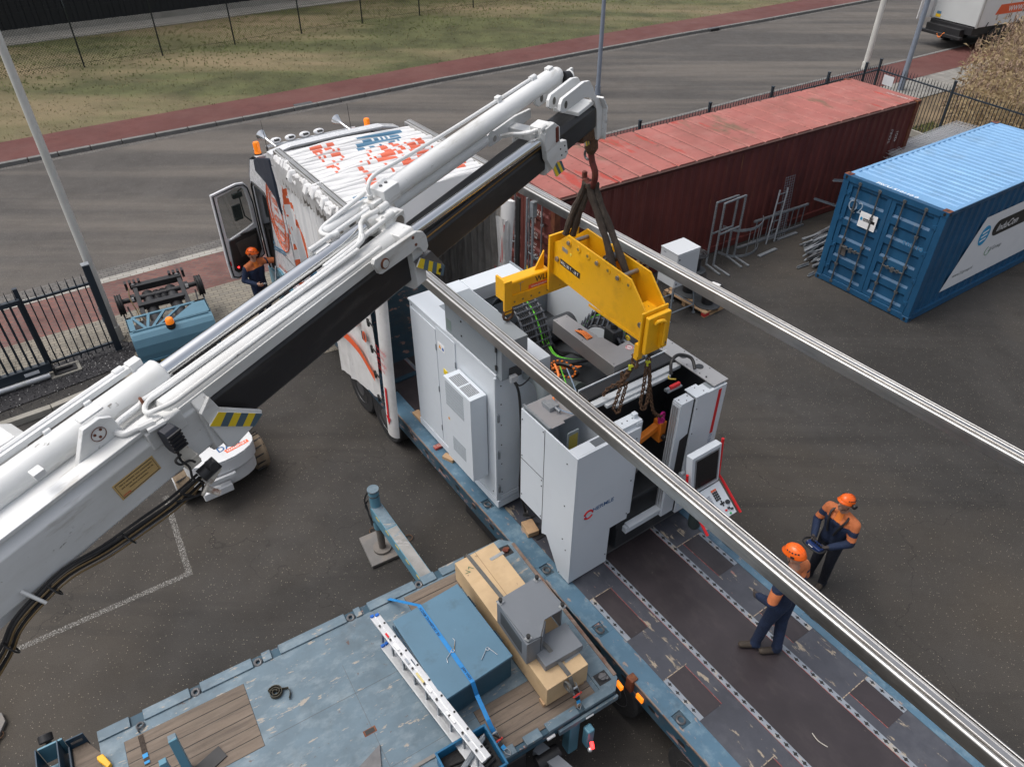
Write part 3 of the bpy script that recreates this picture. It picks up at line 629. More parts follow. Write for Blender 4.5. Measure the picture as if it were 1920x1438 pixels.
def container(t, L, W, H, ms, mr, md, mc, roof_style):
    """door end at x=0, near side at y=0"""
    mb = MB(); corrug(mb, .16, L-.16, .045, .16, H-.1, sgn=1); corrug(mb, .16, L-.16, W-.045, .16, H-.1, sgn=-1); corrug(mb, .14, W-.14, L-.06, .16, H-.1, sgn=-1, axis='x'); mb.build('wall', ms, t, sharp=20)
    if roof_style:   # raised plate seams
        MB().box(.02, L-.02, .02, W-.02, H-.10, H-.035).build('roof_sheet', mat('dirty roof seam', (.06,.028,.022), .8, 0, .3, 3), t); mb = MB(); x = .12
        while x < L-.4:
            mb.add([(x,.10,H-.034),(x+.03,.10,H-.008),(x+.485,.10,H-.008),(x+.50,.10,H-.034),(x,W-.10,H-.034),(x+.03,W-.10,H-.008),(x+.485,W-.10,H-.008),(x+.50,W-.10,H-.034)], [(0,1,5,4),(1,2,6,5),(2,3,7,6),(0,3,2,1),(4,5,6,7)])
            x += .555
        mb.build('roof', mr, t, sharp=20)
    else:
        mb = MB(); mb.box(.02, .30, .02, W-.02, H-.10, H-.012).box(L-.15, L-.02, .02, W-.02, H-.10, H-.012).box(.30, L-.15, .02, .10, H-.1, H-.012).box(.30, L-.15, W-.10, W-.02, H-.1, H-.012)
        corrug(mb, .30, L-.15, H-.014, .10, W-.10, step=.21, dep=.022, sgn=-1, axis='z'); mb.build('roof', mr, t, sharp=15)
    mb = MB()
    for y in (0, W-.10): mb.box(.15, L-.15, y, y+.10, .0+.02, .17); mb.box(.15, L-.15, y+.02 if y == 0 else y, y+.08 if y == 0 else y+.08, H-.115, H-.04)
    mb.box(L-.12, L-.01, .15, W-.15, .02, .17); mb.build('side_rail', ms, t)
    for x in (0, L-.16):
        for y in (0, W-.16):
            f = 1 if x == 0 else -1
            MB().box(x+.008, x+.152, y+.008, y+.152, .11, H-.11).build('corner_post', mc, t, bevel=.008)
            for z in (0, H-.118):
                c = MB().box(x-.002, x+.162, y-.002, y+.162, z, z+.12).build('corner_casting', mc, t, bevel=.008)
                h = MB(); h.prism([(x+.08+.042*math.cos(a*.785), y+.08+.03*math.sin(a*.785)) for a in range(8)], z+.119 if z else z+.001, z+.1225 if z else z+.002)
                h.prism([(y+.08+.03*math.cos(a*.785), z+.06+.04*math.sin(a*.785)) for a in range(8)], x-.005 if x == 0 else x+.163, x-.001 if x == 0 else x+.166, 'x')
                h.prism([(x+.08+.04*math.cos(a*.785), z+.06+.03*math.sin(a*.785)) for a in range(8)], y-.005 if y == 0 else y+.163, y-.001 if y == 0 else y+.166, 'y')
                h.build('casting_hole', BLKP, t)
    # door frame and leaves
    MB().box(.0, .12, .16, W-.16, .02, .15).box(.0, .12, .16, W-.16, H-.14, H-.005).build('door_frame', ms, t, bevel=.006)
    for k in (0, 1):
        y0, y1 = (.165, W/2-.006) if k == 0 else (W/2+.006, W-.165)
        d = MB(); z0, z1 = .16, H-.15; xo = .03
        nz = 5; hz = (z1-z0)/nz; m_ = .10
        prof = [(z0, 0)]
        for i in range(nz): b0 = z0+i*hz; prof += [(b0+.09*hz+.05, 0), (b0+.24*hz+.03, .035), (b0+.76*hz, .035), (b0+.88*hz, 0)]
        prof.append((z1, 0))
        for (za,da),(zb,db) in zip(prof, prof[1:]): d.poly([(xo+da,y0+m_,za),(xo+da,y1-m_,za),(xo+db,y1-m_,zb),(xo+db,y0+m_,zb)])
        d.box(xo-.004, xo+.045, y0, y0+m_+.002, z0, z1).box(xo-.004, xo+.045, y1-m_-.002, y1, z0, z1).box(xo+.05,xo+.06,y0,y1,z0,z1).box(xo-.003, xo+.044, y0+m_, y1-m_, z0, z0+.04).box(xo-.003, xo+.044, y0+m_, y1-m_, z1-.04, z1)
        dd = d.build('door', ms, t, sharp=15)
        for fy in (.28, .74):
            y = y0+(y1-y0)*fy; b = MB().cyl((xo-.035,y,.07),(xo-.035,y,H-.06), .018, n=10)
            for z in (.10, .55, H*.45, H*.72, H-.10): b.obox((xo-.022,y,z),(.05,.075,.055))
            b.build('locking_bar', md, dd, bevel=.003)
            hy = .30 if fy == .28 else -.30
            b = MB().beam((xo-.05,y,1.02),(xo-.05,y+hy*.9,1.0), .02,.03).obox((xo-.04,y+hy*.85,1.0),(.05,.04,.11)).obox((xo-.04,y+hy*.4,1.01),(.04,.05,.07)); b.build('door_handle', md, dd, bevel=.003)
        yh = y0 if k == 0 else y1
        for z in (.4, .95, 1.6, 2.2): MB().cyl((xo-.012,yh-.01 if k == 0 else yh+.01,z-.06),(xo-.012,yh-.01 if k == 0 else yh+.01,z+.06), .022, n=8).obox((xo-.01,yh+(.03 if k == 0 else -.03),z),(.02,.09,.07)).build('hinge', ms, dd)
FR = yawframe(V((8.8843*0+14.0915*0,0,0)), 0)
REDF = None
# red 40 foot container: near edge bottom at the door end
RX, RY, RA = .8843, 14.0915, 32.26
FRD = yawframe(V((RX, RY, 0)), RA)
tr = thing('shipping_container', 'long faded red forty foot shipping container with patched roof by the fence', 'shipping container', FRD)
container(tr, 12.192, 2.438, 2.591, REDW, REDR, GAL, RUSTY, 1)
TS = mat('container stencil white', (.62,.60,.58), .6, 0, .15, 12)
def dtext(s, y, z, size, **k): return text(s, tr, TS, (.024, y, z), (0,-1,0), (0,0,1), size, **k)
dtext('434592 3', 1.02, 2.02, .17, sx=.78, bold=.01); dtext('42G1', 1.02, 1.80, .17, sx=.78, bold=.01); dtext('TCNU', 2.18, 2.02, .17, sx=.78, bold=.01)
for i, s in enumerate(('MAX. WT.','32.500 KGS','71.650 LBS','TARE','3.880 KGS','CU. CAP.','67.7 CUM','2.390 CUFT')):
    dtext(s, 1.0, 1.62-i*.085, .075 if i % 3 else .06, bold=.012); dtext(s[:8], 2.1, 1.62-i*.085, .07, bold=.01)
lg = mat('container logo white', (.66,.66,.65), .6, 0, .08, 4)
for s, z in (('t',1.95),('e',1.32),('x',.75)): text(s, tr, lg, (.38,.036,z), (1,0,0), (0,0,1), .85, bold=.02, sx=.8)
text('434592 3', tr, TS, (11.35,.036,.55), (0,0,1), (-1,0,0), .14, bold=.01); text('TCNU', tr, TS, (11.35,.036,1.55), (0,0,1), (-1,0,0), .14, bold=.01)
text('42G1', tr, TS, (11.62,.036,1.55), (0,0,1), (-1,0,0), .14, bold=.01); text('R', tr, lg, (11.45,.036,.35), (1,0,0), (0,0,1), .3)
text('TCNU 434592 3', tr, TS, (11.93,.95,2.565), (0,-1,0), (1,0,0), .11, bold=.01, lift=.024)
text('TCNU 434592 3', tr, TS, (11.93,2.0,2.565), (0,-1,0), (1,0,0), .11, bold=.01, lift=.024) if False else None
MB().slab([(.022,1.12,.62),(.022,.98,.62),(.022,.98,.50),(.022,1.12,.50)], (-1,0,0), .002).build('warning_label', mat('label yellow', (.75,.5,.02), .5), tr)
for x, y in ((.0,.0),(.0,2.3)): pass
bl = thing('timber_block', 'mossy concrete block under the corner of the red container', 'block', FRD, (.0,.08,0))
MB().box(-.22,.22,-.12,.25,-.06,.002).build('block', CONC, bl)
# blue 20 foot container
FBC = yawframe(V((8.6610, 13.5356, 0)), 33.98)
tb = thing('shipping_container', 'bright blue twenty foot container with white company banner on its side', 'shipping container', FBC)
BD = mat('weathered lock bars', (.13,.135,.14), .5, .5, .25, 8, [(RUST,10,.66,.74,.5,U)])
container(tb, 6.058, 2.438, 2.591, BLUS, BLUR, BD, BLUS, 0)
for y in (0, 2.278):
    for x in (0, 5.898): MB().box(x+.0, x+.16, y+.0, y+.16, 2.5905, 2.594).build('corner_rust', RUSTY, tb)
text('PSCU 510110 0', tb, WHT, (.12,1.75,2.579), (0,-1,0), (1,0,0), .15, bold=.012)
CH = mat('chalk writing', (.25,.33,.42), .8, 0, .2, 9)
text('Q2', tb, CH, (.024,2.16,1.86), (0,-1,0), (0,0,1), .36, sx=.8); text('510110', tb, mat('faded numbers', (.03,.17,.33), .6), (.026,.72,1.60), (0,-1,0), (0,0,1), .16)
sgn = MB().slab([(.006,1.80,1.95),(.006,1.38,1.95),(.006,1.38,1.60),(.006,1.80,1.60)], (-1,0,0), .004).build('door_sign', WHT, tb)
MB().slab([(.001,1.70,1.82),(.001,1.42,1.82),(.001,1.42,1.755),(.001,1.70,1.755)], (-1,0,0), .002).build('sign_logo', BLKP, tb)
text('InduCon', tb, WHT, (-.001,1.69,1.768), (0,-1,0), (0,0,1), .055, lift=.001); MB().prism([(1.745+.03*math.cos(a*.5236),1.79+.04*math.sin(a*.5236)) for a in range(12)], .0, .003, 'x').build('sign_mark', mat('logo cyan', (.01,.27,.52), .5), tb)
MB().slab([(.012,2.05,1.05),(.012,1.87,1.05),(.012,1.87,.80),(.012,2.05,.80)], (-1,0,0), .004).build('data_plate', mat('grey data plate', (.10,.09,.085), .5), tb)
# banner on the long side: slightly proud sheet with slanted leading edge
BN_ = mat('banner vinyl', (.70,.71,.73), .5, 0, .03, 3, [((.45,.45,.46),3,.6,.8,.4,U)])
MB().add([(1.05,.036,.40),(5.0,.036,.40),(5.0,.036,1.98),(1.88,.036,1.98),(1.05,.040,.40)], [(0,1,2,3)]).build('banner', BN_, tb, recalc=False)
def pill(x0, x1, z0, z1, n=8):
    r = (z1-z0)/2; zc = (z0+z1)/2; P = []
    for i in range(n+1): a = math.pi/2+math.pi*i/n; P.append((x0+r+r*math.cos(a), zc+r*math.sin(a)))
    for i in range(n+1): a = -math.pi/2+math.pi*i/n; P.append((x1-r+r*math.cos(a), zc+r*math.sin(a)))
    return P
MB().prism(pill(2.42,4.8,1.36,1.74), .028, .035, 'y').build('banner_logo', BLKP, tb)
text('InduCon', tb, WHT, (2.58,.027,1.46), (1,0,0), (0,0,1), .25, shear=.25, bold=.006)
cy = mat('logo cyan', (.01,.27,.52), .5)
MB().prism([(2.10+.20*math.cos(a*.3927),1.50+.24*math.sin(a*.3927)) for a in range(16)], .030, .035, 'y').build('banner_mark', cy, tb)
for k in (-1,0,1): MB().slab([(1.98,.029,1.46+k*.1),(2.20,.029,1.50+k*.1),(2.20,.029,1.535+k*.1),(1.98,.029,1.495+k*.1)], (0,-1,0), .002).build('mark_stripe', WHT, tb)
text('21Group', tb, mat('banner grey ink', (.18,.2,.2), .5), (2.62,.033,.95), (1,0,0), (0,0,1), .15, shear=.2)
MB().ring((2.60,.034,.98), (0,1,0), .11, .008, 20, 4, a0=40, a1=300).build('group_mark', mat('logo green', (.08,.22,.10), .5), tb)
text('www.21group.nl', tb, mat('banner grey ink', (.18,.2,.2), .5), (1.38,.033,.66), (1,0,0), (0,0,1), .12)
# ================================================================ LOW LOADER (frame FL: x rearwards, y across, z up; deck top 1.0)
ll = thing('low_loader_trailer', 'blue edged low loader trailer with dark worn deck carrying the machine tool', 'trailer', FL, (3.5,1.275,0))
ZD = 1.0; LX0, LX1 = -1.6, 12.5
def loader():
    # dark deck body
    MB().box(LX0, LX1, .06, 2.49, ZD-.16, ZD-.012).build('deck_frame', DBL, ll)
    # side rims (blue strip) with pockets for lashing rings
    pk = [2.23, 3.65, 4.74, 6.12, 7.12, 8.6, 10.2]
    for side in (0, 1):
        y0, y1 = (0, .27) if side == 0 else (2.28, 2.55)
        segs = []; x = LX0
        for p in pk: segs.append((x, p-.09)); x = p+.09
        segs.append((x, LX1)); mb = MB()
        for a, b in segs: mb.box(a, b, y0, y1, ZD-.012, ZD+.004)
        for p in pk: mb.box(p-.09, p+.09, y0, y0+.05 if side == 0 else y0+.09, ZD-.012, ZD+.004); mb.box(p-.09, p+.09, y1-.09 if side == 0 else y1-.05, y1, ZD-.012, ZD+.004)
        mb.build('side_rim', TBL, ll, bevel=.003)
        for p in pk:
            c = (y0+.115) if side == 0 else (y1-.115)
            MB().box(p-.09, p+.09, c-.07, c+.07, ZD-.05, ZD-.02).build('lashing_pocket', RUSTY, ll)
            MB().ring((p,c,ZD-.008), (0,.25,1), .048, .014, 14, 6).build('lashing_ring', DSTL, ll)
        # side girder with worn edge, apertures
        yo = 0 if side == 0 else 2.55; s = -1 if side == 0 else 1
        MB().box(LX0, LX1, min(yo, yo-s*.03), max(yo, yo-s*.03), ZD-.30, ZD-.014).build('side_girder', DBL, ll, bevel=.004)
        MB().box(LX0, LX1, min(yo+s*.001, yo+s*.016), max(yo+s*.001, yo+s*.016), ZD-.022, ZD+.006).build('edge_strip', mat('bare worn edge steel', (.21,.155,.125), .55, .2, .3, 8, [(RUST,7,.52,.66,.7,U), ((.10,.2,.28),3,.58,.64,.8,U)]), ll, bevel=.003)
        h = MB(); x = LX0+.35
        while x < LX1: h.prism([(x+.06*math.cos(a*.785), ZD-.15+.035*math.sin(a*.785)) for a in range(8)], yo+s*.0015, yo+s*.003, 'y'); x += .47
        h.build('girder_opening', BLKP, ll)
    # inner deck: plates, plywood panels, perforated strips
    z = ZD-.010
    strips_y = (.27, .36, .92, .99, 1.56, 1.63, 2.19, 2.28)
    MB().box(2.2, LX1, .27, .815, z, z+.006).box(2.2, LX1, 1.795, 2.28, z, z+.006).build('deck_plate', DECK, ll)
    MB().box(LX0, LX1, .88, 1.73, z, z+.006).build('centre_plate', PLY, ll)
    MB().box(LX0, 2.2, .27, .815, z, z+.006).box(LX0, 2.2, 1.795, 2.28, z, z+.006).build('front_deck_plate', PLY, ll)
    for y0 in (.815, 1.73):
        MB().box(LX0, LX1, y0, y0+.065, z+.002, z+.012).build('perforated_strip', PERF, ll, bevel=.002)
        h = MB(); x = .6
        while x < LX1:
            cx, cy = x, y0+.0325; P = []
            for k in range(16):
                a = 2*math.pi*k/16; r = .021+.007*math.cos(4*a); P.append((cx+r*1.45*math.cos(a), cy+r*math.sin(a)*.85))
            h.prism(P, z+.0125, z+.0135); x += .118
        h.build('strip_holes', BLKP, ll)
        MB().box(LX0, LX1, y0-.006, y0-.001, z+.003, z+.0085).build('red_edge', TRED, ll)
    # plywood infill panels beside the rims with their short perforated strips
    for (xa, xb) in ((4.35,5.05),(5.68,6.25),(6.98,7.52),(8.3,9.0),(9.8,10.6)):
        for (ya, yb, ys) in ((.345,.62,.275),(1.99,2.20,2.21)):
            if ys < 1: x0_, x1_ = xa+.0, xb
            else: x0_, x1_ = xa+.02, xb-.03
            MB().box(x0_, x1_, ya if ys < 1 else 1.92, yb if ys < 1 else 2.205, z+.0065, z+.010).build('plywood_panel', PLY, ll)
            MB().box(x0_, x1_, ys, ys+.065, z+.0065, z+.012).build('perforated_strip', PERF, ll, bevel=.002)
            h = MB(); x = x0_+.07
            while x < x1_-.03:
                P = []
                for k in range(16):
                    a = 2*math.pi*k/16; r = .019+.007*math.cos(4*a); P.append((x+r*1.4*math.cos(a), ys+.0325+r*math.sin(a)*.85))
                h.prism(P, z+.0123, z+.0133); x += .125
            h.build('strip_holes', BLKP, ll)
            MB().box(x0_-.012, x0_-.002, .28 if ys < 1 else 1.80, .66 if ys < 1 else 2.26, z+.0065, z+.0085).build('seam', mat('seam filler', (.42,.34,.25), .8, 0, .4, 20, [((.05,.05,.06),20,.5,.55,.9,U)]), ll)
            MB().box(x0_, x1_, (.622 if ys < 1 else 1.912), (.628 if ys < 1 else 1.918), z+.0068, z+.0088).build('red_edge', TRED, ll)
    # timber blocks and rubber mat near the machine
    # wheels under the deck
    for x in (5.2, 6.5, 7.8, 9.1):
        for y in (.02, 2.2):
            w_ = MB().lathe((x, y, .38), (0,1,0), [(0,.20),(0,.36),(.03,.385),(.27,.385),(.30,.36),(.30,.2)], 28).build('wheel', RUB, ll)
            MB().lathe((x, y-.005, .38), (0,1,0), [(0,.06),(.0,.12),(.04,.14),(.03,.21),(.0,.225),(.0,.23),(.05,.23)], 20).build('rim', DSTL, w_)
        MB().cyl((x,.1,.38),(x,2.45,.38), .07, n=10).build('axle', BLK, ll)
    for x0 in (1.6,): MB().box(x0, x0+1.1, .10, .42, .28, .78).build('tool_box', BLK, ll, bevel=.02)
    MB().box(LX0, LX1, .85, 1.05, .45, .85).box(LX0, LX1, 1.5, 1.7, .45, .85).build('chassis_beam', BLK, ll)
    for x in (2.95, 5.62, 8.3): MB().box(x-.05, x+.05, -.03, -.004, ZD-.2, ZD-.12).build('side_marker', AMBL, ll)
    MB().box(5.40, 5.50, -.05, .05, ZD-.20, ZD+.03).build('winch_bracket', RUSTY, ll, bevel=.008)
    MB().box(.75, .84, .06, .24, ZD+.004, ZD+.05).build('red_ratchet', TRED, ll, bevel=.01)
loader()
bk = [((2.05,.52,ZD),(.16,.30,.09),(1,.15,0),'dark timber block under the electrical cabinet foot'),((2.98,.33,ZD+.004),(.24,.17,.09),(1,-.2,0),'pale timber block between the machine housings and the loader edge'),((1.12,.14,ZD+.004),(.20,.10,.06),(1,.4,0),'small wooden wedge against the machine cabinet plinth')]
for p, sz, xd, lb in bk:
    t = thing('timber_block', lb, 'timber block', FL, p); MB().obox((p[0],p[1],p[2]+sz[2]/2), sz, xd).build('block', WOODN, t, bevel=.006)
t = thing('rubber_mat', 'black anti slip mat strip under the narrow leg of the white housing', 'mat', FL, (3.4,.5,ZD)); MB().box(3.05,3.55,.46,.60,ZD+.002,ZD+.010).box(3.05,3.18,.30,.46,ZD+.002,ZD+.010).build('mat', BLK, t)

# ================================================================ MACHINE TOOL
mt = thing('machine_tool', 'pale grey milling machine with open top hanging from the yellow beam', 'machine tool', FL, (2.2,1.4,1.05))
def screws(mb, pts, ax, r=.009):
    d = V(ax)
    for p in pts: mb.cyl(V(p)-d*.002, V(p)+d*.004, r, n=8)
def machine():
    b = .005
    # --- electrical cabinet
    MB().box(.18, 2.42, .18, 1.02, 1.20, 3.395).build('cabinet', MW, mt, bevel=b)
    MB().box(.17, 2.43, .17, 1.03, 1.06, 1.185).build('plinth', MW, mt, bevel=.004)
    MB().box(.165, 1.20, .165, 1.03, 3.397, 3.43).box(1.2, 2.42, .165, .19, 3.397, 3.44).build('top_lid', MW, mt, bevel=.003)
    MB().box(.62, 1.19, .42, 1.0, 3.4305, 3.434).build('lid_recess', MG, mt)
    # doors and seams on the left face
    for x0, x1 in ((.20,.92),(.935,1.44)): 
        d = MB().box(x0, x1, .168, .1795, 1.24, 3.30 if x0 < .5 else 3.36).build('cabinet_door', MW, mt, bevel=.003)
        h = MB(); 
        for z in (1.5, 2.25, 3.0): h.box(x1-.012, x1+.004, .160, .169, z-.05, z+.05)
        h.build('hinge', GAL, d)
    MB().box(1.10, 1.24, .162, .169, 2.28, 2.62).build('switch_panel', mat('switch recess', (.33,.36,.39), .5), mt); MB().cyl((1.17,.162,2.46),(1.17,.14,2.46),.02,n=10).build('main_switch', BLKP, mt)
    MB().box(1.10,1.20,.160,.168,2.66,2.74).build('yellow_label', mat('label yellow2', (.80,.60,.02), .5), mt)
    MB().box(1.28,1.38,.160,.168,2.36,2.50).build('vent_grille', MD, mt)
    lb = MB().box(.98,1.16,.1655,.168,3.02,3.14).build('safety_label', WHT, mt)
    MB().slab([(1.00,.165,3.045),(1.07,.165,3.045),(1.035,.165,3.11)], (0,-1,0), .001).build('warning_triangle', mat('warning amber', (.75,.33,.02), .5), mt)
    MB().cyl((1.115,.1655,3.07),(1.115,.1635,3.07),.025,n=14).build('mandatory_disc', mat('label blue', (.02,.12,.45), .5), mt)
    # cooling unit
    MB().box(1.53, 2.20, -.085, .166, 1.55, 3.0).build('cooling_unit', MW, mt, bevel=.006)
    g = MB(); 
    for k in range(2):
        for r in range(9): g.box(1.62+k*.27, 1.86+k*.26, -.05+r*.019, -.041+r*.019, 3.0005, 3.003)
    g.build('top_vent', MD, mt)
    g = MB()
    for r in range(15): g.box(1.575, 2.03, -.0885, -.0855, 2.55+r*.0275, 2.562+r*.0275)
    g.build('intake_vent', MG, mt)
    g = MB()
    for r in range(10): g.box(1.70, 2.03, -.0885, -.0855, 1.80+r*.026, 1.812+r*.026)
    g.build('outlet_vent', MG, mt)
    MB().slab([(1.60,-.087,2.30),(1.65,-.087,2.30),(1.625,-.087,2.35)], (0,-1,0), .001).build('warning_triangle', mat('warning amber', (.75,.33,.02), .5), mt)
    # right cheek of the cabinet: corner post, hinge strip, screws
    MB().box(2.415, 2.45, .13, .165, 1.25, 3.42).build('corner_strip', MW, mt, bevel=.003)
    s = MB(); screws(s, [(2.424,.24,z) for z in (1.35,1.6,1.9,2.25,2.6,2.95,3.25)], (1,0,0)); screws(s, [(.25,.175,z) for z in (1.3,2.3,3.35)]+[(2.3,.175,z) for z in (1.3,)], (0,-1,0)); s.build('screws', MD, mt)
    h = MB(); 
    for z in (1.45, 2.1, 2.75): h.box(2.42, 2.455, .17, .20, z-.06, z+.06)
    h.build('strip_hinge', GAL, mt)
    MB().cyl((2.36,.25,1.00),(2.36,.25,1.06),.03,n=12).cyl((2.36,.25,1.06),(2.36,.25,1.1),.015,n=8).build('foot', GAL, mt)
    MB().cyl((.28,.25,1.00),(.28,.25,1.06),.03,n=12).build('foot', GAL, mt)
    MB().box(2.43,2.445,.22,1.0,1.22,1.3).build('base_strip', MW, mt)
    # --- grey switch cabinet on top
    MB().box(1.20, 2.52, .192, .575, 3.405, 3.95).build('switch_cabinet', MG, mt, bevel=.005)
    d = MB().box(1.215, 2.42, .180, .1915, 3.46, 3.93).build('switch_cabinet_door', MG, mt, bevel=.003)
    h = MB(); 
    for z in (3.56, 3.83): h.box(2.405, 2.435, .168, .181, z-.035, z+.035)
    for x, z in ((1.62,3.80),(1.62,3.58)): h.cyl((x,.180,z),(x,.172,z),.013,n=10)
    h.build('door_fitting', BLKP, d)
    MB().box(1.235,1.36,.178,.180,3.50,3.66).build('rating_plate', mat('plate green grey', (.16,.21,.20), .4), d)
    MB().box(1.68,2.36,.1745,.1795,3.9,3.915).build('door_lip', MW, d)
    MB().box(2.5205,2.535,.30,.48,3.40,3.56).build('socket_plate', MD, mt); MB().box(2.536,2.60,.28,.38,3.38,3.47).build('socket_box', mat('pale plastic', (.4,.42,.44), .5), mt, bevel=.008)
    # --- rear duct
    MB().box(.18, .53, 1.035, 1.95, 3.20, 3.43).build('rear_duct', MW, mt, bevel=.005)
    MB().box(.16, .55, 1.93, 1.965, 3.12, 3.45).build('duct_flange', MG, mt, bevel=.003)
    MB().box(.18, .50, 1.03, 2.45, 1.15, 3.16).build('rear_housing', MG, mt, bevel=.006)
    # --- machine bed and walls
    MB().box(.5, 3.95, 1.03, 2.46, 1.10, 1.95).build('machine_bed', MD, mt, bevel=.01)
    MB().box(2.45, 2.88, .55, 1.03, 1.10, 2.55).build('centre_housing', MG, mt, bevel=.006)
    MB().box(.5, 3.93, 2.44, 2.49, 1.12, 3.40).build('right_wall', MW, mt, bevel=.003)
    MB().box(2.60, 4.08, 2.25, 2.50, 3.401, 3.418).build('top_ledge', mat('brushed ledge', (.42,.42,.425), .45, .5, .06, 2), mt, bevel=.002)
    s = MB(); screws(s, [(2.7+k*.22,2.47,3.418) for k in range(6)]+[(2.7+k*.22,2.29,3.418) for k in range(6)], (0,0,1), .008)
    s.cyl((3.42,2.385,3.4185),(3.42,2.385,3.423),.052,n=20).cyl((3.70,2.39,3.4185),(3.70,2.39,3.423),.052,n=20).build('ledge_fixings', MD, mt)
    MB().box(.5,3.2,1.03,1.08,1.95,2.62).build('inner_wall', MD, mt)
    # machining head, motor and covers in the open top
    m = MB(); m.box(1.05,1.9,1.25,2.3,1.95,2.75).cyl((1.4,1.3,2.9),(1.4,2.2,2.9),.18,n=18).box(2.0,3.0,1.35,2.2,1.95,2.9).box(.55,1.0,1.1,2.4,1.9,2.6).build('gantry', MD, mt, bevel=.02)
    mo = MB(); mo.cyl((2.62,1.10,2.98),(2.96,1.10,3.12),.12,n=20).cyl((2.60,1.10,2.97),(2.5,1.10,2.93),.14,n=20).box(2.72,3.1,1.02,1.34,2.72,2.98).build('drive_motor', mat('oily green grey motor', (.06,.075,.07), .35, .1, .3, 5), mt, bevel=.008)
    for y, z in ((1.2,2.85),(1.35,2.75)): MB().cyl((2.35,y,z),(2.62,y,z),.09,n=16).build('drive_drum', BLK, mt)
    MB().box(2.98,3.20,1.03,2.3,1.95,3.2).build('partition', MD, mt)
    # stainless top cover
    P = [(1.90,1.45),(3.17,1.43),(3.155,1.95),(2.84,1.955),(2.86,1.76),(2.60,1.73),(2.58,1.69),(1.90,1.68)]
    MB().prism(P, 3.29, 3.50).build('stainless_cover', mat('satin stainless sheet', (.40,.385,.375), .42, .75, .07, 2, [((.26,.25,.24),4,.6,.8,.4,U)]), mt, bevel=.003)
    MB().prism([(2.30,1.52),(2.52,1.52),(2.54,1.55),(2.54,1.60),(2.52,1.625),(2.28,1.625),(2.26,1.60)], 3.5005, 3.502).build('cover_slot', BLKP, mt)
    m = MB(); 
    for k in range(4): m.tube([(2.27+.02*k,1.535+k*.025,3.503),(2.40,1.55+k*.022,3.512),(2.53,1.535+k*.026,3.503)], .009, 6)
    m.build('slot_cables', ORGC, mt)
    MB().cyl((2.97,1.86,3.5005),(2.97,1.86,3.502),.052,n=24).build('prohibition_sign', WHT, mt); MB().ring((2.97,1.86,3.503),(0,0,1),.045,.004,24,4).tube([(2.94,1.83,3.503),(3.0,1.89,3.503)],.004,4).build('prohibition_ring', REDP, mt)
    MB().tube([(2.955,1.845,3.503),(2.965,1.865,3.503),(2.985,1.862,3.503),(2.98,1.88,3.503)], .004, 4).build('prohibition_symbol', BLKP, mt)
    s = MB(); screws(s, [(1.95,1.48,3.5),(3.12,1.47,3.5),(3.11,1.9,3.5),(1.95,1.65,3.5),(2.9,1.92,3.5),(2.5,1.47,3.5)], (0,0,1), .006); s.build('cover_screws', MD, mt)
    # second chain on the left of the cover and coupling motor
    chain_link([(2.02,1.78,3.18),(2.15,1.95,3.46),(2.35,2.05,3.50),(2.60,2.06,3.46),(2.72,2.05,3.30)], .40, (-.8,1,0), 'cable_chain', 15, (0.1,.55,0))
    MB().box(2.50,2.70,1.83,2.0,3.20,3.58).build('servo_motor', MD, mt, bevel=.02); MB().cyl((2.6,1.92,3.58),(2.6,1.92,3.65),.05,n=16).build('servo_cap', BLKP, mt)
    MB().cyl((2.66,2.08,3.18),(2.66,2.28,3.18),.22,n=24).build('cable_drum', BLK, mt)
    MB().box(2.70,3.15,1.98,2.02,3.25,3.42).box(2.45,2.5,2.0,2.4,3.2,3.38).build('inner_bracket', MG, mt)
    MB().ring((2.80,1.99,3.50),(0,1,.2),.03,.012,14,8).build('eye_bolt', mat('eye bolt yellow', (.80,.55,.02), .4), mt)
    # long cable chain rising from the rear
    chain_link([(.62,1.52,3.12),(.85,1.50,3.38),(1.1,1.46,3.42),(1.4,1.42,3.36),(1.62,1.38,3.18),(1.78,1.34,2.95)], .40, (0,1,0), 'cable_chain', 16)
    m1, m2, m3, m4 = MB(), MB(), MB(), MB()
    for k in range(13):
        o = k*.026; pth = [(1.62,1.22+o,3.12),(1.78,1.20+o,2.98),(1.95,1.22+o*.9,2.92),(2.12,1.35+o*.7,2.93),(2.25,1.52+o*.5,2.95),(2.36,1.72+o*.4,2.98)]
        if k in (11,12): (m2).tube(smooth(pth), .010, 6)
        else: m1.tube(smooth(pth), .015, 6)
    for k in range(6):
        o = k*.022; m3.tube(smooth([(1.95,1.07+o,2.86),(2.15,1.13+o,2.95),(2.32,1.30+o*.8,3.0),(2.45,1.48+o*.5,3.02)]), .011, 6)
    m1.build('black_cables', BLKC, mt); m2.build('earth_cables', GRNC, mt); m3.build('orange_cables', ORGC, mt)
    for k in range(7): m4.tube(smooth([(1.5+.05*k,1.55,3.0),(1.75+.03*k,1.6,2.86),(2.0,1.72,2.9-.02*k),(2.3,1.85,2.9),(2.5,2.0,2.85)]), .016, 6)
    m4.build('black_cables', BLKC, mt)
    MB().ring((2.42,1.24,3.06),(0,0,1),.13,.028,24,8,sx=1.5,xd=(1,.6,0)).build('coiled_chain', BLKC, mt)
    mm = MB()
    for k in range(16): a = k*.393; mm.box(2.42+.20*math.cos(a)-.012, 2.42+.20*math.cos(a)+.012, 1.24+.13*math.sin(a)-.012, 1.24+.13*math.sin(a)+.012, 3.07, 3.095)
    mm.build('coil_marks', ORGC, mt)
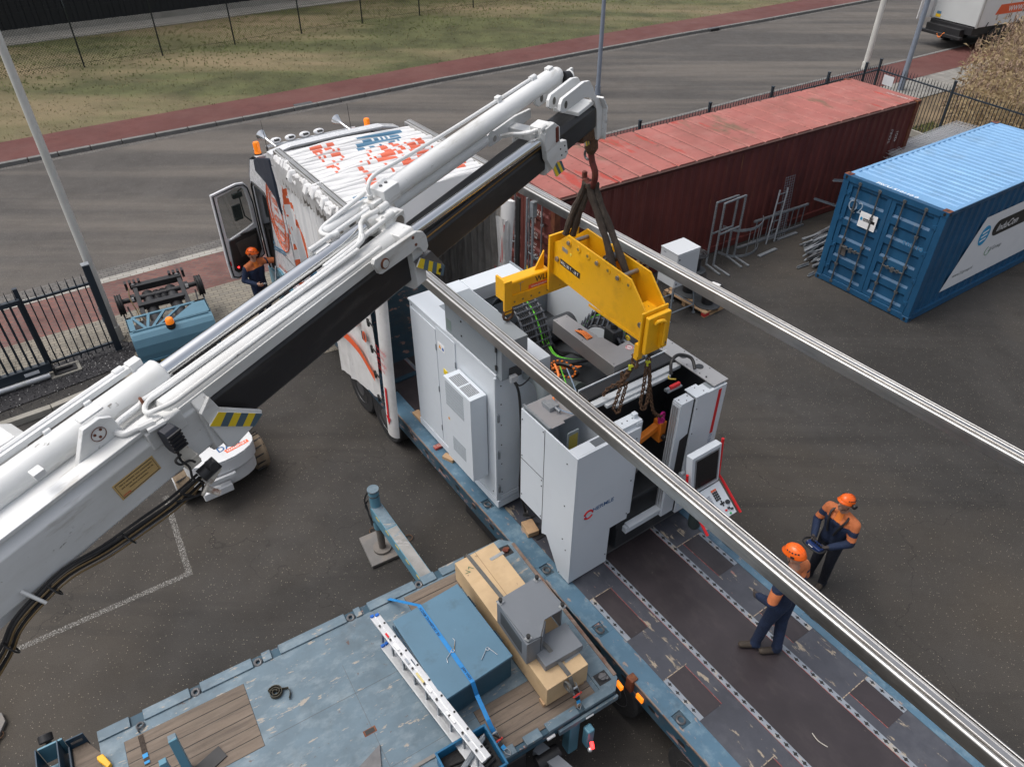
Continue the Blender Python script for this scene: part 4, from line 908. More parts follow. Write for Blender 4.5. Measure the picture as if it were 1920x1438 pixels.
    # grey air pipe elbow and hoses beside the cabinet
    MB().tube(smooth([(2.44,.62,3.30),(2.56,.66,3.30),(2.68,.68,3.24),(2.74,.68,3.10),(2.75,.68,2.86)]), .088, 18).build('air_pipe', mat('grey pipe plastic', (.22,.25,.26), .4, 0, .05, 3), mt)
    MB().cyl((2.75,.68,2.86),(2.75,.68,2.75),.096,n=20).build('pipe_collar', BLKP, mt)
    MB().tube(smooth([(2.56,.34,3.38),(2.56,.42,3.15),(2.56,.46,2.6),(2.60,.44,2.0),(2.66,.38,1.5),(2.75,.42,1.08)]), .018, 8).build('power_hose', BLKC, mt)
    MB().tube(smooth([(2.58,.34,3.40),(2.60,.40,3.30),(2.62,.50,3.34),(2.60,.60,3.40)]), .010, 6).build('thin_hose', BLKC, mt)
    MB().tube(smooth([(2.70,.86,3.50),(2.86,.80,3.46),(2.98,.68,3.38),(3.06,.58,3.32),(3.10,.56,3.28)]), .016, 8).build('orange_cable', ORGC, mt)
    MB().tube(smooth([(2.74,.92,3.46),(2.95,.84,3.40),(3.10,.78,3.35),(3.2,.74,3.30)]), .008, 6).build('earth_cable', GRNC, mt)
    MB().tube(smooth([(2.80,.98,3.44),(3.0,.92,3.37),(3.2,.84,3.32),(3.38,.74,3.31),(3.42,.62,3.31),(3.30,.54,3.31),(3.22,.52,3.31)]), .009, 6).build('blue_hose', mat('pale blue hose', (.20,.27,.36), .4, 0, .1, 4), mt)
    m = MB()
    for k in range(5): m.tube(smooth([(2.50,.62+.03*k,1.40),(2.62,.50+.03*k,1.22),(2.78,.44-.02*k,1.10),(2.92,.40+.02*k,1.16)]), .010, 6)
    m.build('loose_cables', BLKC, mt); MB().box(2.86,2.95,.34,.42,1.02,1.09).build('plug', GAL, mt, bevel=.01)
    MB().obox((2.66,.56,2.15), (.34,.02,.62), (1,.25,.2), (-.5,.2,1)).build('loose_panel', MG, mt)
    chain_link([(2.74,.46,2.35),(2.80,.44,2.2),(2.83,.42,2.0),(2.84,.42,1.75)], .10, (0,1,0), 'small_chain', 10)
    # --- front left housing
    MB().prism([(2.92,1.69),(3.40,1.69),(3.40,1.44),(3.50,1.50),(3.78,1.03),(4.0,1.03),(4.0,3.25),(2.92,3.25)], .20, .222, 'y').build('housing_side', MW, mt, bevel=.003)
    MB().prism([(.2225,1.03),(.835,1.03),(.835,1.69),(1.12,1.69),(1.15,3.25),(.2225,3.25)], 3.978, 4.0, 'x').build('housing_front', MW, mt, bevel=.003)
    MB().prism([(3.40,1.45),(3.49,1.5),(3.77,1.04),(3.977,1.04),(3.977,1.70),(3.40,1.70)], .81, .835, 'y').build('leg_side', MW, mt)
    MB().prism([(2.92,1.70),(3.977,1.70),(3.977,1.72),(2.92,1.72)], .2225, .80, 'y').build('housing_floor', MG, mt)
    MB().box(2.92, 3.977, .80, .82, 1.72, 3.24).build('housing_inner_wall', MW, mt)
    MB().box(3.82, 3.977, .2225, 1.12, 3.225, 3.25).build('housing_top', MW, mt, bevel=.002)
    MB().box(3.85, 3.86, .50, .70, 3.10, 3.2245).box(3.85,3.975,.70,.705,3.10,3.2245).build('pocket', MG, mt)
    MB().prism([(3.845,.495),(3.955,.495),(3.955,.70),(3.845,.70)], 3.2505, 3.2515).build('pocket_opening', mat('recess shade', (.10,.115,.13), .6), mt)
    MB().box(2.90, 2.925, .24, .82, 1.72, 3.24).build('housing_back', MW, mt)
    MB().prism([(2.93,.26),(3.44,.26),(3.44,.46),(3.40,.46),(3.40,.70),(3.52,.70),(3.52,.82),(2.93,.82)], 3.255, 3.27).build('grey_cover_plate', mat('cover plate', (.34,.335,.345), .45, .3, .04, 2), mt, bevel=.002)
    MB().box(3.05,3.20,.42,.56,3.271,3.33).box(3.0,3.05,.44,.50,3.271,3.31).cyl((3.2,.5,3.31),(3.29,.5,3.31),.018,n=8).build('valve_block', GAL, mt, bevel=.004)
    MB().box(2.92,3.45,.222,.25,3.271,3.30).build('plate_rail', GAL, mt)
    MB().box(3.50,3.52,.45,.62,2.55,3.15).build('inner_door', mat('inner door grey', (.27,.31,.33), .4), mt, bevel=.02)
    MB().box(3.5205,3.524,.47,.60,2.60,3.10).build('door_seal', mat('yellow seal', (.45,.36,.05), .5), mt)
    MB().box(3.396,3.402,.196,.2,1.7,3.25).box(2.92,3.396,.196,.2,2.44,2.446).build('panel_seam', MD, mt)
    s = MB(); screws(s, [(x,.1965,z) for x,z in ((2.95,3.1),(2.95,2.5),(2.95,1.8),(3.37,3.2),(3.37,2.40),(3.37,2.30),(3.37,1.75),(3.83,3.05),(3.83,2.35),(3.83,1.75),(3.45,1.47),(3.9,1.6),(3.55,1.42),(3.80,1.06))], (0,-1,0)); screws(s, [(4.003,1.10,z) for z in (3.1,2.4,1.8)]+[(4.003,.80,1.2)], (1,0,0)); s.build('screws', MD, mt)
    # logo and wordmark on the front housing
    hx = 4.0012
    MB().ring((hx,.44,2.20), (1,0,0), .065, .013, 24, 5, xd=(0,1,0), a0=10, a1=170).ring((hx,.44,2.20), (1,0,0), .065, .013, 24, 5, xd=(0,1,0), a0=200, a1=330).build('logo', REDP, mt)
    MB().prism([(.375,2.14),(.42,2.14),(.40,2.20)], hx-.001, hx+.003, 'x').build('logo_mark', mat('logo blue', (.03,.10,.25), .5), mt)
    text('HERMLE', mt, mat('logo blue', (.03,.10,.25), .5), (hx,.50,2.205), (0,1,0), (0,0,1), .095, bold=.012)
    # inner structure right of the front housing
    MB().box(3.80,3.97,1.10,1.20,1.72,3.30).box(3.80,3.96,.84,1.20,3.251,3.32).build('door_post', MW, mt, bevel=.004)
    MB().box(3.84,3.90,1.12,1.18,3.301,3.38).box(3.82,3.94,1.20,1.215,3.0,3.28).build('post_bracket', MW, mt, bevel=.004)
    s = MB(); screws(s, [(3.88,.95+.08*k,3.322) for k in range(3)]+[(3.972,1.15,z) for z in (3.2,3.0,2.8)], (0,0,1), .008); s.build('screws', MD, mt)
    # black roller bar and rail across the opening
    MB().box(3.215,3.395,.84,2.30,3.30,3.405).build('roller_cover', mat('ribbed black cover', (.010,.011,.013), .35, 0, .15, 8, (), .3, 90), mt, bevel=.006)
    MB().box(3.20,3.212,.84,2.3,3.33,3.42).build('roller_edge', MW, mt); 
    MB().box(3.41,3.50,.86,2.28,3.32,3.37).box(3.50,3.56,1.0,2.05,3.30,3.34).box(3.56,3.60,1.08,1.6,3.28,3.31).build('slide_rail', mat('rail light grey', (.55,.58,.6), .4, .2, .04, 3), mt, bevel=.003)
    # work space
    MB().box(3.20,3.24,1.0,2.42,1.9,3.28).build('work_space_rear', MD, mt)
    MB().box(3.12,3.22,1.12,1.5,1.95,3.28).build('stainless_screen', mat('brown reflecting sheet', (.10,.06,.04), .3, .6, .1, 2), mt)
    MB().box(3.24,4.0,2.40,2.44,1.5,3.38).build('work_space_side', MD, mt)
    MB().box(3.24,3.95,1.0,2.42,1.5,1.9).build('work_space_floor', MD, mt)
    m = MB(); m.cyl((3.6,1.35,1.9),(3.6,1.35,2.2),.16,n=20).cyl((3.6,1.35,2.2),(3.6,1.35,2.26),.22,n=24).box(3.45,3.75,1.05,1.2,1.9,2.35).build('rotary_table', DSTL, mt, bevel=.01)
    # lifting cross bar
    MB().beam((3.70,1.12,2.55),(3.70,1.80,2.75), .085, .085).obox((3.72,1.80,2.68),(.14,.10,.32),(1,0,0)).build('lifting_bar', mat('transport orange', (.70,.20,.02), .45, 0, .1, 3), mt, bevel=.006)
    MB().cyl((3.80,1.80,2.62),(3.86,1.80,2.62),.04,n=12).build('bar_knob', BLKP, mt)
    # front right column
    MB().box(3.93,4.10,1.95,2.47,1.35,3.38).build('right_column', MW, mt, bevel=.005)
    MB().box(3.93,4.07,1.71,1.93,1.40,3.34).build('sliding_door', MW, mt, bevel=.005)
    MB().box(3.93,4.075,1.935,1.946,1.38,3.35).build('door_gap', BLKP, mt)
    MB().prism([(1.80,2.75),(1.925,2.80),(1.925,1.9),(1.80,1.95)], 4.0705, 4.074, 'x').build('door_window', BLK, mt)
    m = MB(); 
    for k in range(3): m.box(3.95+.035*k,3.972+.035*k,1.700,1.712,1.45,3.30)
    m.build('guide_strips', ALU, mt)
    MB().box(3.93,4.07,1.72,1.93,3.345,3.36).box(3.90,4.10,1.93,2.12,3.3805,3.395).build('column_cap', MW, mt, bevel=.002)
    MB().box(3.94,4.06,2.2,2.42,3.381,3.3825).build('column_opening', MG, mt)
    MB().box(4.1,4.1035,2.33,2.38,2.62,3.34).box(4.1,4.1035,2.33,2.38,1.5,2.36).build('red_stripe', REDP, mt)
    text('C 32 U', mt, mat('logo blue', (.03,.10,.25), .5), (4.1015,2.375,2.38), (0,0,1), (0,-1,0), .075)
    s = MB(); screws(s, [(4.103,1.97,z) for z in (1.6,2.0,2.4,2.8,3.2)], (1,0,0), .008); screws(s, [(3.98,1.76,3.36),(3.98,1.9,3.36),(4.04,1.83,3.36),(3.95,2.05,3.395),(4.05,2.1,3.395)], (0,0,1), .008); s.build('screws', MD, mt)
    MB().obox((3.80,1.86,3.42),(.04,.16,.045),(1,0,0)).build('door_latch', REDP, mt, bevel=.004); MB().obox((3.80,1.84,3.39),(.07,.24,.02),(1,0,0)).cyl((3.80,1.70,3.42),(3.80,1.76,3.42),.02,n=8).build('latch_body', GAL, mt)
    MB().tube(smooth([(3.62,1.98,3.42),(3.52,2.06,3.52),(3.50,2.20,3.56),(3.62,2.30,3.54),(3.74,2.26,3.46)]), .022, 8).build('black_hose', BLKC, mt)
    MB().tube(smooth([(3.60,1.96,3.40),(3.66,1.90,3.42),(3.72,1.96,3.42)]), .010, 6).build('yellow_hose', mat('yellow hose', (.55,.42,.06), .5), mt)
    MB().cyl((3.90,2.30,3.42),(3.90,2.30,3.428),.012,n=8).build('cap', MD, mt)
    # lower front, sill and bed front
    MB().box(3.90,4.02,1.12,2.42,1.40,1.50).box(3.95,4.05,1.15,1.75,1.50,1.54).build('door_sill', MW, mt, bevel=.004)
    MB().box(3.70,3.90,1.40,2.42,1.06,1.42).build('front_base', MW, mt, bevel=.004)
    MB().box(3.55,3.75,.84,1.42,1.06,1.40).build('chip_chute', MD, mt, bevel=.01)
    MB().box(3.5,3.92,.84,2.42,1.02,1.06).build('base_frame', DSTL, mt)
    # --- control panel on its arm
    MB().tube(smooth([(3.98,2.05,1.80),(4.14,1.98,1.72),(4.30,1.96,1.70)]), .06, 12).cyl((4.42,1.98,2.3),(4.42,1.98,1.42),.085,n=20).ball((4.42,1.98,1.42),.085,16,8).beam((4.3,1.96,1.70),(4.42,1.98,1.7),.12,.12).build('panel_arm', mat('dark green grey arm', (.035,.05,.05), .45), mt)
    cp = MB()
    A_, B_, C_, D_ = V((4.50,1.56,2.90)), V((4.50,2.06,2.90)), V((4.56,2.08,2.30)), V((4.56,1.58,2.30))
    cp.slab([A_,B_,C_,D_], (-1,0,-.1), .10); cpn = cp.build('screen_housing', MW, mt, bevel=.008)
    n_ = V((1,0,.1)).normalized(); q = lambda s,t_: A_.lerp(B_,s).lerp(D_.lerp(C_,s),t_)+n_*.002
    MB().slab([q(.10,.08),q(.93,.08),q(.93,.93),q(.10,.93)], n_, .004).build('screen_bezel', GAL, mt); MB().slab([q(.14,.12)+n_*.003,q(.89,.12)+n_*.003,q(.89,.88)+n_*.003,q(.14,.88)+n_*.003], n_, .002).build('screen', mat('dark screen', (.006,.007,.010), .15), mt)
    K0, K1, K2, K3 = V((4.56,1.60,2.28)), V((4.56,2.10,2.28)), V((4.90,2.12,2.00)), V((4.90,1.62,2.00)); kn = (K1-K0).cross(K3-K0); kn = kn if kn.z > 0 else -kn; kn.normalize()
    MB().slab([K0,K1,K2,K3], -kn, .06).build('keyboard_panel', MW, mt, bevel=.006)
    k = lambda s,t_,h=.003: K0.lerp(K1,s).lerp(K3.lerp(K2,s),t_)+kn*h
    def key(mb,s0,s1,t0,t1): mb.slab([k(s0,t0),k(s1,t0),k(s1,t1),k(s0,t1)], kn, .006)
    a_, b_, c_ = MB(), MB(), MB()
    for i in range(9):
        for j in range(4): key(c_, .06+i*.05,.10+i*.05,.22+j*.07,.27+j*.07)
    for i in range(5):
        for j in range(3): key(c_, .20+i*.05,.24+i*.05,.60+j*.07,.65+j*.07)
    for i in range(3):
        for j in range(5): key(a_ if j else b_, .60+i*.06,.645+i*.06,.13+j*.07,.185+j*.07)
    for i,j in ((1,0),(0,1),(1,1),(2,1),(1,2)): key(a_, .66+i*.05,.70+i*.05,.50+j*.06,.55+j*.06)
    a_.build('black_keys', BLKP, mt); b_.build('orange_keys', ORG_, mt); c_.build('grey_keys', mat('key grey', (.36,.39,.44), .5), mt)
    MB().cyl(k(.88,.62),k(.88,.62,.03),.028,n=20).cyl(k(.82,.78),k(.82,.78,.03),.015,n=14).cyl(k(.90,.84),k(.90,.84,.03),.014,n=14).build('dials', MD, mt)
    MB().cyl(k(.72,.80),k(.72,.80,.02),.013,n=12).cyl(k(.62,.92),k(.62,.92,.02),.009,n=12).build('red_buttons', REDP, mt); MB().cyl(k(.80,.93),k(.80,.93,.02),.013,n=12).build('green_button', mat('button green', (.03,.40,.10), .4), mt)
    MB().tube([(4.47,2.10,2.93),(4.52,2.11,2.36),(4.58,2.145,2.27),(4.92,2.17,1.98)], .018, 10).build('red_rail', REDP, mt); MB().tube([(4.50,1.52,2.66),(4.53,1.54,2.32),(4.60,1.57,2.22),(4.93,1.58,1.94)], .018, 10).build('red_rail', REDP, mt)
    MB().cyl((4.42,1.55,2.62),(4.42,1.49,2.62),.03,n=10).build('rail_clamp', GAL, mt)
def smooth(P, n=6):
    P = [V(p) for p in P]; out = []
    for i in range(len(P)-1):
        p0, p1, p2, p3 = P[max(0,i-1)], P[i], P[i+1], P[min(len(P)-1,i+2)]
        for k in range(n):
            t = k/n; out.append(.5*((2*p1)+(p2-p0)*t+(2*p0-5*p1+4*p2-p3)*t*t+(3*p1-p0-3*p2+p3)*t**3))
    out.append(P[-1]); return out
BLKC = mat('black cable', (.012,.012,.013), .4, 0, .2, 8); ORGC = mat('orange cable', (.80,.20,.02), .45, 0, .1, 8); GRNC = mat('green earth cable', (.12,.50,.03), .45, 0, .3, 30)
def chain_link(path, wdt, wd, name, n=16, off=None):
    """open cable carrier: cross bars over two side chains, cables inside"""
    P = smooth(path, 8); wd = V(wd).normalized(); L_ = [0]
    for a, b in zip(P, P[1:]): L_.append(L_[-1]+(b-a).length)
    def at(s):
        for i in range(len(P)-1):
            if L_[i+1] >= s: return P[i].lerp(P[i+1], (s-L_[i])/max(1e-6, L_[i+1]-L_[i])), (P[i+1]-P[i]).normalized()
        return P[-1], (P[-1]-P[-2]).normalized()
    mb = MB(); cb = MB(); gb = MB()
    for sgn in (-.5, 0, .5): mb.tube([p+wd*wdt*sgn for p in P], .018, 6)
    for k in range(n):
        p, t = at(L_[-1]*(k+.5)/n); u = t.cross(wd).normalized(); u = u if u.z > 0 else -u
        mb.obox(p+u*.03, (wdt+.03, min(.02, L_[-1]/n*.45), .012), wd, u)
    cn = max(5, int(wdt/.035))
    for k in range(cn):
        f = -.44+.88*k/(cn-1); m_ = gb if k in (cn//2, cn//2+2) else cb; m_.tube([p+wd*wdt*f for p in P], .011, 5)
    c = mb.build(name, mat('carrier plastic', (.055,.062,.075), .45, 0, .1, 5), mt); cb.build('carrier_cables', BLKC, c); gb.build('carrier_earth', GRNC, c)
machine()
# fix order-dependent lifting gear below
# ================================================================ LIFTING BEAM, SLINGS, CHAINS, HOOK
lb = thing('lifting_beam', 'yellow steel lifting beam with row of pins and two cross arms', 'lifting beam', FL, (2.9,1.33,4.3))
def lifting():
    prof = [(2.20,4.44),(3.80,4.32),(3.82,4.70),(3.53,4.99),(2.45,5.06),(2.30,4.93),(2.20,4.87)]
    for y in (1.18, 1.46): MB().prism(prof, y, y+.022, 'y').build('side_plate', YEL, lb, bevel=.003)
    MB().box(2.21,3.80,1.2025,1.4595,4.42,4.44).box(3.55,3.80,1.2025,1.4595,4.62,4.64).build('bottom_plate', YEL, lb)
    MB().box(2.9,3.82,1.172,1.178,4.335,4.37).build('lower_lip', YEL, lb)
    xs = [2.48,2.65,2.82,2.99,3.17,3.34,3.51]
    def zt(x): return 4.975-(x-2.48)*.06
    for i, x in enumerate(xs):
        for y in (1.172, 1.482): MB().cyl((x,y,zt(x)),(x,y+.007,zt(x)),.040,n=20).build('boss', YEL, lb)
        if i in (0,3,5): MB().cyl((x,1.155,zt(x)),(x,1.50,zt(x)),.026,n=16).build('pin', BOLT, lb, bevel=.003)
        else: MB().cyl((x,1.170,zt(x)),(x,1.1715,zt(x)),.018,n=16).build('pin_hole', mat('hole grey', (.20,.15,.06), .6), lb)
    for x, z in ((2.28,4.68),(3.76,4.54)): MB().cyl((x,1.155,z),(x,1.179,z),.032,n=16).build('pin', BOLT, lb, bevel=.003)
    MB().cyl((2.99,1.3,zt(2.99)),(2.99,1.45,zt(2.99)),.055,n=20).build('roller', DSTL, lb)
    # plates and arm at the left end
    MB().box(2.165,2.198,1.12,1.56,4.22,4.96).box(2.135,2.162,1.14,1.54,4.30,4.90).build('end_plate', YEL, lb, bevel=.003)
    # arm across the left end
    MB().box(1.95,2.132,.54,1.20,4.25,4.47).build('cross_arm', YEL, lb, bevel=.03); MB().box(1.95,2.132,1.45,2.14,4.25,4.47).build('cross_arm', YEL, lb, bevel=.03)
    MB().box(2.125,2.150,.53,2.15,4.14,4.29).build('hole_strip', YEL, lb, bevel=.002)
    h = MB()
    for k in range(5): h.cyl((2.1505,.64+k*.125,4.20),(2.152,.64+k*.125,4.20),.014,n=12)
    h.build('strip_holes', mat('hole grey', (.20,.15,.06), .6), lb)
    for y in (.49, 2.14): MB().box(2.12,2.155,y,y+.11,4.06,4.51).box(1.93,2.12,y+.02,y+.05,4.22,4.51).build('arm_end_plate', YEL, lb, bevel=.003)
    MB().prism([(1.15,4.46),(1.15,4.70),(1.0,4.46)], 2.03, 2.05, 'x').prism([(1.53,4.46),(1.53,4.70),(1.68,4.46)], 2.03, 2.05, 'x').build('gusset', YEL, lb)
    MB().tube([(2.134,.74,4.31),(2.134,.74,4.42)], .003, 4).tube([(2.134,.71,4.42),(2.134,.78,4.43)], .003,4).build('chalk_mark', GAL, lb)
    text('WLL', lb, BLKP, (2.1325,.96,4.365), (0,1,0), (0,0,1), .105, bold=.012)
    MB().slab([(2.1325,.86,4.295),(2.1325,1.16,4.295),(2.1325,1.16,4.35),(2.1325,.86,4.35)], (1,0,0), .0015).build('url_strip', ORG_, lb); text('www.janvandam', lb, WHT, (2.135,.90,4.308), (0,1,0), (0,0,1), .042, bold=.004)
    # end block at the right
    MB().box(3.82,3.85,1.10,1.48,4.18,4.75).box(3.86,3.92,1.13,1.46,4.24,4.71).build('end_block', YEL, lb, bevel=.012)
    MB().prism([(1.12,4.12),(1.20,4.12),(1.20,4.32),(1.12,4.32)], 3.76, 3.82, 'x').build('lower_lug', YEL, lb, bevel=.003)
    MB().tube(smooth([(3.925,1.22,4.62),(3.95,1.25,4.66),(3.97,1.32,4.64),(3.97,1.33,4.50),(3.97,1.33,4.34)],4), .022, 8).box(3.92,3.965,1.30,1.36,4.30,4.62).build('lifting_lug', YEL, lb); MB().cyl((3.92,1.40,4.31),(3.935,1.40,4.31),.026,n=14).build('lug_pin', BOLT, lb)
    # black capacity plate
    d = V((1.78,0,-.16)).normalized(); o = V((2.33,1.1795,4.635)); u = V((.056,0,1)).normalized()
    MB().slab([o, o+d*.375, o+d*.375+u*.075, o+u*.075], (0,-1,0), .002).build('capacity_plate', BLKP, lb)
    text('WLL 30 T - 18 T', lb, WHT, o+d*.012+u*.017+V((0,-.002,0)), d, u, .055, bold=.010, sx=.88)
    MB().slab([V((2.36,1.1795,4.88)), V((2.46,1.1795,4.87)), V((2.46,1.1795,4.82)), V((2.36,1.1795,4.83))], (0,-1,0), .002).build('maker_plate', GAL, lb); MB().cyl((2.52,1.18,4.84),(2.52,1.176,4.84),.016,n=12).build('test_tag', mat('tag yellow', (.7,.6,.1), .4), lb)
lifting()
HK = V((2.58,1.33,6.13))   # crane hook point
def shackle(p, ax, label, r=.055, th=.017):
    t = thing('shackle', label, 'shackle', FL, p); p = V(p)
    MB().ring(p-V((0,0,.06)), ax, r, th, 16, 8, sx=1, xd=(0,0,-1), a0=-125, a1=125).build('bow', RUSTC, t)
    a = V(ax).normalized().cross(V((0,0,1))); MB().cyl(p-a*.07, p+a*.07, .018, n=10).build('pin', RUSTC, t); return t
shackle((2.14,.55,4.10), (1,0,0), 'loose rusty shackle hanging at the front left arm of the beam', .07)
shackle((3.76,1.16,4.10), (.3,1,0), 'black shackle at the right end of the beam holding the chains', .06)
def sling(label, legs):
    t = thing('lifting_sling', label, 'sling', FL, tuple(legs[0][0]))
    for P in legs:
        P = [V(p) for p in P]; MB().tube(smooth(P, 5), [.040+.005*math.sin(k*1.7) for k in range(len(smooth(P,5)))], 10).build('strand', SLING, t)
hk = HK-V((0,0,.42))
sling('brown round sling running from the hook down to the left end of the beam', [[hk+V((-.02,-.02,0)), hk+V((-.10,-.01,-.18)), (2.40,1.28,5.30), (2.32,1.25,5.00)], [hk+V((-.01,.04,0)), hk+V((-.07,.03,-.2)), (2.45,1.33,5.30), (2.38,1.31,5.00)]])
sling('brown double sling looping down between the beam plates at right', [[hk+V((.03,-.02,.0)), hk+V((.10,-.02,-.15)), (2.96,1.29,5.22), (3.22,1.27,4.80)], [hk+V((.05,.05,0)), hk+V((.13,.04,-.15)), (3.02,1.36,5.22), (3.34,1.38,4.76)]])
t = thing('hook_block', 'rusty swivel hook under the crane head', 'hook', FL, tuple(HK))
MB().cyl(HK+V((0,0,.10)), HK+V((0,0,-.04)), .06, .075, n=18).cyl(HK-V((0,0,.04)), HK-V((0,0,.10)), .075,.04, n=18).build('swivel', RUSTC, t)
MB().tube(smooth([HK-V((0,0,.08)), HK+V((.03,0,-.18)), HK+V((.09,0,-.28)), HK+V((.08,0,-.40)), HK+V((.01,0,-.46)), HK+V((-.07,0,-.40)), HK+V((-.08,0,-.32))]), [.035]*20+[.045]*10+[.03]*6+[.02], 10).build('hook', mat('worn red hook', (.14,.03,.025), .6, .3, .4, 12, [(RUST,9,.45,.6,.8,U)]), t)
MB().ring(HK+V((-.05,0,-.13)), (0,1,0), .05, .014, 14, 8).build('latch', DSTL, t)
def chain(label, path, r=.030, th=.0095, group=None):
    t = thing('lifting_chain', label, 'chain', FL, path[0]); P = smooth(path, 8); mb = MB(); L = 0; pos = []; step = r*1.55
    acc = 0
    for a, b in zip(P, P[1:]):
        d = (b-a).length
        while acc <= d: pos.append((a.lerp(b, acc/d), (b-a).normalized())); acc += step
        acc -= d
    for i, (p, tn) in enumerate(pos):
        s = tn.orthogonal().normalized(); 
        s = (V((1,0,0)) - tn*tn.x).normalized() if abs(tn.x) < .9 else s
        if i % 2: s = tn.cross(s)
        nrm = tn.cross(s); mb.ring(p, nrm, r*.62, th, 10, 5, sx=1.45, xd=tn)
    mb.build('links', RUSTC, t); return t
chain('rusty chain running down from the beam to the middle of the machine', [(3.74,1.16,4.0),(3.66,1.13,3.75),(3.50,1.05,3.55),(3.45,1.02,3.42)])
chain('rusty chain hanging in a bunch left under the beam end', [(3.73,1.15,3.98),(3.66,1.10,3.7),(3.62,1.08,3.45),(3.60,1.07,3.30),(3.65,1.10,3.25),(3.67,1.12,3.45),(3.70,1.14,3.75)])
chain('rusty chain slack loop doubled beside the left bunch', [(3.72,1.14,3.96),(3.62,1.14,3.72),(3.58,1.12,3.6),(3.63,1.12,3.68),(3.60,1.14,3.8)])
chain('rusty chain going down to the pink eye inside the work space', [(3.84,1.30,4.08),(3.86,1.35,3.7),(3.82,1.52,3.2),(3.76,1.75,2.95)])
chain('rusty chain hanging as a long loop right under the beam end', [(3.83,1.28,4.06),(3.84,1.27,3.7),(3.83,1.27,3.45),(3.86,1.30,3.36),(3.88,1.32,3.5),(3.87,1.32,3.85)])
for p, l in (((3.73,1.15,4.0),'yellow tag tied on the left chains'),((3.84,1.30,4.06),'yellow tag tied on the right chains')):
    t = thing('chain_tag', l, 'tag', FL, p); MB().obox(V(p)+V((0,-.03,-.03)), (.03,.012,.07), (1,.3,.2)).obox(V(p)+V((.02,-.03,.0)), (.05,.012,.03), (.6,.3,.7)).build('tag', mat('tag lime', (.50,.52,.03), .5), t)
t = thing('lifting_eye', 'bright pink swivel eye on the orange transport bar', 'lifting eye', FL, (3.74,1.79,2.86))
MB().ring((3.74,1.79,2.92),(1,.2,0),.052,.018,18,8).cyl((3.74,1.79,2.82),(3.74,1.79,2.88),.045,n=14).build('eye', mat('pink enamel', (.50,.02,.22), .35), t)
# ================================================================ CRANE ARM (frame FB: x along the boom, y towards its right side, z up)
cr = thing('crane_boom', 'huge white telescopic crane arm with black inner sections and chrome rods', 'crane', FB, (-3.2,-.18,.1))
HZY = mat('hazard yellow', (.80,.58,.02), .5, 0, .08, 6, [(DIRT,9,.62,.70,.7,U)]); HZB = mat('hazard blue grey', (.075,.13,.17), .5, 0, .1, 6, [(DIRT,9,.6,.7,.6,U)])
def rrect(w0, w1, n0, n1, c):
    return [(n0+c,w0),(n1-c,w0),(n1,w0+c),(n1,w1-c),(n1-c,w1),(n0+c,w1),(n0,w1-c),(n0,w0+c)]
def hazard(parent, P, nrm, thick=.02, n=6):
    """strip P = four corners (a,b upper edge; c,d lower edge), slanted stripes"""
    a, b, c, d = [V(p) for p in P]; y_, b_ = MB(), MB(); nrm = V(nrm).normalized()
    for k in range(n):
        s0, s1 = k/n, (k+1)/n; q = [a.lerp(b,s0), a.lerp(b,s1), d.lerp(c,min(1,s1+.05)), d.lerp(c,min(1,s0+.05) if k else 0)]
        (y_ if k % 2 == 0 else b_).slab([p+nrm*thick for p in q], nrm, .003)
    MB().slab([a,b,c,d], nrm, thick).build('warning_plate', CW, parent, bevel=.002); y_.build('yellow_stripes', HZY, parent); b_.build('blue_stripes', HZB, parent)
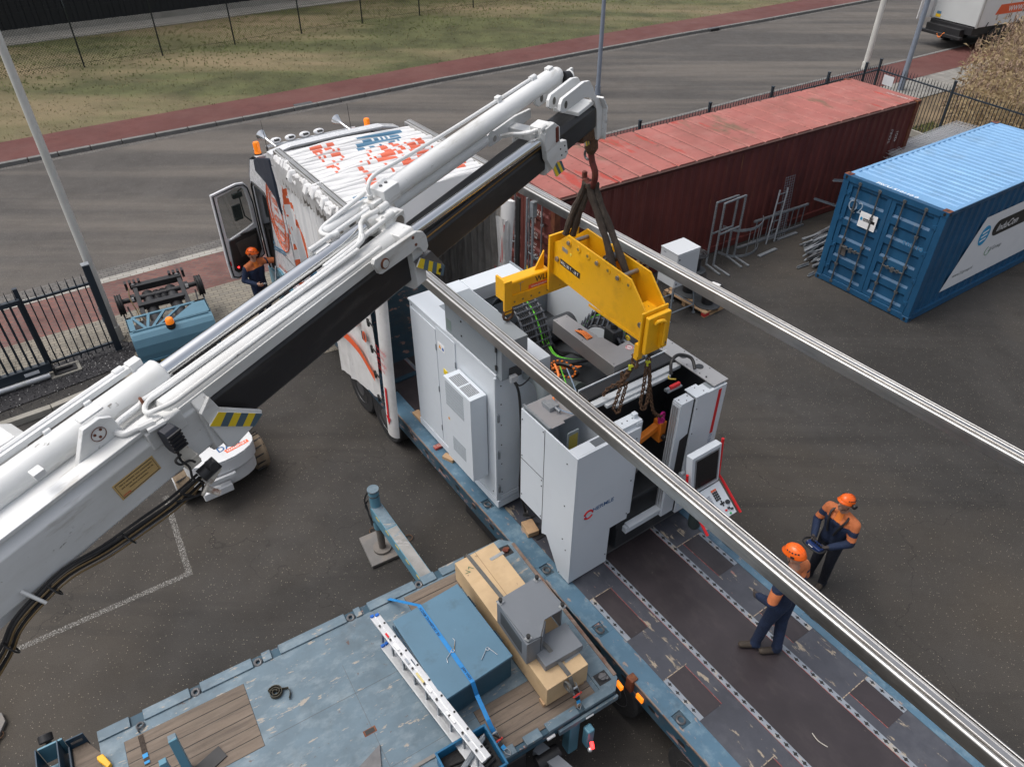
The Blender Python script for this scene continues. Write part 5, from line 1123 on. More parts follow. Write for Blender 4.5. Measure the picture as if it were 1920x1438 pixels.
def boom():
    # outer white section, a chamfered box
    o = MB(); o.prism(rrect(.03,.47,-.50,.02,.07), -4.0, -.36, 'x').build('outer_section', CW, cr, bevel=.01)
    MB().prism([(-4.0,.0),(-1.9,.0),(-1.2,.06),(-1.2,.09),(-4.0,.05)], -.46, -.02, 'y').build('lower_web', CW, cr)
    MB().box(-3.0,-.60,-.10,.005,.472,.50).build('top_flange', CW, cr, bevel=.006)
    # collar at the mouth
    MB().prism(rrect(.02,.47,-.53,.055,.06), -.42, -.32, 'x').build('collar', CW, cr, bevel=.012)
    MB().prism([(-.43,.40),(-.34,.47),(-.31,.35),(-.06,.11),(-.08,.075),(-.16,.05),(-.33,.02),(-.37,.06)], .055, .085, 'y').build('collar_plate', CW, cr, bevel=.006)
    hazard(cr, [(-.335,.085,.345),(-.075,.085,.10),(-.16,.085,.06),(-.42,.085,.30)], (0,1,0), .012)
    # black inner sections
    MB().prism(rrect(.02,.40,-.37,.0,.05), -.40, 1.66, 'x').build('inner_section', BOOMB, cr, bevel=.012)
    MB().prism(rrect(.015,.31,-.34,-.01,.045), 1.5, 3.72, 'x').build('inner_section', BOOMB, cr, bevel=.012)
    MB().prism(rrect(.01,.30,-.31,-.02,.045), 3.6, 4.66, 'x').build('inner_section', BOOMB, cr, bevel=.012)
    # big near cylinder with chrome rod
    MB().lathe((-4.0,-.29,.52), (1,0,0), [(0,.092),(3.52,.092),(3.53,.099),(3.62,.099),(3.63,.09)], 32).build('cylinder_barrel', CW, cr)
    MB().cyl((-.375,-.29,.52),(-.366,-.29,.52),.062,n=24).build('rod_seal', BLKP, cr)
    MB().cyl((-.5,-.29,.52),(1.52,-.29,.52),.054, n=32).build('chrome_rod', CHR, cr)
    MB().cyl((1.48,-.29,.52),(1.60,-.29,.52),.085, n=24).box(1.54,1.76,-.36,-.12,.40,.57).cyl((1.69,-.36,.50),(1.69,-.13,.50),.085,n=20).build('rod_eye', CW, cr, bevel=.012)
    MB().cyl((1.69,-.132,.50),(1.69,-.118,.50),.05,n=18).build('eye_pin', BOLT, cr)
    # second cylinder along the near side with its rod
    MB().lathe((-.56,-.085,.435), (1,0,0), [(0,.06),(.02,.088),(2.14,.088),(2.17,.08),(2.19,.06)], 28).box(-.50,1.30,-.06,.004,.39,.47).build('cylinder_barrel', CW, cr, bevel=.004)
    MB().box(-.74,-.50,-.10,.03,.35,.48).build('barrel_bracket', CW, cr, bevel=.01)
    MB().cyl((1.55,-.085,.385),(3.62,-.02,.375),.047, n=28).build('chrome_rod', CHR, cr)
    MB().box(1.7,3.55,-.006,.004,.312,.319).build('guide_rail', mat('brass brown strip', (.17,.09,.02), .5, .3, .2, 4), cr)
    MB().prism([(-.15,.34),(.04,.33),(.07,.46),(.03,.52),(-.15,.52)], 1.50, 1.66, 'x').build('end_clamp', CW, cr, bevel=.01)
    # side bracket (collar of the first inner section)
    MB().prism([(1.165,.419),(1.19,.405),(1.509,.387),(1.581,.396),(1.618,.382),(1.654,.316),(1.695,.315),(1.717,.34),(1.711,.432),(1.682,.484),(1.611,.523),(1.236,.546),(1.15,.55),(1.129,.519)], .075, .11, 'y').build('side_bracket', CW, cr, bevel=.006)
    MB().cyl((1.23,.11,.473),(1.23,.122,.473),.040,n=20).build('bracket_pin', RUSTY, cr); MB().cyl((1.23,.122,.473),(1.23,.126,.473),.030,n=20).build('pin_face', CW, cr)
    s = MB(); screws(s, [(1.56,.112,.50),(1.58,.112,.43)], (0,1,0), .012); s.build('bracket_bolts', RUSTY, cr)
    MB().prism(rrect(-.02,.42,-.42,.06,.05), 1.58, 1.70, 'x').build('collar', CW, cr, bevel=.01)
    MB().prism([(1.56,.27),(1.64,.20),(1.80,.02),(1.86,.03),(1.87,.08),(1.74,.28)], .065, .105, 'y').build('collar_plate', DSTL, cr, bevel=.004)
    hazard(cr, [(1.60,.105,.30),(1.86,.105,.08),(1.82,.105,.0),(1.545,.105,.25)], (0,1,0), .012)
    MB().cyl((1.79,.117,.075),(1.79,.126,.075),.017,n=12).build('plate_bolt', BLKP, cr)
    # upper cylinders on the far side
    MB().lathe((1.86,-.355,.61), (1,0,0), [(0,.06),(.03,.083),(2.25,.083),(2.28,.090),(2.50,.090),(2.52,.075)], 28).ball((4.42,-.35,.61),.075,16,10).build('cylinder_barrel', CW, cr)
    MB().cyl((4.47,-.30,.58),(4.56,-.28,.56),.055,n=18).build('barrel_pin', BLK, cr); MB().ring((4.57,-.28,.56),(1,.3,0),.045,.016,18,8).build('pin_ring', CW, cr)
    MB().prism([(4.48,.30),(4.68,.30),(4.64,.62),(4.53,.62)], -.31, -.28, 'y').build('pin_lug', CW, cr, bevel=.006)
    MB().lathe((1.90,-.40,.455), (1,0,0), [(0,.06),(1.30,.068),(1.32,.055)], 24).build('lower_cylinder', CW, cr)
    MB().lathe((1.20,-.44,.56), (1,0,0), [(0,.04),(.01,.052),(.50,.052),(.52,.04)], 22).build('small_cylinder', CW, cr)
    MB().box(1.72,1.90,-.42,-.26,.56,.70).build('valve_block', CW, cr, bevel=.008)
    MB().box(1.62,1.72,-.40,-.29,.54,.64).cyl((1.56,-.36,.60),(1.64,-.36,.60),.025,n=12).cyl((1.67,-.36,.64),(1.67,-.36,.68),.022,n=12).build('hose_manifold', CW, cr, bevel=.006)
    MB().cyl((1.78,-.34,.70),(1.78,-.34,.708),.013,n=12).cyl((1.84,-.34,.70),(1.84,-.34,.708),.013,n=12).build('block_bolts', DSTL, cr)
    # lug plate and cross member ahead of collar 2
    MB().prism([(3.26,.40),(3.30,.34),(3.34,.335),(3.80,.32),(4.02,.33),(4.02,.42),(3.74,.455),(3.40,.455),(3.34,.48),(3.28,.455)], -.43, -.40, 'y').build('lug_plate', CW, cr, bevel=.005)
    MB().cyl((3.385,-.399,.385),(3.385,-.397,.385),.028,n=18).build('lug_pin', mat('lug hole grey', (.33,.32,.30), .6), cr)
    MB().box(3.62,3.74,-.42,-.06,.315,.40).box(3.55,3.70,-.12,.06,.32,.50).build('cross_member', CW, cr, bevel=.01)
    # collar 2
    MB().prism([(3.60,.50),(3.70,.50),(3.80,.42),(3.80,.27),(3.92,.24),(3.95,.10),(3.90,.06),(3.74,.10),(3.66,.05),(3.56,.20),(3.53,.45)], .0, .055, 'y').build('collar_block', CW, cr, bevel=.006)
    s = MB(); screws(s, [(3.88,.057,.20),(3.90,.057,.13),(3.80,.057,.20),(3.82,.057,.13)], (0,1,0), .008); s.build('block_bolts', MD, cr)
    MB().box(3.72,3.76,.055,.066,.30,.44).build('rust_slot', RUSTY, cr)
    MB().prism(rrect(-.01,.335,-.37,.02,.04), 3.62, 3.72, 'x').build('collar', CW, cr, bevel=.008)
    hazard(cr, [(3.66,.03,.10),(3.84,.03,.06),(3.90,.03,-.06),(3.74,.03,-.06)], (0,1,0), .012, 4)
    # head with three claw plates
    claw = [(3.93,.50),(3.94,.56),(3.98,.60),(4.02,.60),(4.39,.61),(4.50,.58),(4.58,.48),(4.64,.37),(4.70,.34),(4.79,.20),(4.76,-.11),(4.68,-.10),(4.66,.22),(4.60,.34),(4.53,.40),(4.42,.45),(4.30,.455),(3.98,.46)]
    short = [(3.93,.50),(3.94,.56),(3.98,.60),(4.02,.60),(4.39,.61),(4.50,.58),(4.58,.48),(4.60,.34),(4.53,.30),(4.30,.33),(4.30,.455),(3.98,.46)]
    for n_, du, pr_ in ((-.015,0,claw),(-.16,.03,short),(-.30,.03,short)):
        MB().prism([(x+du,z) for x,z in pr_], n_-.035, n_, 'y').build('claw_plate', CW, cr, bevel=.005)
        MB().prism([(4.03+du+.028*math.cos(k*.5236),.525+.036*math.sin(k*.5236)) for k in range(12)], n_+.0005, n_+.0025, 'y').build('claw_hole', mat('claw hole', (.10,.095,.085), .7), cr)
    MB().slab([(4.70,-.05,.34),(4.70,.03,.34),(4.795,.03,.20),(4.795,-.05,.20)], (.8,0,.5), .02).slab([(4.795,-.05,.20),(4.795,.03,.20),(4.765,.03,-.12),(4.765,-.05,-.12)], (1,0,0), .02).build('claw_cheek', CW, cr, bevel=.003)
    MB().box(4.30,4.62,-.32,-.03,.30,.34).build('head_web', CW, cr, bevel=.005)
    MB().prism([(4.30,.30),(4.45,.30),(4.62,.02),(4.58,-.04),(4.34,.10)], -.20, -.17, 'y').prism([(4.30,.30),(4.45,.30),(4.66,.06),(4.62,.0),(4.34,.10)], -.10, -.07, 'y').build('head_fin', mat('oily white fin', (.50,.49,.46), .5, 0, .05, 3, [((.04,.035,.03),12,.52,.58,.9,U)]), cr, bevel=.004)
    hazard(cr, [(4.80,-.05,.16),(4.90,-.05,.04),(4.88,-.05,-.10),(4.80,-.05,-.08)], (0,1,0), .03, 4)
    hazard(cr, [(4.50,-.10,.02),(4.62,-.10,.0),(4.64,-.10,-.14),(4.56,-.10,-.13)], (0,1,0), .02, 4)
    MB().box(4.86,4.93,-.09,-.04,-.12,-.03).build('head_sensor', BLK, cr, bevel=.01)
    hk_ = FB.inverted() @ (FL @ HK)
    MB().beam((4.52,-.12,.0), (hk_.x, hk_.y, hk_.z+.10), .10, .10).box(4.42,4.66,-.20,-.04,-.04,.03).build('hook_link', RUSTC, cr, bevel=.01)
    # gusset plate on the outer section
    MB().prism([(-1.10,.45),(-.96,.66),(-.86,.66),(-.80,.62),(-.78,.48)], -.14, -.10, 'y').build('gusset_plate', CW, cr, bevel=.006)
    s = MB().ring((-.905,-.097,.58),(0,1,0),.042,.0025,20,4); screws(s, [(-.885,-.098,.60),(-.905,-.098,.56),(-.925,-.098,.59)], (0,1,0), .008); s.build('gusset_bolts', RUSTY, cr)
    MB().box(-.94,-.80,-.20,-.14,.665,.68).box(-1.28,-1.22,-.12,-.06,.60,.64).build('cable_clip', CW, cr, bevel=.004)
    # hard pipes
    PW = CW
    def pipe(P, r=.019, nm='hard_pipe', m=CW): MB().tube(smooth(P, 6), r, 10).build(nm, m, cr)
    pipe([(-3.6,-.40,.62),(-1.29,-.40,.62),(-.55,-.39,.62),(-.48,-.36,.62)], .022); MB().box(-.50,-.42,-.40,-.34,.59,.65).cyl((-.58,-.39,.62),(-.52,-.39,.62),.032,n=12).build('pipe_union', CW, cr, bevel=.004)
    for u_ in (-1.05,-.80): MB().box(u_-.02,u_+.02,-.40,-.33,.59,.62).build('pipe_clip', CW, cr)
    MB().box(-3.6,-.45,-.372,-.352,.60,.635).build('barrel_strip', CW, cr)
    pipe([(1.30,-.12,.60),(1.18,-.10,.57),(.60,-.13,.54),(-.40,-.17,.52),(-.58,-.18,.52),(-.62,-.165,.52),(-.77,-.155,.52),(-.82,-.11,.52),(-.81,-.05,.52),(-.75,-.02,.52),(-.70,.0,.52)], .019)
    pipe([(1.18,-.075,.56),(.60,-.10,.54),(-.40,-.135,.53),(-.56,-.14,.53),(-.62,-.11,.53),(-.64,-.06,.53),(-.60,-.02,.54),(-.52,.01,.54),(-.40,.015,.54),(.2,.02,.545),(.9,.03,.545),(1.3,.03,.545)], .016)
    MB().tube([(-.74,-.01,.52),(-.66,.02,.52)], .027, 10).tube([(-.72,.03,.50),(-.62,.05,.50)], .02, 8).build('pipe_union', CW, cr)
    MB().ring((-.60,-.16,.53),(1,.3,0),.026,.010,12,6).build('rusty_clamp', RUSTY, cr)
    pipe([(1.68,-.25,.60),(1.45,-.26,.60),(1.30,-.14,.60),(1.20,-.10,.56)], .018); MB().cyl((1.62,-.25,.60),(1.72,-.25,.60),.028,n=12).cyl((1.56,-.15,.58),(1.66,-.15,.58),.028,n=12).build('pipe_union', CW, cr)
    pipe([(1.60,-.14,.58),(1.30,-.13,.58),(.9,-.14,.56)], .018)
    pipe([(1.70,-.44,.66),(1.34,-.45,.62),(1.24,-.46,.60),(1.18,-.42,.60),(1.17,-.36,.60),(1.20,-.32,.60),(1.24,-.31,.60)], .018)
    pipe([(1.60,-.33,.60),(1.2,-.33,.60),(.96,-.33,.60)], .018); MB().box(.98,1.12,-.36,-.28,.54,.58).build('pipe_clip', CW, cr)
    pipe([(1.68,-.36,.66),(1.68,-.37,.74),(1.80,-.40,.77),(2.13,-.42,.74),(2.77,-.42,.71),(3.6,-.41,.70),(3.98,-.40,.70),(4.08,-.38,.70)], .016); MB().cyl((4.02,-.395,.70),(4.10,-.39,.70),.03,n=12).box(3.46,3.52,-.43,-.38,.68,.74).box(4.28,4.36,-.40,-.34,.68,.72).build('pipe_union', CW, cr, bevel=.006)
    pipe([(3.52,.0,.50),(3.45,-.10,.47),(3.38,-.22,.47),(3.30,-.28,.47)], .015); pipe([(3.55,-.06,.46),(3.48,-.18,.44),(3.36,-.28,.44)], .015); MB().cyl((3.50,.02,.50),(3.60,.02,.50),.024,n=10).cyl((3.52,-.06,.46),(3.6,-.05,.46),.024,n=10).build('pipe_union', CW, cr)
    # warning sign
    sn = MB().slab([(-1.03,.0215,.335),(-.765,.0215,.335),(-.755,.0215,.215),(-1.02,.0215,.205)], (0,1,0), .002).build('warning_sign', mat('sign sand', (.58,.40,.17), .5, 0, .04, 6), cr)
    MB().tube([(-1.018,.0242,.325),(-.775,.0242,.325),(-.766,.0242,.223),(-1.010,.0242,.215)], .0022, 4, closed=True).build('sign_border', BLKP, cr)
    for i, s in enumerate(('Het is verboden voor onbevoegden','zich binnen de gevarenzone van de','machine te bevinden.')):
        text(s, cr, BLKP, (-.775,.0242,.300-i*.024), (-1,0,0), (0,0,1), .0165, bold=.015) if False else text(s, cr, BLKP, (-.89,.0242,.300-i*.024), (1,0,0), (0,0,1), .0150, align='CENTER', bold=.014, lift=-.002)
    text('HYVA', cr, REDP, (-1.005,.0242,.224), (1,0,0), (0,0,1), .018, bold=.02, lift=-.002)
    # hoses slung under the outer section
    hm = mat('yellow stripe hose', (.13,.085,.035), .5, 0, .2, 8)
    base = [(-2.1,-.12),(-1.89,-.01),(-1.78,.08),(-1.65,.12),(-1.46,.14),(-1.25,.08),(-1.02,.045),(-.84,.02),(-.72,.02),(-.60,.03)]
    for k in range(7):
        P = [(u, .045+.012*(k % 3)+.004*k, w-.02-.011*k+.006*math.sin(u*5+k*2)) for u, w in base]
        MB().tube(smooth(P, 4), .006 if k in (2,5,6) else .010, 6).build('hydraulic_hose', hm if k in (2,5) else (mat('grey cable', (.3,.3,.31), .5) if k == 6 else RUB), cr)
    for u, w in ((-1.86,.0),(-1.55,.12),(-1.12,.05)): MB().ring((u,.075,w-.05),(1,0,.3),.045,.006,14,5).build('hose_tie', BLKP, cr)
    MB().tube([(-1.66,.03,.17),(-1.62,.10,.06)], .010, 6).build('hose_hook', CW, cr)
    # work lamp on a bracket
    MB().prism(rrect(.33,.50,.05,.16,.03), -.69, -.61, 'x').box(-.615,-.60,.07,.14,.35,.48).build('work_lamp', mat('black lamp body', (.010,.012,.02), .5, 0, .2, 5), cr, bevel=.01)
    m = MB()
    for k in range(5): m.box(-.695,-.605,.155,.165,.36+k*.028,.374+k*.028)
    m.build('lamp_fins', BLK, cr)
    MB().beam((-.64,.09,.34),(-.60,.12,.16), .07,.03, (0,1,0)).box(-.66,-.57,.08,.13,.15,.22).build('lamp_bracket', mat('rust stained white', (.55,.52,.46), .6, 0, .1, 6, [(RUST,8,.52,.6,.9,U)]), cr, bevel=.004)
    MB().cyl((-.62,.13,.06),(-.50,.15,.09),.045,n=16).cyl((-.55,.13,.10),(-.55,.20,.12),.03,n=12).build('socket', BLK, cr, bevel=.005)
    MB().lathe((-.64,.14,-.02),(.4,.6,-.5),[(0,.045),(.01,.05),(.02,.045),(.02,.02),(.10,.02)],18).cyl((-.60,.12,-.02),(-.50,.12,.03),.035,n=14).build('swivel_fitting', mat('rust stained white', (.5,.5,.5)), cr)
    for P in ([(-.66,.12,.34),(-.68,.14,.28),(-.66,.15,.20),(-.67,.14,.10),(-.63,.13,.02),(-.66,.12,-.06),(-.74,.10,-.04),(-.80,.08,-.02)],[(-.66,.13,.30),(-.71,.15,.31),(-.70,.16,.27),(-.64,.15,.24),(-.62,.16,.21)],[(-.60,.12,.04),(-.68,.13,.07),(-.76,.12,.06),(-.74,.11,.0),(-.70,.1,-.06)]): MB().tube(smooth(P,5), .0075, 6).build('lamp_cable', RUB, cr)
    # knuckle and column below, outside the picture
    MB().box(-3.9,-2.9,-.62,.12,-.25,.60).build('knuckle', CW, cr, bevel=.03)
    Z = FB.inverted()
    p0 = V((-3.4,-.25,0)); wp = FB @ p0; q = Z @ V((wp.x, wp.y, 1.2)); MB().cyl(p0, q, .26, .30, n=24).build('column', CW, cr)
    MB().prism([(-2.2,.18),(-1.15,.18),(-1.03,.30),(-1.10,.36),(-2.2,.42)], -1.02, -.80, 'y').build('side_link', CW, cr, bevel=.01)
boom()

# ================================================================ FORKLIFT under the boom
FKF = yawframe(V((-4.73, 8.62, 0)), 36)
fk = thing('forklift', 'small white forklift rear with logo and tan tyre under the crane arm', 'forklift', FKF)
FW_ = mat('chipped forklift white', (.62,.63,.64), .45, 0, .05, 3, [(RUST,12,.66,.69,.8,U), ((.4,.39,.37),4,.55,.75,.5,U)])
def forklift():
    # counterweight: x forward along its length, curved nose towards the camera side (-y)
    arc = [(.55*math.cos(a), -.12-.30*math.sin(a)) for a in [math.pi*k/10 for k in range(11)]]
    pts = [(-.55,.9),(.55,.9)] + arc
    MB().prism(pts, .64, .90).prism([(x*.94, y*.94+.03) for x,y in pts], .34, .64).build('counterweight', FW_, fk, bevel=.03)
    MB().prism([(x*1.01, y*1.01) for x,y in pts], .901, .925).build('top_cover', FW_, fk, bevel=.012)
    MB().box(-.46,.0,-.50,-.38,.34,.48).build('rear_step', FW_, fk, bevel=.015)
    MB().box(-.36,.10,-.48,-.43,.58,.66).cyl((-.3,-.485,.62),(-.3,-.475,.62),.03,n=14).cyl((.04,-.485,.62),(.04,-.475,.62),.03,n=14).build('lamp_bar', FW_, fk, bevel=.01)
    TYR = mat('tan dusty tyre', (.20,.15,.10), .85, 0, .2, 8, (), .3, 30)
    for x, y in ((.62,.20),(-.62,.20),(.62,1.6),(-.62,1.6)):
        w = MB().lathe((x-.12, y, .30), (1,0,0), [(0,.17),(0,.27),(.03,.30),(.21,.30),(.24,.27),(.24,.17)], 26).build('wheel', TYR, fk)
        m = MB()
        for k in range(14): a = k*.4488; m.obox((x, y+.30*math.cos(a), .30+.30*math.sin(a)), (.22,.02,.018), (1,.25,0), (0,math.cos(a),math.sin(a)))
        m.build('tread', BLK, w); MB().cyl((x-.13,y,.30),(x+.13,y,.30),.14,n=16).build('rim', FW_, w)
    MB().cyl((-.6,.2,.3),(.6,.2,.3),.05,n=10).box(-.5,.5,.3,1.8,.30,.50).build('chassis', BLK, fk)
    MB().box(-.5,.5,.5,1.4,.93,1.06).build('engine_cover', FW_, fk, bevel=.03)
    MB().box(-.3,.3,.7,1.0,1.165,1.25).box(-.3,.3,.55,.66,1.2,1.65).build('seat', BLK, fk, bevel=.03)
    bl_ = mat('logo blue', (.03,.10,.25), .5)
    text('DAM', fk, bl_, (-.02,-.20,.926), (1,.10,0), (-.1,1,0), .17, bold=.02); MB().slab([(.09,-.28,.926),(.47,-.22,.926),(.46,-.145,.926),(.07,-.20,.926)], (0,0,1), .002).build('logo_bar', ORG_, fk)
    text('TRANSPORT', fk, WHT, (.10,-.262,.928), (1,.15,0), (-.15,1,0), .062, bold=.012)
forklift()

# ================================================================ TRUCK WITH SLIDING TARPAULIN (frame FL)
tk = thing('curtain_truck', 'white transport truck with open cab door and bunched folded tarpaulin roof', 'truck', FL, (-4.0,1.275,0))
STMP = mat('stamp orange', (.66,.13,.045), .5, 0, .15, 12)
def truck():
    # cab body, left side profile in (x,z)
    prof = [(-6.30,1.02),(-6.34,1.9),(-6.32,2.6),(-6.22,3.15),(-6.02,3.50),(-5.70,3.70),(-4.45,3.85),(-4.42,1.25),(-5.05,1.15),(-5.3,1.30),(-5.55,1.32),(-5.9,1.02)]
    op = [(-6.20,1.05),(-6.26,2.0),(-6.22,2.90),(-6.12,3.0),(-5.44,3.02),(-5.36,2.95),(-5.42,2.4),(-5.56,1.85),(-5.75,1.35),(-5.95,1.05)]
    MB().prism([(-6.30,1.05),(-6.34,1.9),(-6.32,2.6),(-6.22,3.15),(-6.02,3.50),(-5.70,3.70),(-4.45,3.85),(-4.42,1.3)], 2.50, 2.535, 'y').build('cab_side', CABW, tk, bevel=.01)
    # left side built as a ring around the door opening
    L_ = MB(); out = [(-6.30,1.02),(-6.34,2.0),(-6.31,2.75),(-6.20,3.15),(-5.95,3.52),(-5.30,3.72),(-4.42,3.85),(-4.42,2.4),(-4.42,1.30),(-5.2,1.28)]
    inn = [(-6.22,1.02),(-6.27,2.0),(-6.24,2.88),(-6.14,3.0),(-5.90,3.01),(-5.44,3.02),(-5.36,2.95),(-5.42,2.4),(-5.56,1.85),(-5.80,1.25)]
    n = len(out)
    for y in (.028, .060):
        for i in range(n-1): L_.poly([(out[i][0],y,out[i][1]),(out[i+1][0],y,out[i+1][1]),(inn[i+1][0],y,inn[i+1][1]),(inn[i][0],y,inn[i][1])])
    for i in range(n-1): L_.poly([(inn[i][0],.02,inn[i][1]),(inn[i+1][0],.02,inn[i+1][1]),(inn[i+1][0],.055,inn[i+1][1]),(inn[i][0],.055,inn[i][1])])
    L_.build('cab_side', CABW, tk, sharp=20)
    MB().tube([(x,.018,z) for x,z in inn], .018, 6).build('door_seal', BLKP, tk); MB().tube([(x+(.05 if i < 4 else -.05 if i > 6 else 0),.045,z-(.05 if 2<i<7 else 0)) for i,(x,z) in enumerate(inn)], .016, 6).build('door_frame', CABW, tk)
    # front, roof, rear wall
    fr = [(-6.30,1.05),(-6.34,1.9),(-6.32,2.6),(-6.22,3.15),(-5.96,3.54),(-5.60,3.70),(-4.45,3.85)]
    m = MB()
    for (a,za),(b,zb) in zip(fr, fr[1:]): m.poly([(a,.02,za),(b,.02,zb),(b,2.53,zb),(a,2.53,za)])
    m.build('cab_front_roof', CABW, tk, sharp=50)
    MB().box(-4.44,-4.40,.03,2.52,1.2,3.83).build('cab_rear_wall', CABW, tk)
    MB().box(-6.36,-6.32,.2,2.35,2.1,2.95).build('windscreen', GLS, tk, bevel=.01)
    MB().box(-6.30,-4.46,.08,2.48,1.0,1.12).box(-6.28,-6.0,.1,2.45,1.1,2.0).box(-4.9,-4.46,.1,2.48,1.1,3.6).build('cab_interior', INTR, tk)
    for y in (.42, 1.7): MB().box(-5.50,-5.0,y,y+.5,1.35,1.5).box(-5.1,-4.95,y,y+.5,1.5,2.25).build('seat', INTR, tk, bevel=.04)
    MB().ring((-5.95,.62,2.1),(-.6,0,.8),.21,.018,28,8).cyl((-5.95,.62,2.1),(-6.1,.62,1.95),.04,n=10).build('steering_wheel', INTR, tk)
    MB().box(-6.0,-5.86,.95,1.15,1.95,2.18).obox((-5.8,.35,2.0),(.10,.005,.16),(1,0,.4)).build('dash_display', INTG, tk)
    MB().box(-6.26,-5.55,.03,.25,.72,.80).box(-6.2,-5.6,.04,.30,.42,.46).build('step', CABB, tk, bevel=.01)
    MB().prism([(-6.32,.35),(-6.32,1.02),(-5.85,1.05),(-5.75,.90),(-5.74,.35)], .0, .06, 'y').prism([(-5.55,1.32),(-5.10,1.28),(-4.7,1.0),(-4.45,.55),(-4.55,.5),(-4.85,.9),(-5.2,1.14),(-5.5,1.16),(-5.7,1.05)], -.02, .05, 'y').build('wheel_arch', CABB, tk, bevel=.008)
    MB().prism([(-5.56,1.33),(-4.42,1.33),(-4.42,1.05),(-4.75,1.08),(-5.1,1.3)], .022, .05, 'y').build('side_skirt', CABW, tk)
    for x in (-5.15, -1.9, -.9):
        for y in (.02, 2.22):
            w = MB().lathe((x,y,.50),(0,1,0),[(0,.28),(0,.48),(.03,.51),(.27,.51),(.30,.48),(.30,.28)],28).build('wheel', RUB, tk); MB().lathe((x,y-.005,.50),(0,1,0),[(0,.05),(0,.15),(.05,.17),(.04,.28),(.0,.30),(.05,.3)],20).build('rim', DSTL, w)
    # seams, lines
    MB().box(-5.58,-4.44,.0165,.0185,1.86,1.872).box(-5.46,-4.44,.0165,.0185,2.44,2.452).build('panel_seam', INTG, tk)
    MB().slab([(-5.58,.0165,1.80),(-4.82,.0165,1.98),(-4.82,.0165,2.02),(-5.58,.0165,1.84)], (0,-1,0), .002).slab([(-5.60,.0165,1.74),(-4.84,.0165,1.92),(-4.84,.0165,1.95),(-5.60,.0165,1.77)], (0,-1,0), .002).slab([(-5.60,.0165,1.87),(-5.50,.0165,1.98),(-5.42,.0165,1.93)], (0,-1,0), .002).build('blue_pinstripe', BLUP, tk)
    # oval stamp: two rings, arc text, slogan
    c = V((-4.86,.0155,2.74)); rx, rz = .46, .72
    for k, s in ((1.0,.022),(.93,.008),(.70,.018),(.64,.006)):
        MB().tube([c+V((rx*k*math.cos(a),0,rz*k*math.sin(a))) for a in [R(q) for q in range(0,360,10)]], s*.45, 4, closed=True).build('stamp_ring', STMP, tk)
    def arc_text(s, a0, a1, k, size, flip):
        for i, ch in enumerate(s):
            a = R(a0+(a1-a0)*i/(len(s)-1)); p = c+V((rx*k*math.cos(a),0,rz*k*math.sin(a))); t = V((-rx*math.sin(a),0,rz*math.cos(a))).normalized(); t = -t if not flip else t
            if ch != ' ': text(ch, tk, STMP, p, t, V((0,-1,0)).cross(t), size, align='CENTER', bold=.02, lift=.002)
    arc_text('JAN VAN DAM', 150, 30, .76, .17, False); arc_text('MACHINE TRANSPORT', 200, 340, .90, .13, True)
    for i, (s, sz) in enumerate((('YES!',.17),('WE',.13),('LOVE',.22),('IT ALL',.18))): text(s, tk, STMP, c+V((0,0,.26-[0,.15,.40,.64][i])), (1,0,0), (0,0,1), sz, align='CENTER', bold=.03)
    text('JANVANDAM.NL', tk, STMP, (-5.50,.016,1.38), (1,0,.05), (0,0,1), .12, bold=.01)
    # dark side fairings and white trim frame behind the cab
    MB().prism([(-5.57,3.42),(-5.53,3.68),(-5.30,3.78),(-4.50,4.02),(-4.46,2.9),(-4.62,3.2),(-5.05,3.36)], -.03, .16, 'y').build('side_fairing', NAVR, tk, bevel=.04)
    MB().prism([(-5.56,3.40),(-5.54,3.70),(-5.30,3.80),(-4.50,4.02),(-4.46,3.2),(-4.62,3.22),(-5.1,3.30)], 2.38, 2.52, 'y').build('side_fairing', NAVR, tk, bevel=.04)
    tr_ = [(-4.40,3.0),(-4.40,4.0),(-4.34,4.12),(-4.22,4.18)]
    m = MB(); m.prism([(-4.44,2.6),(-4.42,4.02),(-4.34,4.14),(-4.26,4.17),(-4.26,4.10),(-4.32,4.06),(-4.35,3.98),(-4.35,2.6)], .0, .05, 'y').build('trim_frame', CABW, tk, bevel=.005)
    s = MB(); screws(s, [(-4.39,-.002,z) for z in (2.8,3.05,3.3,3.55,3.8,4.0)], (0,-1,0), .012); s.build('trim_bolts', MD, tk)
    P = [(-4.62,.00,4.10),(-4.56,.35,4.20),(-4.56,1.25,4.21),(-4.56,2.15,4.20),(-4.62,2.52,4.10)]
    for a, b in zip(P, P[1:]): MB().slab([a, b, (b[0]+.26,b[1],b[2]+.02), (a[0]+.26,a[1],a[2]+.02)], (0,0,-1), .05).build('roof_spoiler', CABW, tk, bevel=.015)
    MB().slab([(-4.62,.0,4.10),(-4.36,.0,4.12),(-4.36,.0,3.9),(-4.9,.0,3.82)], (0,1,0), .04).slab([(-5.35,.15,3.78),(-5.35,2.4,3.78),(-4.6,2.2,4.17),(-4.6,.35,4.17)], (0,0,-1), .04).build('roof_deflector', CABW, tk, bevel=.01)
    # roof bar with lamps, horns, beacons, aerials
    MB().cyl((-5.98,.40,3.68),(-5.98,2.30,3.68),.028,n=10).cyl((-5.90,.42,3.62),(-5.90,2.25,3.62),.022,n=10).build('lamp_bar', ALU, tk)
    for y in (.62,.92,1.22,1.52): 
        l = MB().ball((-6.0,y,3.76),.10,16,8,(.7,1.15,.55)).build('roof_lamp', CABW, tk); MB().box(-5.95,-5.90,y-.05,y+.05,3.77,3.80).build('lamp_bracket', BLKP, l)
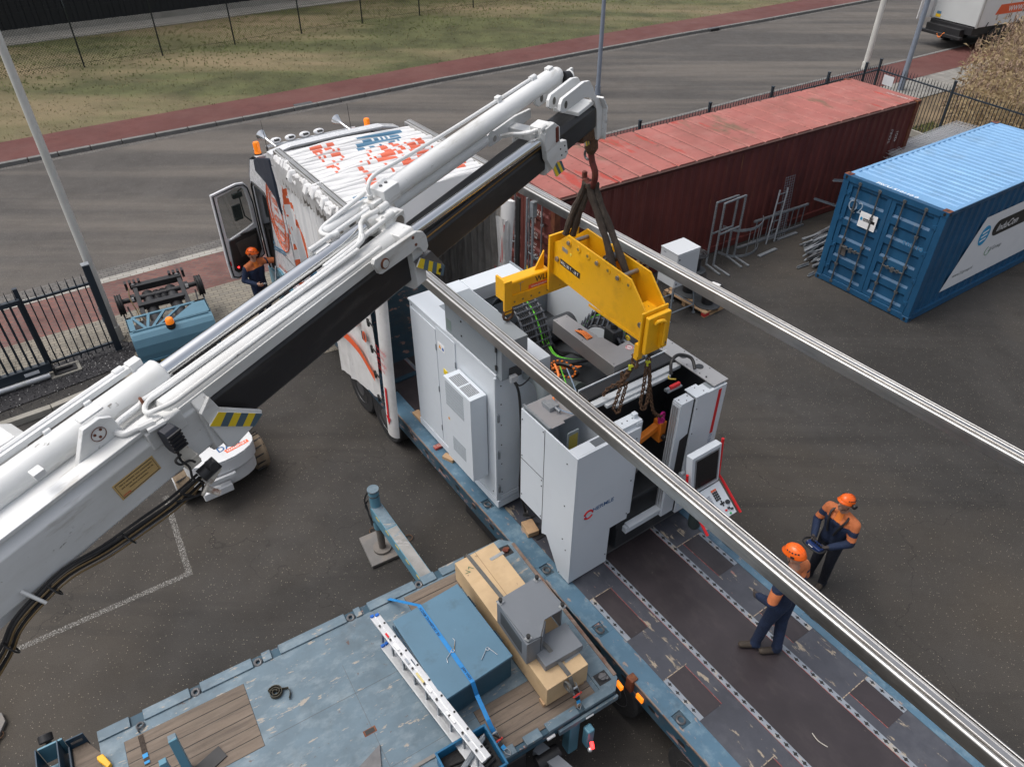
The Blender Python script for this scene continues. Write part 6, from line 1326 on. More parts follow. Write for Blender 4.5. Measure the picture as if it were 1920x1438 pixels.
    for y in (.40, 1.98): MB().lathe((-6.16,y,3.86), (.80,.22,-.22), [(0,.11),(.012,.105),(.07,.075),(.13,.045),(.20,.026),(.45,.018)], 22).build('air_horn', CHR, tk); MB().cyl((-6.085,y,3.972),(-6.08,y,3.97),.08,n=20).build('horn_mouth', MD, tk) if False else None
    for y in (.12, 2.42):
        bcn = MB().lathe((-5.62,y,3.72),(0,0,1),[(0,.065),(.04,.065),(.05,.058),(.20,.062),(.225,.05),(.23,.02)],20).build('beacon', AMB, tk); MB().cyl((-5.62,y,3.66),(-5.62,y,3.73),.07,n=18).build('beacon_foot', BLKP, bcn)
    for y in (.35, 2.12): MB().cyl((-5.75,y,3.66),(-5.80,y,4.25),.008,.004,n=6).cyl((-5.75,y,3.66),(-5.757,y,3.76),.02,n=8).build('aerial', BLKP, tk)
    MB().ball((-6.05,.22,3.66),.05,12,8).build('marker', CABW, tk)
    # open door, hinged at the front
    H0 = V((-6.30,-.02,0)); D = V((.22,-.84,0)); dn = V((.84,.22,0)).normalized()
    def dp(s, z, o=0.0): return H0 + D*s + dn*o + V((0,0,z))
    outl = [(0,1.25),(0,2.55),(.05,2.93),(.12,3.03),(.32,3.05),(1.0,2.93),(1.0,1.0),(.9,.93),(.35,1.0)]
    outl = [(0,1.35),(.0,2.55),(.06,2.90),(.14,2.99),(.34,3.02),(1.0,2.96),(1.02,1.45),(1.0,1.12),(.85,1.05),(.3,1.22)]
    win = [(.12,2.10),(.12,2.55),(.16,2.85),(.22,2.92),(.36,2.94),(.86,2.88),(.88,2.80),(.88,2.0),(.8,1.95),(.3,2.05)]
    dm = MB(); k = len(outl)
    for o_ in (0, .05):
        for i in range(k): j = (i+1) % k; dm.poly([dp(*outl[i],o_), dp(*outl[j],o_), dp(*win[j],o_), dp(*win[i],o_)])
    for q in (outl, win):
        for i in range(k): j = (i+1) % k; dm.poly([dp(*q[i],0), dp(*q[j],0), dp(*q[j],.05), dp(*q[i],.05)])
    dr = dm.build('door', CABW, tk, sharp=30)
    MB().tube([dp(s_*.93+.03, 1.0+(z-1.0)*.965+.03, .06) for s_, z in outl], .014, 6, closed=True).build('door_seal', BLKP, dr)
    MB().poly([dp(s_, z, .03) for s_, z in win]).build('door_glass', GLS, dr, recalc=False)
    MB().slab([dp(s_,z,.055) for s_,z in ((.10,2.0),(.40,1.98),(.86,1.93),(.90,1.28),(.82,1.20),(.25,1.30),(.08,1.5))], dn, .03).build('door_card', INTR, dr, bevel=.008)
    MB().slab([dp(s_,z,.087) for s_,z in ((.15,1.90),(.72,1.86),(.66,1.52),(.20,1.56))], dn, .02).build('card_inlay', INTG, dr, bevel=.01)
    MB().slab([dp(s_,z,.087) for s_,z in ((.25,1.42),(.75,1.36),(.70,1.30),(.25,1.34))], dn, .03).build('door_pocket', BLKP, dr); MB().beam(dp(.15,1.97,.10), dp(.55,2.0,.10), .03,.03).build('door_handle', BLKP, dr, bevel=.006)
    MB().cyl(dp(.80,1.33,.09), dp(.80,1.33,.10), .02, n=10).build('door_lamp', REDL, dr); MB().slab([dp(.965,1.40,.052),dp(.965,1.50,.052),dp(.93,1.50,.052),dp(.93,1.40,.052)], dn, .003).build('reflector', REDP, dr)
    mr = MB().obox(dp(.30,2.32,-.22), (.06,.20,.34), dn).obox(dp(.22,2.68,-.2), (.08,.22,.12), dn).build('mirror', INTR, dr, bevel=.02); MB().tube([dp(.05,2.05,-.02), dp(.15,2.2,-.2), dp(.18,2.75,-.2), dp(.05,2.9,-.02)], .014, 6).build('mirror_arm', BLKP, mr)
    # marker stalk with red light
    MB().tube([(-5.62,-.02,1.35),(-5.52,-.10,1.12),(-5.42,-.16,.95)], .018, 6).build('grab_pole', GAL, tk); MB().ball((-5.42,-.20,.90),.035,12,8).build('marker_lamp', REDL, tk)
    # bed in front of the loader deck
    MB().box(-4.2,-1.62,.05,2.5,.82,.98).build('chassis_deck', DBL, tk); MB().box(-6.0,-1.6,.8,1.7,.45,.82).build('chassis', BLK, tk)
    # rails carrying the sliding roof
    for y, nm in ((.05,'near'),(2.50,'far')):
        y1 = y if nm == 'near' else 2.62; y2 = y-.02 if nm == 'near' else 3.02
        for (dy, dz, w_, h_, mt_) in ((0,0,.10,.14,STL),(-.055,.03,.022,.06,STL),(.0,.085,.05,.03,STL),(.058,.045,.016,.12,STL)):
            MB().beam((-4.2,y1+dy,4.17+dz),(13.0,y2+dy,4.17+dz), w_, h_).build('roof_rail', mt_, tk, bevel=.006)
        MB().cyl((-4.2,y1-.045,4.235),(13.0,y2-.045,4.235), .022, n=12).cyl((-4.2,y1+.03,4.26),(13.0,y2+.03,4.26), .014, n=10).build('roof_rail', STL, tk)
        MB().beam((-4.2,y1+.018,4.248),(13.0,y2+.018,4.248), .014,.02).build('rail_groove', BLKP, tk)
    # grey lower rail holding the curtain, strut tubes
    MB().beam((-4.05,-.03,4.02),(-1.05,-.03,4.12), .05,.07).build('curtain_rail', DSTL, tk)
    # folded roof tarpaulin: pleats standing close together
    N = 21; x0, x1 = -4.06, -1.30; st = (x1-x0)/N; m = MB(); rnd = random.Random(5)
    ys = [-.12,-.07]+[-.03+.045*k for k in range(59)]+[2.64,2.69]; rows = []; off_ = [rnd.uniform(-.05,.05) for _ in range(N)]; hh = [rnd.uniform(-.03,.03) for _ in range(N)]
    for i in range(N):
        a = x0+i*st; last = 0 if i < 2 else .12*abs(math.sin(i*1.7))
        for q, (dx, dz) in enumerate(((0,-.035),(.012,-.012),(st*.22,.008),(st*.5,.014),(st*.72,.008),(st*.88,-.010),(st*.94,-.025))):
            r_ = []
            for k, y in enumerate(ys):
                e_ = 1 if k in (0, len(ys)-1) else 0
                r_.append((a+dx+.018*math.sin(y*2.1+i*.9)+.012*math.sin(y*6.3+i*2.2), y+off_[i]*(1 if k < 2 or k > len(ys)-3 else 0), 4.22+hh[i]*.35+dz-.11*e_+.022*math.sin(y*1.7+i*.6)+.010*math.sin(y*5+i*1.9+q)+.03*math.cos((y-1.27)*1.2)))
            rows.append(r_)
    # printed livery broken up by the folds: cells that carry on over neighbouring crests
    pr_ = {}; rn = random.Random(21); ncol = len(ys)-1
    for i in range(N):
        for k in range(ncol):
            y = ys[k]; up_ = pr_.get((i-1,k),0); lf = pr_.get((i,k-1),0); c = 0
            if 1 <= i <= 4 and .50 < y < .92: c = 1 if rn.random() < .72 else 0
            elif i in (1,2,3,4) and 1.45-.06*i < y < 2.40-.10*i: c = 2 if (i in (1,3) or rn.random() < .55) else 0
            elif 5 <= i <= 17 and .35 < y < 2.5: c = 1 if rn.random() < (.42 if up_ == 1 else .0)+(.34 if lf == 1 else .0)+.07 else 0
            elif 17 <= i <= 19 and .25 < y < 1.0: c = 2 if rn.random() < (.8 if lf == 2 else .25) else 0
            pr_[(i,k)] = c
    for r_i, (ra, rb) in enumerate(zip(rows, rows[1:])):
        i, q = divmod(r_i, 7)
        for k in range(ncol): m.mi = pr_[(i,k)] if 1 <= q <= 4 else 0; m.poly([ra[k], rb[k], rb[k+1], ra[k+1]])
    tp = m.build('roof_tarpaulin', [TARP, mat('faded print orange', (.66,.14,.075), .5), BLUP], tk, sharp=80)
    e = MB()
    for i in range(N):
        a = x0+i*st; z1 = 4.14+rnd.uniform(-.02,.03); z0 = 3.78+rnd.uniform(-.09,.09)+.08*(i/N)
        e.poly([(a+.01,-.11,z1+.06),(a+st*.45,-.13,z1+.04),(a+st*.55+.05,-.09,z0),(a+.08,-.05,z0+.05)]); e.poly([(a+st*.45,-.13,z1+.04),(a+st*.92,-.10,z1+.06),(a+st*.9+.07,-.03,z0+.03),(a+st*.55+.05,-.09,z0)])
        e.poly([(a+.01,2.67,z1+.06),(a+st*.9,2.68,z1+.06),(a+st*.8,2.66,z0),(a+.05,2.64,z0)])
    e.build('tarpaulin_folds', TARPD, tk, sharp=30)
    e = MB()
    for i in range(N): a = x0+i*st; e.box(a+st*.28,a+st*.42,-.085,2.62,3.80,4.10)
    e.build('roof_bows', TARPB, tk)
    # rear flap of the bunched roof
    m = MB(); pts = [(x1, y, 4.30) for y in (-.10,.6,1.3,2.0,2.65)]; low = [(x1+.16+.09*math.sin(y*5), y, 3.80+.10*math.sin(y*4)) for y in (-.10,.6,1.3,2.0,2.65)]
    for i in range(4): m.poly([pts[i], pts[i+1], low[i+1], low[i]])
    m.build('tarpaulin_flap', TARP, tk)
    # bunched side curtain, front part hanging by the cab
    def curtain(x0, x1, y, z0f, z1f, mt_, nm, amp=.05, n=90, freq=20, ph=0, zr=14, paint=None):
        """hanging folded sheet; paint(x, z) picks the printed colour of a patch"""
        m = MB(); g = []
        for i in range(n+1):
            t = i/n; x = x0+(x1-x0)*t; col = []
            for j in range(zr+1):
                s_ = j/zr; z = z0f(t)+(z1f(t)-z0f(t))*s_
                a = amp*(.6+.4*math.sin(7*t+2.6*s_))*(1-.35*s_); q = freq*t*6.283+1.3*math.sin(s_*3+t*5)+ph
                f = abs(math.sin(q*.5))**.55*2-1
                yy = y + a*f + .35*a*math.sin(freq*2.3*t*6.283+4*s_) + .3*a*math.sin(9*s_+11*t)*math.sin(5*t+3)
                xx = x + .45*a*math.cos(q+s_*2)
                col.append((xx, yy, z))
            g.append(col)
        for a, b in zip(g, g[1:]):
            for j in range(zr):
                m.mi = paint((a[j][0]+b[j][0])/2, (a[j][2]+a[j+1][2])/2) if paint else 0
                m.poly([a[j], b[j], b[j+1], a[j+1]])
        return m.build(nm, mt_, tk, sharp=80)
    def livery(x, z):
        dx, dz = (x+3.95)/.55, (z-2.55)/.95; r = math.hypot(dx, dz)
        if .86 < r < .98 and dx > -.3: return 1
        if r < .62 and dx < 0 and (int((z-1.4)/.17) % 2 == 0) and math.sin(x*37+z*5) > -.1: return 1
        if -4.3 < x < -4.0 and (3.05+.5*(x+4.3) < z < 3.2+.5*(x+4.3) or 2.62 < z < 2.74+.2*(x+4.3)): return 1
        if x < -3.85 and 3.4 < z-(x+4)*1.5 < 3.62: return 1
        if -3.42 < x < -3.02 and 1.2 < z < 2.4 and not (math.hypot(x+3.1, (z-1.7)/1.3) < .18): return 2
        if -2.9 < x < -2.5 and 1.5 < z < 1.8: return 2
        return 0
    c1 = curtain(-4.30, -1.15, -.03, lambda t: 1.15, lambda t: 3.95+.1*t, [TARP, STMP, BLUP], 'side_curtain', .085, 330, 9, zr=70, paint=livery)
    # dirty back of the curtain seen in the gap by the cab
    curtain(-4.36, -4.12, .10, lambda t: 1.3, lambda t: 3.6, TARPB, 'curtain_back', .03, 20, 2)
    # far side curtain, seen from inside below the boom
    curtain(-4.1, -.75, 2.56, lambda t: 1.0, lambda t: 4.05, TARPB, 'side_curtain', .06, 110, 14, 1.0)
    curtain(-1.0,-.7, 2.5, lambda t: 1.2, lambda t: 3.6, TARPD, 'rolled_curtain', .07, 24, 2)
    # lower left curtain end with orange band, buckles
    MB().poly([(-1.62,-.12,1.02),(-.42,-.12,1.28),(-.36,-.12,3.2),(-1.7,-.12,3.0)])
    c2 = curtain(-2.35, -.62, -.12, lambda t: .70+.42*t, lambda t: 3.6, TARPD, 'lower_curtain', .02, 60, 2.5, .5)
    m = MB()
    for k in range(20):
        t0_, t1_ = k/20, (k+1)/20; xx = lambda t: -2.3+t*1.62; zz = lambda t: 1.62+.16*math.sin(t*3.1)-.12*max(0,t-.7)/.3; m.poly([(xx(t0_),-.165,zz(t0_)),(xx(t1_),-.165,zz(t1_)),(xx(t1_),-.165,zz(t1_)+.15),(xx(t0_),-.165,zz(t0_)+.15)])
    m.build('orange_band', ORG_, c2, recalc=False)
    for z in (1.05,1.55,2.05,2.55): MB().obox((-.62,-.165,z+.15),(.05,.03,.13),(1,0,.1)).beam((-.62,-.17,z+.2),(-.44,-.16,z+.15),.02,.02).build('curtain_buckle', BLKP, tk, bevel=.004)
    text('S', tk, ORG_, (-1.30,-.168,2.35), (1,0,.1), (0,0,1), .55, bold=.03); text('0', tk, ORG_, (-.92,-.168,2.2), (1,0,.1), (0,0,1), .30, bold=.01)
    MB().obox((-.90,-.160,2.28),(.14,.01,.16),(1,0,0)).build('curtain_window', DSTL, tk)
    # front pillars with height marking
    for y, dx, nm in ((-.17,0,0),(2.62,-1.0,1)):
        x = .0+dx; zb = .80 if nm == 0 else 1.0
        top = 3.95
        pz = MB(); lean = .30 if nm else .20
        f = lambda z: x-.12+lean*(z-zb)/(top-zb) - (.0)
        prof = []
        for j in range(9):
            a = math.pi*j/8; prof.append((.17*math.cos(a), -.10*math.sin(a)))
        n_ = len(prof); vs = [(f(zb)+px, y+py, zb) for px, py in prof]+[(f(top)+px, y+py, top) for px, py in prof]
        pz.add(vs, [tuple(range(n_)), tuple(range(n_,2*n_))]+[(i,(i+1)%n_,n_+(i+1)%n_,n_+i) for i in range(n_)])
        pl = pz.build('front_pillar', TARPD if nm == 0 else TARP, tk, bevel=.004)
        yy = y-.103; g_ = lambda z: f(z)
        for i, s in enumerate(('Max. height','3.60 mtr.','Std. height','3.20 mtr.')): 
            z = (2.55 if nm == 0 else 2.55)-i*.125; text(s, pl, REDP, (g_(z)-.15, yy-.012, z), (1,0,0), (0,0,1), .115, sx=.66)
        z0, z1 = (1.22, 1.85) if nm == 0 else (2.75, 3.5); r_ = MB()
        r_.slab([(g_(z0)-.005,yy,z0),(g_(z0)+.055,yy,z0),(g_(z1)+.055,yy,z1),(g_(z1)-.005,yy,z1)], (0,-1,0), .002)
        if nm == 0: r_.slab([(g_(z0)-.045,yy,z0+.01),(g_(z0)+.095,yy,z0+.01),(g_(z0)+.02,yy,z0-.16)], (0,-1,0), .002)
        r_.build('red_arrow', REDP, pl)
    MB().cyl((-.45,2.66,1.0),(-.38,2.66,4.1),.018,n=8).build('grey_tube', GAL, tk); MB().beam((-.62,2.62,1.0),(-.56,2.62,4.05),.09,.03,(0,1,0)).build('black_strap', BLKP, tk)
    MB().cyl((-.25,2.66,1.0),(-.22,2.66,4.1),.02,n=8).box(-.25,-.17,2.62,2.70,3.85,4.1).build('grey_tube', GAL, tk)
    MB().box(-1.15,-1.05,-.12,2.6,.98,1.02).build('cross_sill', DBL, tk)
    # dark clutter behind the pillar: blue bottles and planks are separate things below
truck()
def deck_clutter():
    r = random.Random(3)
    for i in range(3):
        t = thing('plank', ('dirty wooden plank on the deck front edge, nearest the pillar','middle plank lying on the deck front','rear wooden plank in the dark behind the machine')[i], 'plank', FL, (.02,.3+i*.12,1.0)); MB().obox((.02,.25+i*.16,1.03),(.34,.12,.045),(1,.1*i,0)).build('board', WOODN, t, bevel=.004)
    t = thing('chain_heap', 'blue chain binder heap in the dark between pillar and machine', 'chain heap', FL, (0,.55,1.0)); m = MB()
    for i in range(26): m.ring((r.uniform(-.15,.12),r.uniform(.45,.8),1.05+r.random()*.2),(r.uniform(-1,1),r.uniform(-1,1),r.uniform(-1,1)),.045,.014,12,5)
    m.build('links', mat('blue chain', (.02,.10,.28), .35, .3, .2, 5), t)
    t = thing('drum', 'blue lidded drum in the dark beside the machine cabinet', 'drum', FL, (-.05,.9,1.0)); MB().lathe((-.05,.95,1.0),(0,0,1),[(0,.12),(.02,.13),(.30,.13),(.32,.11),(.34,.10)],20).build('body', mat('drum blue', (.015,.10,.25), .3), t)
    t = thing('tarp_bundle', 'dark folded blanket bundle behind the pillar', 'blanket', FL, (-.2,1.5,1.0)); m = MB()
    for i in range(7): m.ball((-.5+r.random()*.5,1.0+r.random()*.9,1.1+r.random()*.35),.28,14,8,(1,1,.5))
    m.build('blanket', mat('dark blanket', (.02,.022,.028), .95, 0, .3, 5, (), .5, 20), t)
deck_clutter()
# ================================================================ FLAT BED IN THE FOREGROUND (frame FM: x along it, y across, z up)
fb = thing('flatbed_trailer', 'scuffed blue flat bed with inset timber panels in the foreground', 'flatbed', FM, (-3,1.26,0))
ZF = 1.15; X0 = -5.15
def flatbed():
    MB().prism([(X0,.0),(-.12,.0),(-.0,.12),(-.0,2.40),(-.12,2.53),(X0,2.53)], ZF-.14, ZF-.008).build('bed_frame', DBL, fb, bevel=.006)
    MB().prism([(X0,.10),(-.27,.10),(-.27,2.40),(X0,2.40)], ZF-.010, ZF).build('deck_plate', FBL, fb)
    # raised outer rims with notches
    def rim(axis, segs):
        for a, b in segs:
            m = MB()
            if axis == 't': m.box(a,b,2.40,2.53,ZF-.03,ZF+.022)
            elif axis == 'b': m.box(a,b,-.005,.10,ZF-.03,ZF+.022)
            m.build('side_rim', FBL, fb, bevel=.005)
    rim('t', ((X0,-4.83),(-4.69,-4.20),(-4.08,-3.50),(-3.38,-3.28),(-3.18,-2.36),(-2.24,-2.16),(-2.06,-1.43),(-1.33,-1.14),(-1.06,-.13)))
    rim('b', ((X0,-2.40),(-2.28,-1.42),(-1.30,-1.10),(-1.02,-.62),(-.54,-.16)))
    MB().prism([(-.27,.0),(-.12,.0),(.0,.12),(.0,2.41),(-.12,2.53),(-.27,2.53)], ZF-.03, ZF+.012).build('end_rim', FBL, fb, bevel=.006)
    MB().box(-.035,.008,.15,2.38,ZF+.012,ZF+.022).build('worn_edge', mat('bare worn edge steel', (.2,.15,.12)), fb)
    for x in (-4.14,-3.44,-2.30,-1.38): MB().ring((x,2.44,ZF+.005),(0,-.3,1),.036,.017,16,8).box(x-.05,x+.05,2.40,2.47,ZF-.03,ZF-.01).build('lashing_ring', DSTL, fb)
    for x in (-3.23,-2.11,-1.10): MB().box(x-.045,x+.045,2.42,2.52,ZF-.028,ZF-.024).build('stake_pocket', BLKP, fb)
    for x in (-2.34,-1.36,-.58): MB().box(x-.05,x+.05,.0,.09,ZF-.03,ZF-.02).build('stake_pocket', RUSTY, fb)
    MB().box(-.24,-.08,.13,.27,ZF+.0125,ZF+.016).build('twist_pocket', BLK, fb); MB().cyl((-.16,.20,ZF+.0),(-.16,.20,ZF+.05),.045,n=14).box(-.21,-.11,.18,.22,ZF+.03,ZF+.06).cyl((-.12,.17,ZF),(-.12,.17,ZF+.04),.025,n=10).build('twist_lock', DSTL, fb, bevel=.006)
    MB().box(-.25,-.08,2.24,2.40,ZF+.0125,ZF+.016).build('twist_pocket', BLK, fb); MB().cyl((-.16,2.32,ZF+.0),(-.16,2.32,ZF+.05),.04,n=14).box(-.21,-.11,2.30,2.34,ZF+.03,ZF+.055).build('twist_lock', RUSTY, fb, bevel=.006)
    # inset timber
    def planks(x0, x1, y0, y1, n, nm='timber_panel'):
        m = MB(); h = (y1-y0)/n
        for k in range(n): m.box(x0,x1,y0+k*h+.004,y0+(k+1)*h-.004,ZF-.003,ZF+.004+.0015*(k % 2))
        m.build(nm, WOODD, fb, bevel=.002)
        MB().box(x0-.004,x1+.004,y0,y1,ZF+.0003,ZF+.001).build('panel_gap', BLKP, fb)
    planks(-4.92,-3.66,1.45,2.27,6); planks(-1.62,-.34,2.12,2.37,2,'timber_panel'); planks(-1.60,-.33,.06,.62,4)
    planks(-2.75,-2.30,.12,.30,1) if False else None
    # plate seams and slots in the steel deck
    MB().box(-3.60,-2.0,1.50,1.503,ZF+.0002,ZF+.0012).box(-2.62,-2.617,.3,1.9,ZF+.0002,ZF+.0012).box(-3.60,-1.6,.55,.553,ZF+.0002,ZF+.0012).build('plate_seam', mat('seam dark', (.09,.075,.065), .8), fb)
    MB().box(-2.72,-2.58,.98,1.05,ZF+.0003,ZF+.0015).build('deck_slot', RUSTY, fb); MB().box(-2.70,-2.60,.99,1.04,ZF+.0015,ZF+.002).build('slot_opening', BLKP, fb)
    MB().box(-3.6,-1.9,.40,.44,ZF+.0005,ZF+.018).build('grey_batten', mat('grey weathered batten', (.22,.205,.19), .8, 0, .15, 5), fb, bevel=.004)
    # below: chassis, tail lamps, lower bumper
    MB().box(X0,-.1,.7,.95,.55,1.0).box(X0,-.1,1.6,1.85,.55,1.0).build('chassis_beam', BLK, fb)
    MB().box(-.9,-.1,-.04,-.006,ZF-.14,ZF-.06).build('side_board', FBL, fb, bevel=.005)
    MB().box(-.02,.02,.02,.12,ZF-.13,ZF-.07).build('rear_marker', AMBL, fb); MB().box(-.55,-.45,-.05,-.04,ZF-.12,ZF-.10).build('type_plate', WHT, fb)
    MB().box(-1.05,-.95,-.03,-.006,ZF-.11,ZF-.08).build('type_plate', WHT, fb)
    MB().box(-.72,-.58,.0,.14,.30,.95).box(-.60,-.50,-.16,-.06,.6,.95).build('support_leg', CABB, fb, bevel=.02)
    MB().box(-1.6,-1.3,.0,.3,.45,.98).cyl((-1.2,-.05,.7),(-.9,-.05,.7),.09,n=16).build('hydraulic_box', BLK, fb, bevel=.015)
    MB().cyl((-.57,-.20,.80),(-.60,-.26,.80),.022,n=12).build('tail_lamp', REDL, fb); MB().ball((-.62,-.24,.76),.03,12,8).build('tail_lens', ALU, fb)
    for x in (-2.2,-3.4):
        for y in (.05,2.15): MB().lathe((x,y,.48),(0,1,0),[(0,.25),(0,.45),(.03,.48),(.27,.48),(.3,.45),(.3,.25)],26).build('wheel', RUB, fb)
    MB().beam((-1.10,.1,.72),(-.75,-.9,.66),.14,.12).build('outrigger_box', GRYP, fb)
    # stanchions and gear at the left lower corner
    MB().beam((-4.40,1.60,ZF),(-4.41,1.72,ZF+.50),.08,.08,(1,0,0)).build('stanchion', CABB, fb, bevel=.004)
    MB().obox((-4.41,1.722,ZF+.502),(.075,.075,.004),(1,0,0)).build('stanchion_cap', FBL, fb)
    MB().beam((-4.55,1.55,ZF),(-4.56,1.62,ZF+.36),.07,.07,(1,0,0)).build('stanchion', CABB, fb, bevel=.004)
    MB().beam((-4.40,1.50,ZF+.01),(-4.05,1.62,ZF+.01),.16,.02).build('black_plate', BLK, fb)
    MB().tube([(-3.10,.78,ZF+.03),(-3.02,.66,ZF+.06)],.035,12).build('grey_pipe', GAL, fb)
    MB().slab([(-3.55,.45,ZF+.003),(-2.75,.45,ZF+.003),(-2.62,.82,ZF+.003),(-3.2,.60,ZF+.003)], (0,0,1), .02).build('tail_flap', DSTL, fb)
    MB().beam((-3.5,.40,ZF+.03),(-2.70,.44,ZF+.03),.07,.05).build('timber_batten', WOODD, fb, bevel=.004)
    # left end: bracket with holder and lamp
    MB().prism([(-5.41,1.6),(-5.155,1.6),(-5.155,2.30),(-5.26,2.50),(-5.41,2.50)], ZF-.06, ZF-.03).build('end_platform', WOODD, fb, bevel=.004)
    MB().box(-5.42,-5.25,2.50,2.515,ZF-.1,ZF+.14).box(-5.435,-5.415,1.6,2.51,ZF-.2,ZF+.02).build('end_board', NAVYP, fb, bevel=.003)
    MB().box(-5.39,-5.28,2.496,2.498,ZF+.04,ZF+.08).build('board_slot', mat('slot grey', (.16,.15,.14), .8), fb)
    for x in (-5.70,-5.50): MB().box(x,x+.015,2.2,2.56,ZF-.2,ZF+.15).build('holder_plate', NAVYP, fb, bevel=.003)
    MB().box(-5.70,-5.45,2.22,2.56,ZF-.25,ZF-.235).box(-5.68,-5.45,2.56,2.58,ZF-.15,ZF+.12).build('holder_back', CABB, fb)
    MB().box(-5.62,-5.56,2.60,2.65,ZF-.02,ZF+.06).cyl((-5.60,2.64,ZF+.08),(-5.60,2.71,ZF+.12),.07,n=14).build('reverse_lamp', BLK, fb, bevel=.008)
    MB().prism([(-5.18,2.18),(-5.10,2.04),(-5.06,2.07),(-5.12,2.22),(-5.18,2.22)], ZF, ZF+.06).build('yellow_chock', YEL, fb, bevel=.008)
    MB().beam((-4.76,2.25,ZF+.01),(-4.75,1.89,ZF+.01),.05,.006).build('loose_strap', SLING, fb); MB().beam((-4.755,2.02,ZF+.012),(-4.753,1.97,ZF+.012),.052,.008).beam((-4.75,1.93,ZF+.012),(-4.75,1.90,ZF+.012),.052,.008).build('strap_mark', mat('strap blue', (.02,.25,.55), .6), fb)
    MB().ring((-4.74,2.36,ZF+.02),(0,.2,1),.035,.012,12,6).ring((-4.77,2.32,ZF+.03),(1,.2,0),.03,.008,12,6).build('chain_end', DSTL, fb)
flatbed()
# outrigger beam with jack and pad
og = thing('outrigger', 'blue and worn grey outrigger beam with jack standing on the asphalt', 'outrigger', W0, (-1.85,7.0,0))
def outrigger():
    p0, p1 = V((-1.98,7.28,.92)), V((-.85,5.62,.92)); d = (p1-p0).normalized(); n = V((0,0,1)).cross(d)
    MB().beam(p0, p1, .17, .22).build('beam', CABB, og, bevel=.006)
    MB().beam(p0.lerp(p1,.27)+V((0,0,.1125)), p1+V((0,0,.1125)), .15, .005).build('worn_top', mat('worn grey top', (.25,.245,.235), .55, .2, .25, 4, [((.42,.41,.40),6,.55,.62,.7,(.4,1,1)), ((.09,.2,.28),3,.6,.66,.8,U)]), og)
    MB().beam(p0.lerp(p1,.02)+V((0,0,.1125)), p0.lerp(p1,.26)+V((0,0,.1125)), .15, .005).build('beam_top', FBL, og)
    y = MB(); 
    for k in range(6): a = .10+k*.15; y.beam(p0.lerp(p1,a)-n*.086+V((0,0,.07)), p0.lerp(p1,a+.055)-n*.086+V((0,0,.07)), .004, .02)
    for k in range(6): a = .10+k*.15; y.beam(p0.lerp(p1,a)+n*.086+V((0,0,.07)), p0.lerp(p1,a+.055)+n*.086+V((0,0,.07)), .004, .02)
    y.build('reflective_tape', mat('reflective yellow', (.75,.50,.03), .5), og)
    j = p0+d*.02; j.z = 0
    MB().cyl(j+V((0,0,.55)), j+V((0,0,1.33)), .075, n=24).build('jack_cylinder', CABB, og, bevel=.006); MB().cyl(j+V((0,0,1.33)), j+V((0,0,1.36)), .085, n=24).build('jack_cap', FBL, og, bevel=.004)
    MB().cyl(j+V((0,0,1.24)), j+V((0,0,1.255)), .082, n=24).cyl(j+V((0,0,1.02)), j+V((0,0,1.035)), .084, n=24).build('jack_band', DSTL, og)
    MB().cyl(j+V((0,0,.08)), j+V((0,0,.56)), .055, n=20).cyl(j+V((0,0,.07)), j+V((0,0,.11)), .14, n=24).build('jack_ram', mat('dusty jack steel', (.17,.155,.14), .6, .3, .2, 5), og)
    MB().tube(smooth([j+V((-.09,.0,1.28)), j+V((-.14,-.02,1.15)), j+V((-.12,-.03,1.0)), j+V((-.10,-.05,.85)), j+V((-.05,-.10,.75))]), .014, 6).tube(smooth([j+V((-.10,.0,1.12)), j+V((-.15,-.0,1.0)), j+V((-.10,-.06,.9)), j+V((-.07,-.1,.7))]), .011, 6).build('jack_hose', RUB, og)
outrigger()
pd = thing('outrigger_pad', 'square grey outrigger pad lying under the blue jack', 'pad', W0, (-1.95,7.33,0))
a, b, c = G(673,1008,.07), G(739,980,.07), G(698,1062,.07)
MB().slab([a, b, b+(c-a), c], (0,0,-1), .06).build('plate', mat('pad grey', (.15,.145,.14), .7, 0, .15, 3, [((.24,.19,.14),3,.5,.75,.6,U)]), pd, bevel=.01)
MB().ring(G(766,1008,.03), (0,0,1), .06, .008, 16, 6).ring(G(700,995,.03), (0,0,1), .06, .008, 16, 6).build('rope_handle', RUSTC, pd)
p2 = thing('outrigger_pad', 'grey pad corner with rope loop at the lower left picture edge', 'pad', W0, tuple(G(-40,1400,0)))
q = [G(-60,1335,.06), G(3,1335,.06), G(10,1350,.06), G(-30,1440,.06), G(-90,1440,.06)]
MB().slab(q, (0,0,-1), .05).build('plate', mat('pad grey', (.15,.145,.14)), p2, bevel=.006)
MB().ring(G(-2,1378,.03), (0,0,1), .05, .007, 16, 6).build('rope_handle', RUSTC, p2)

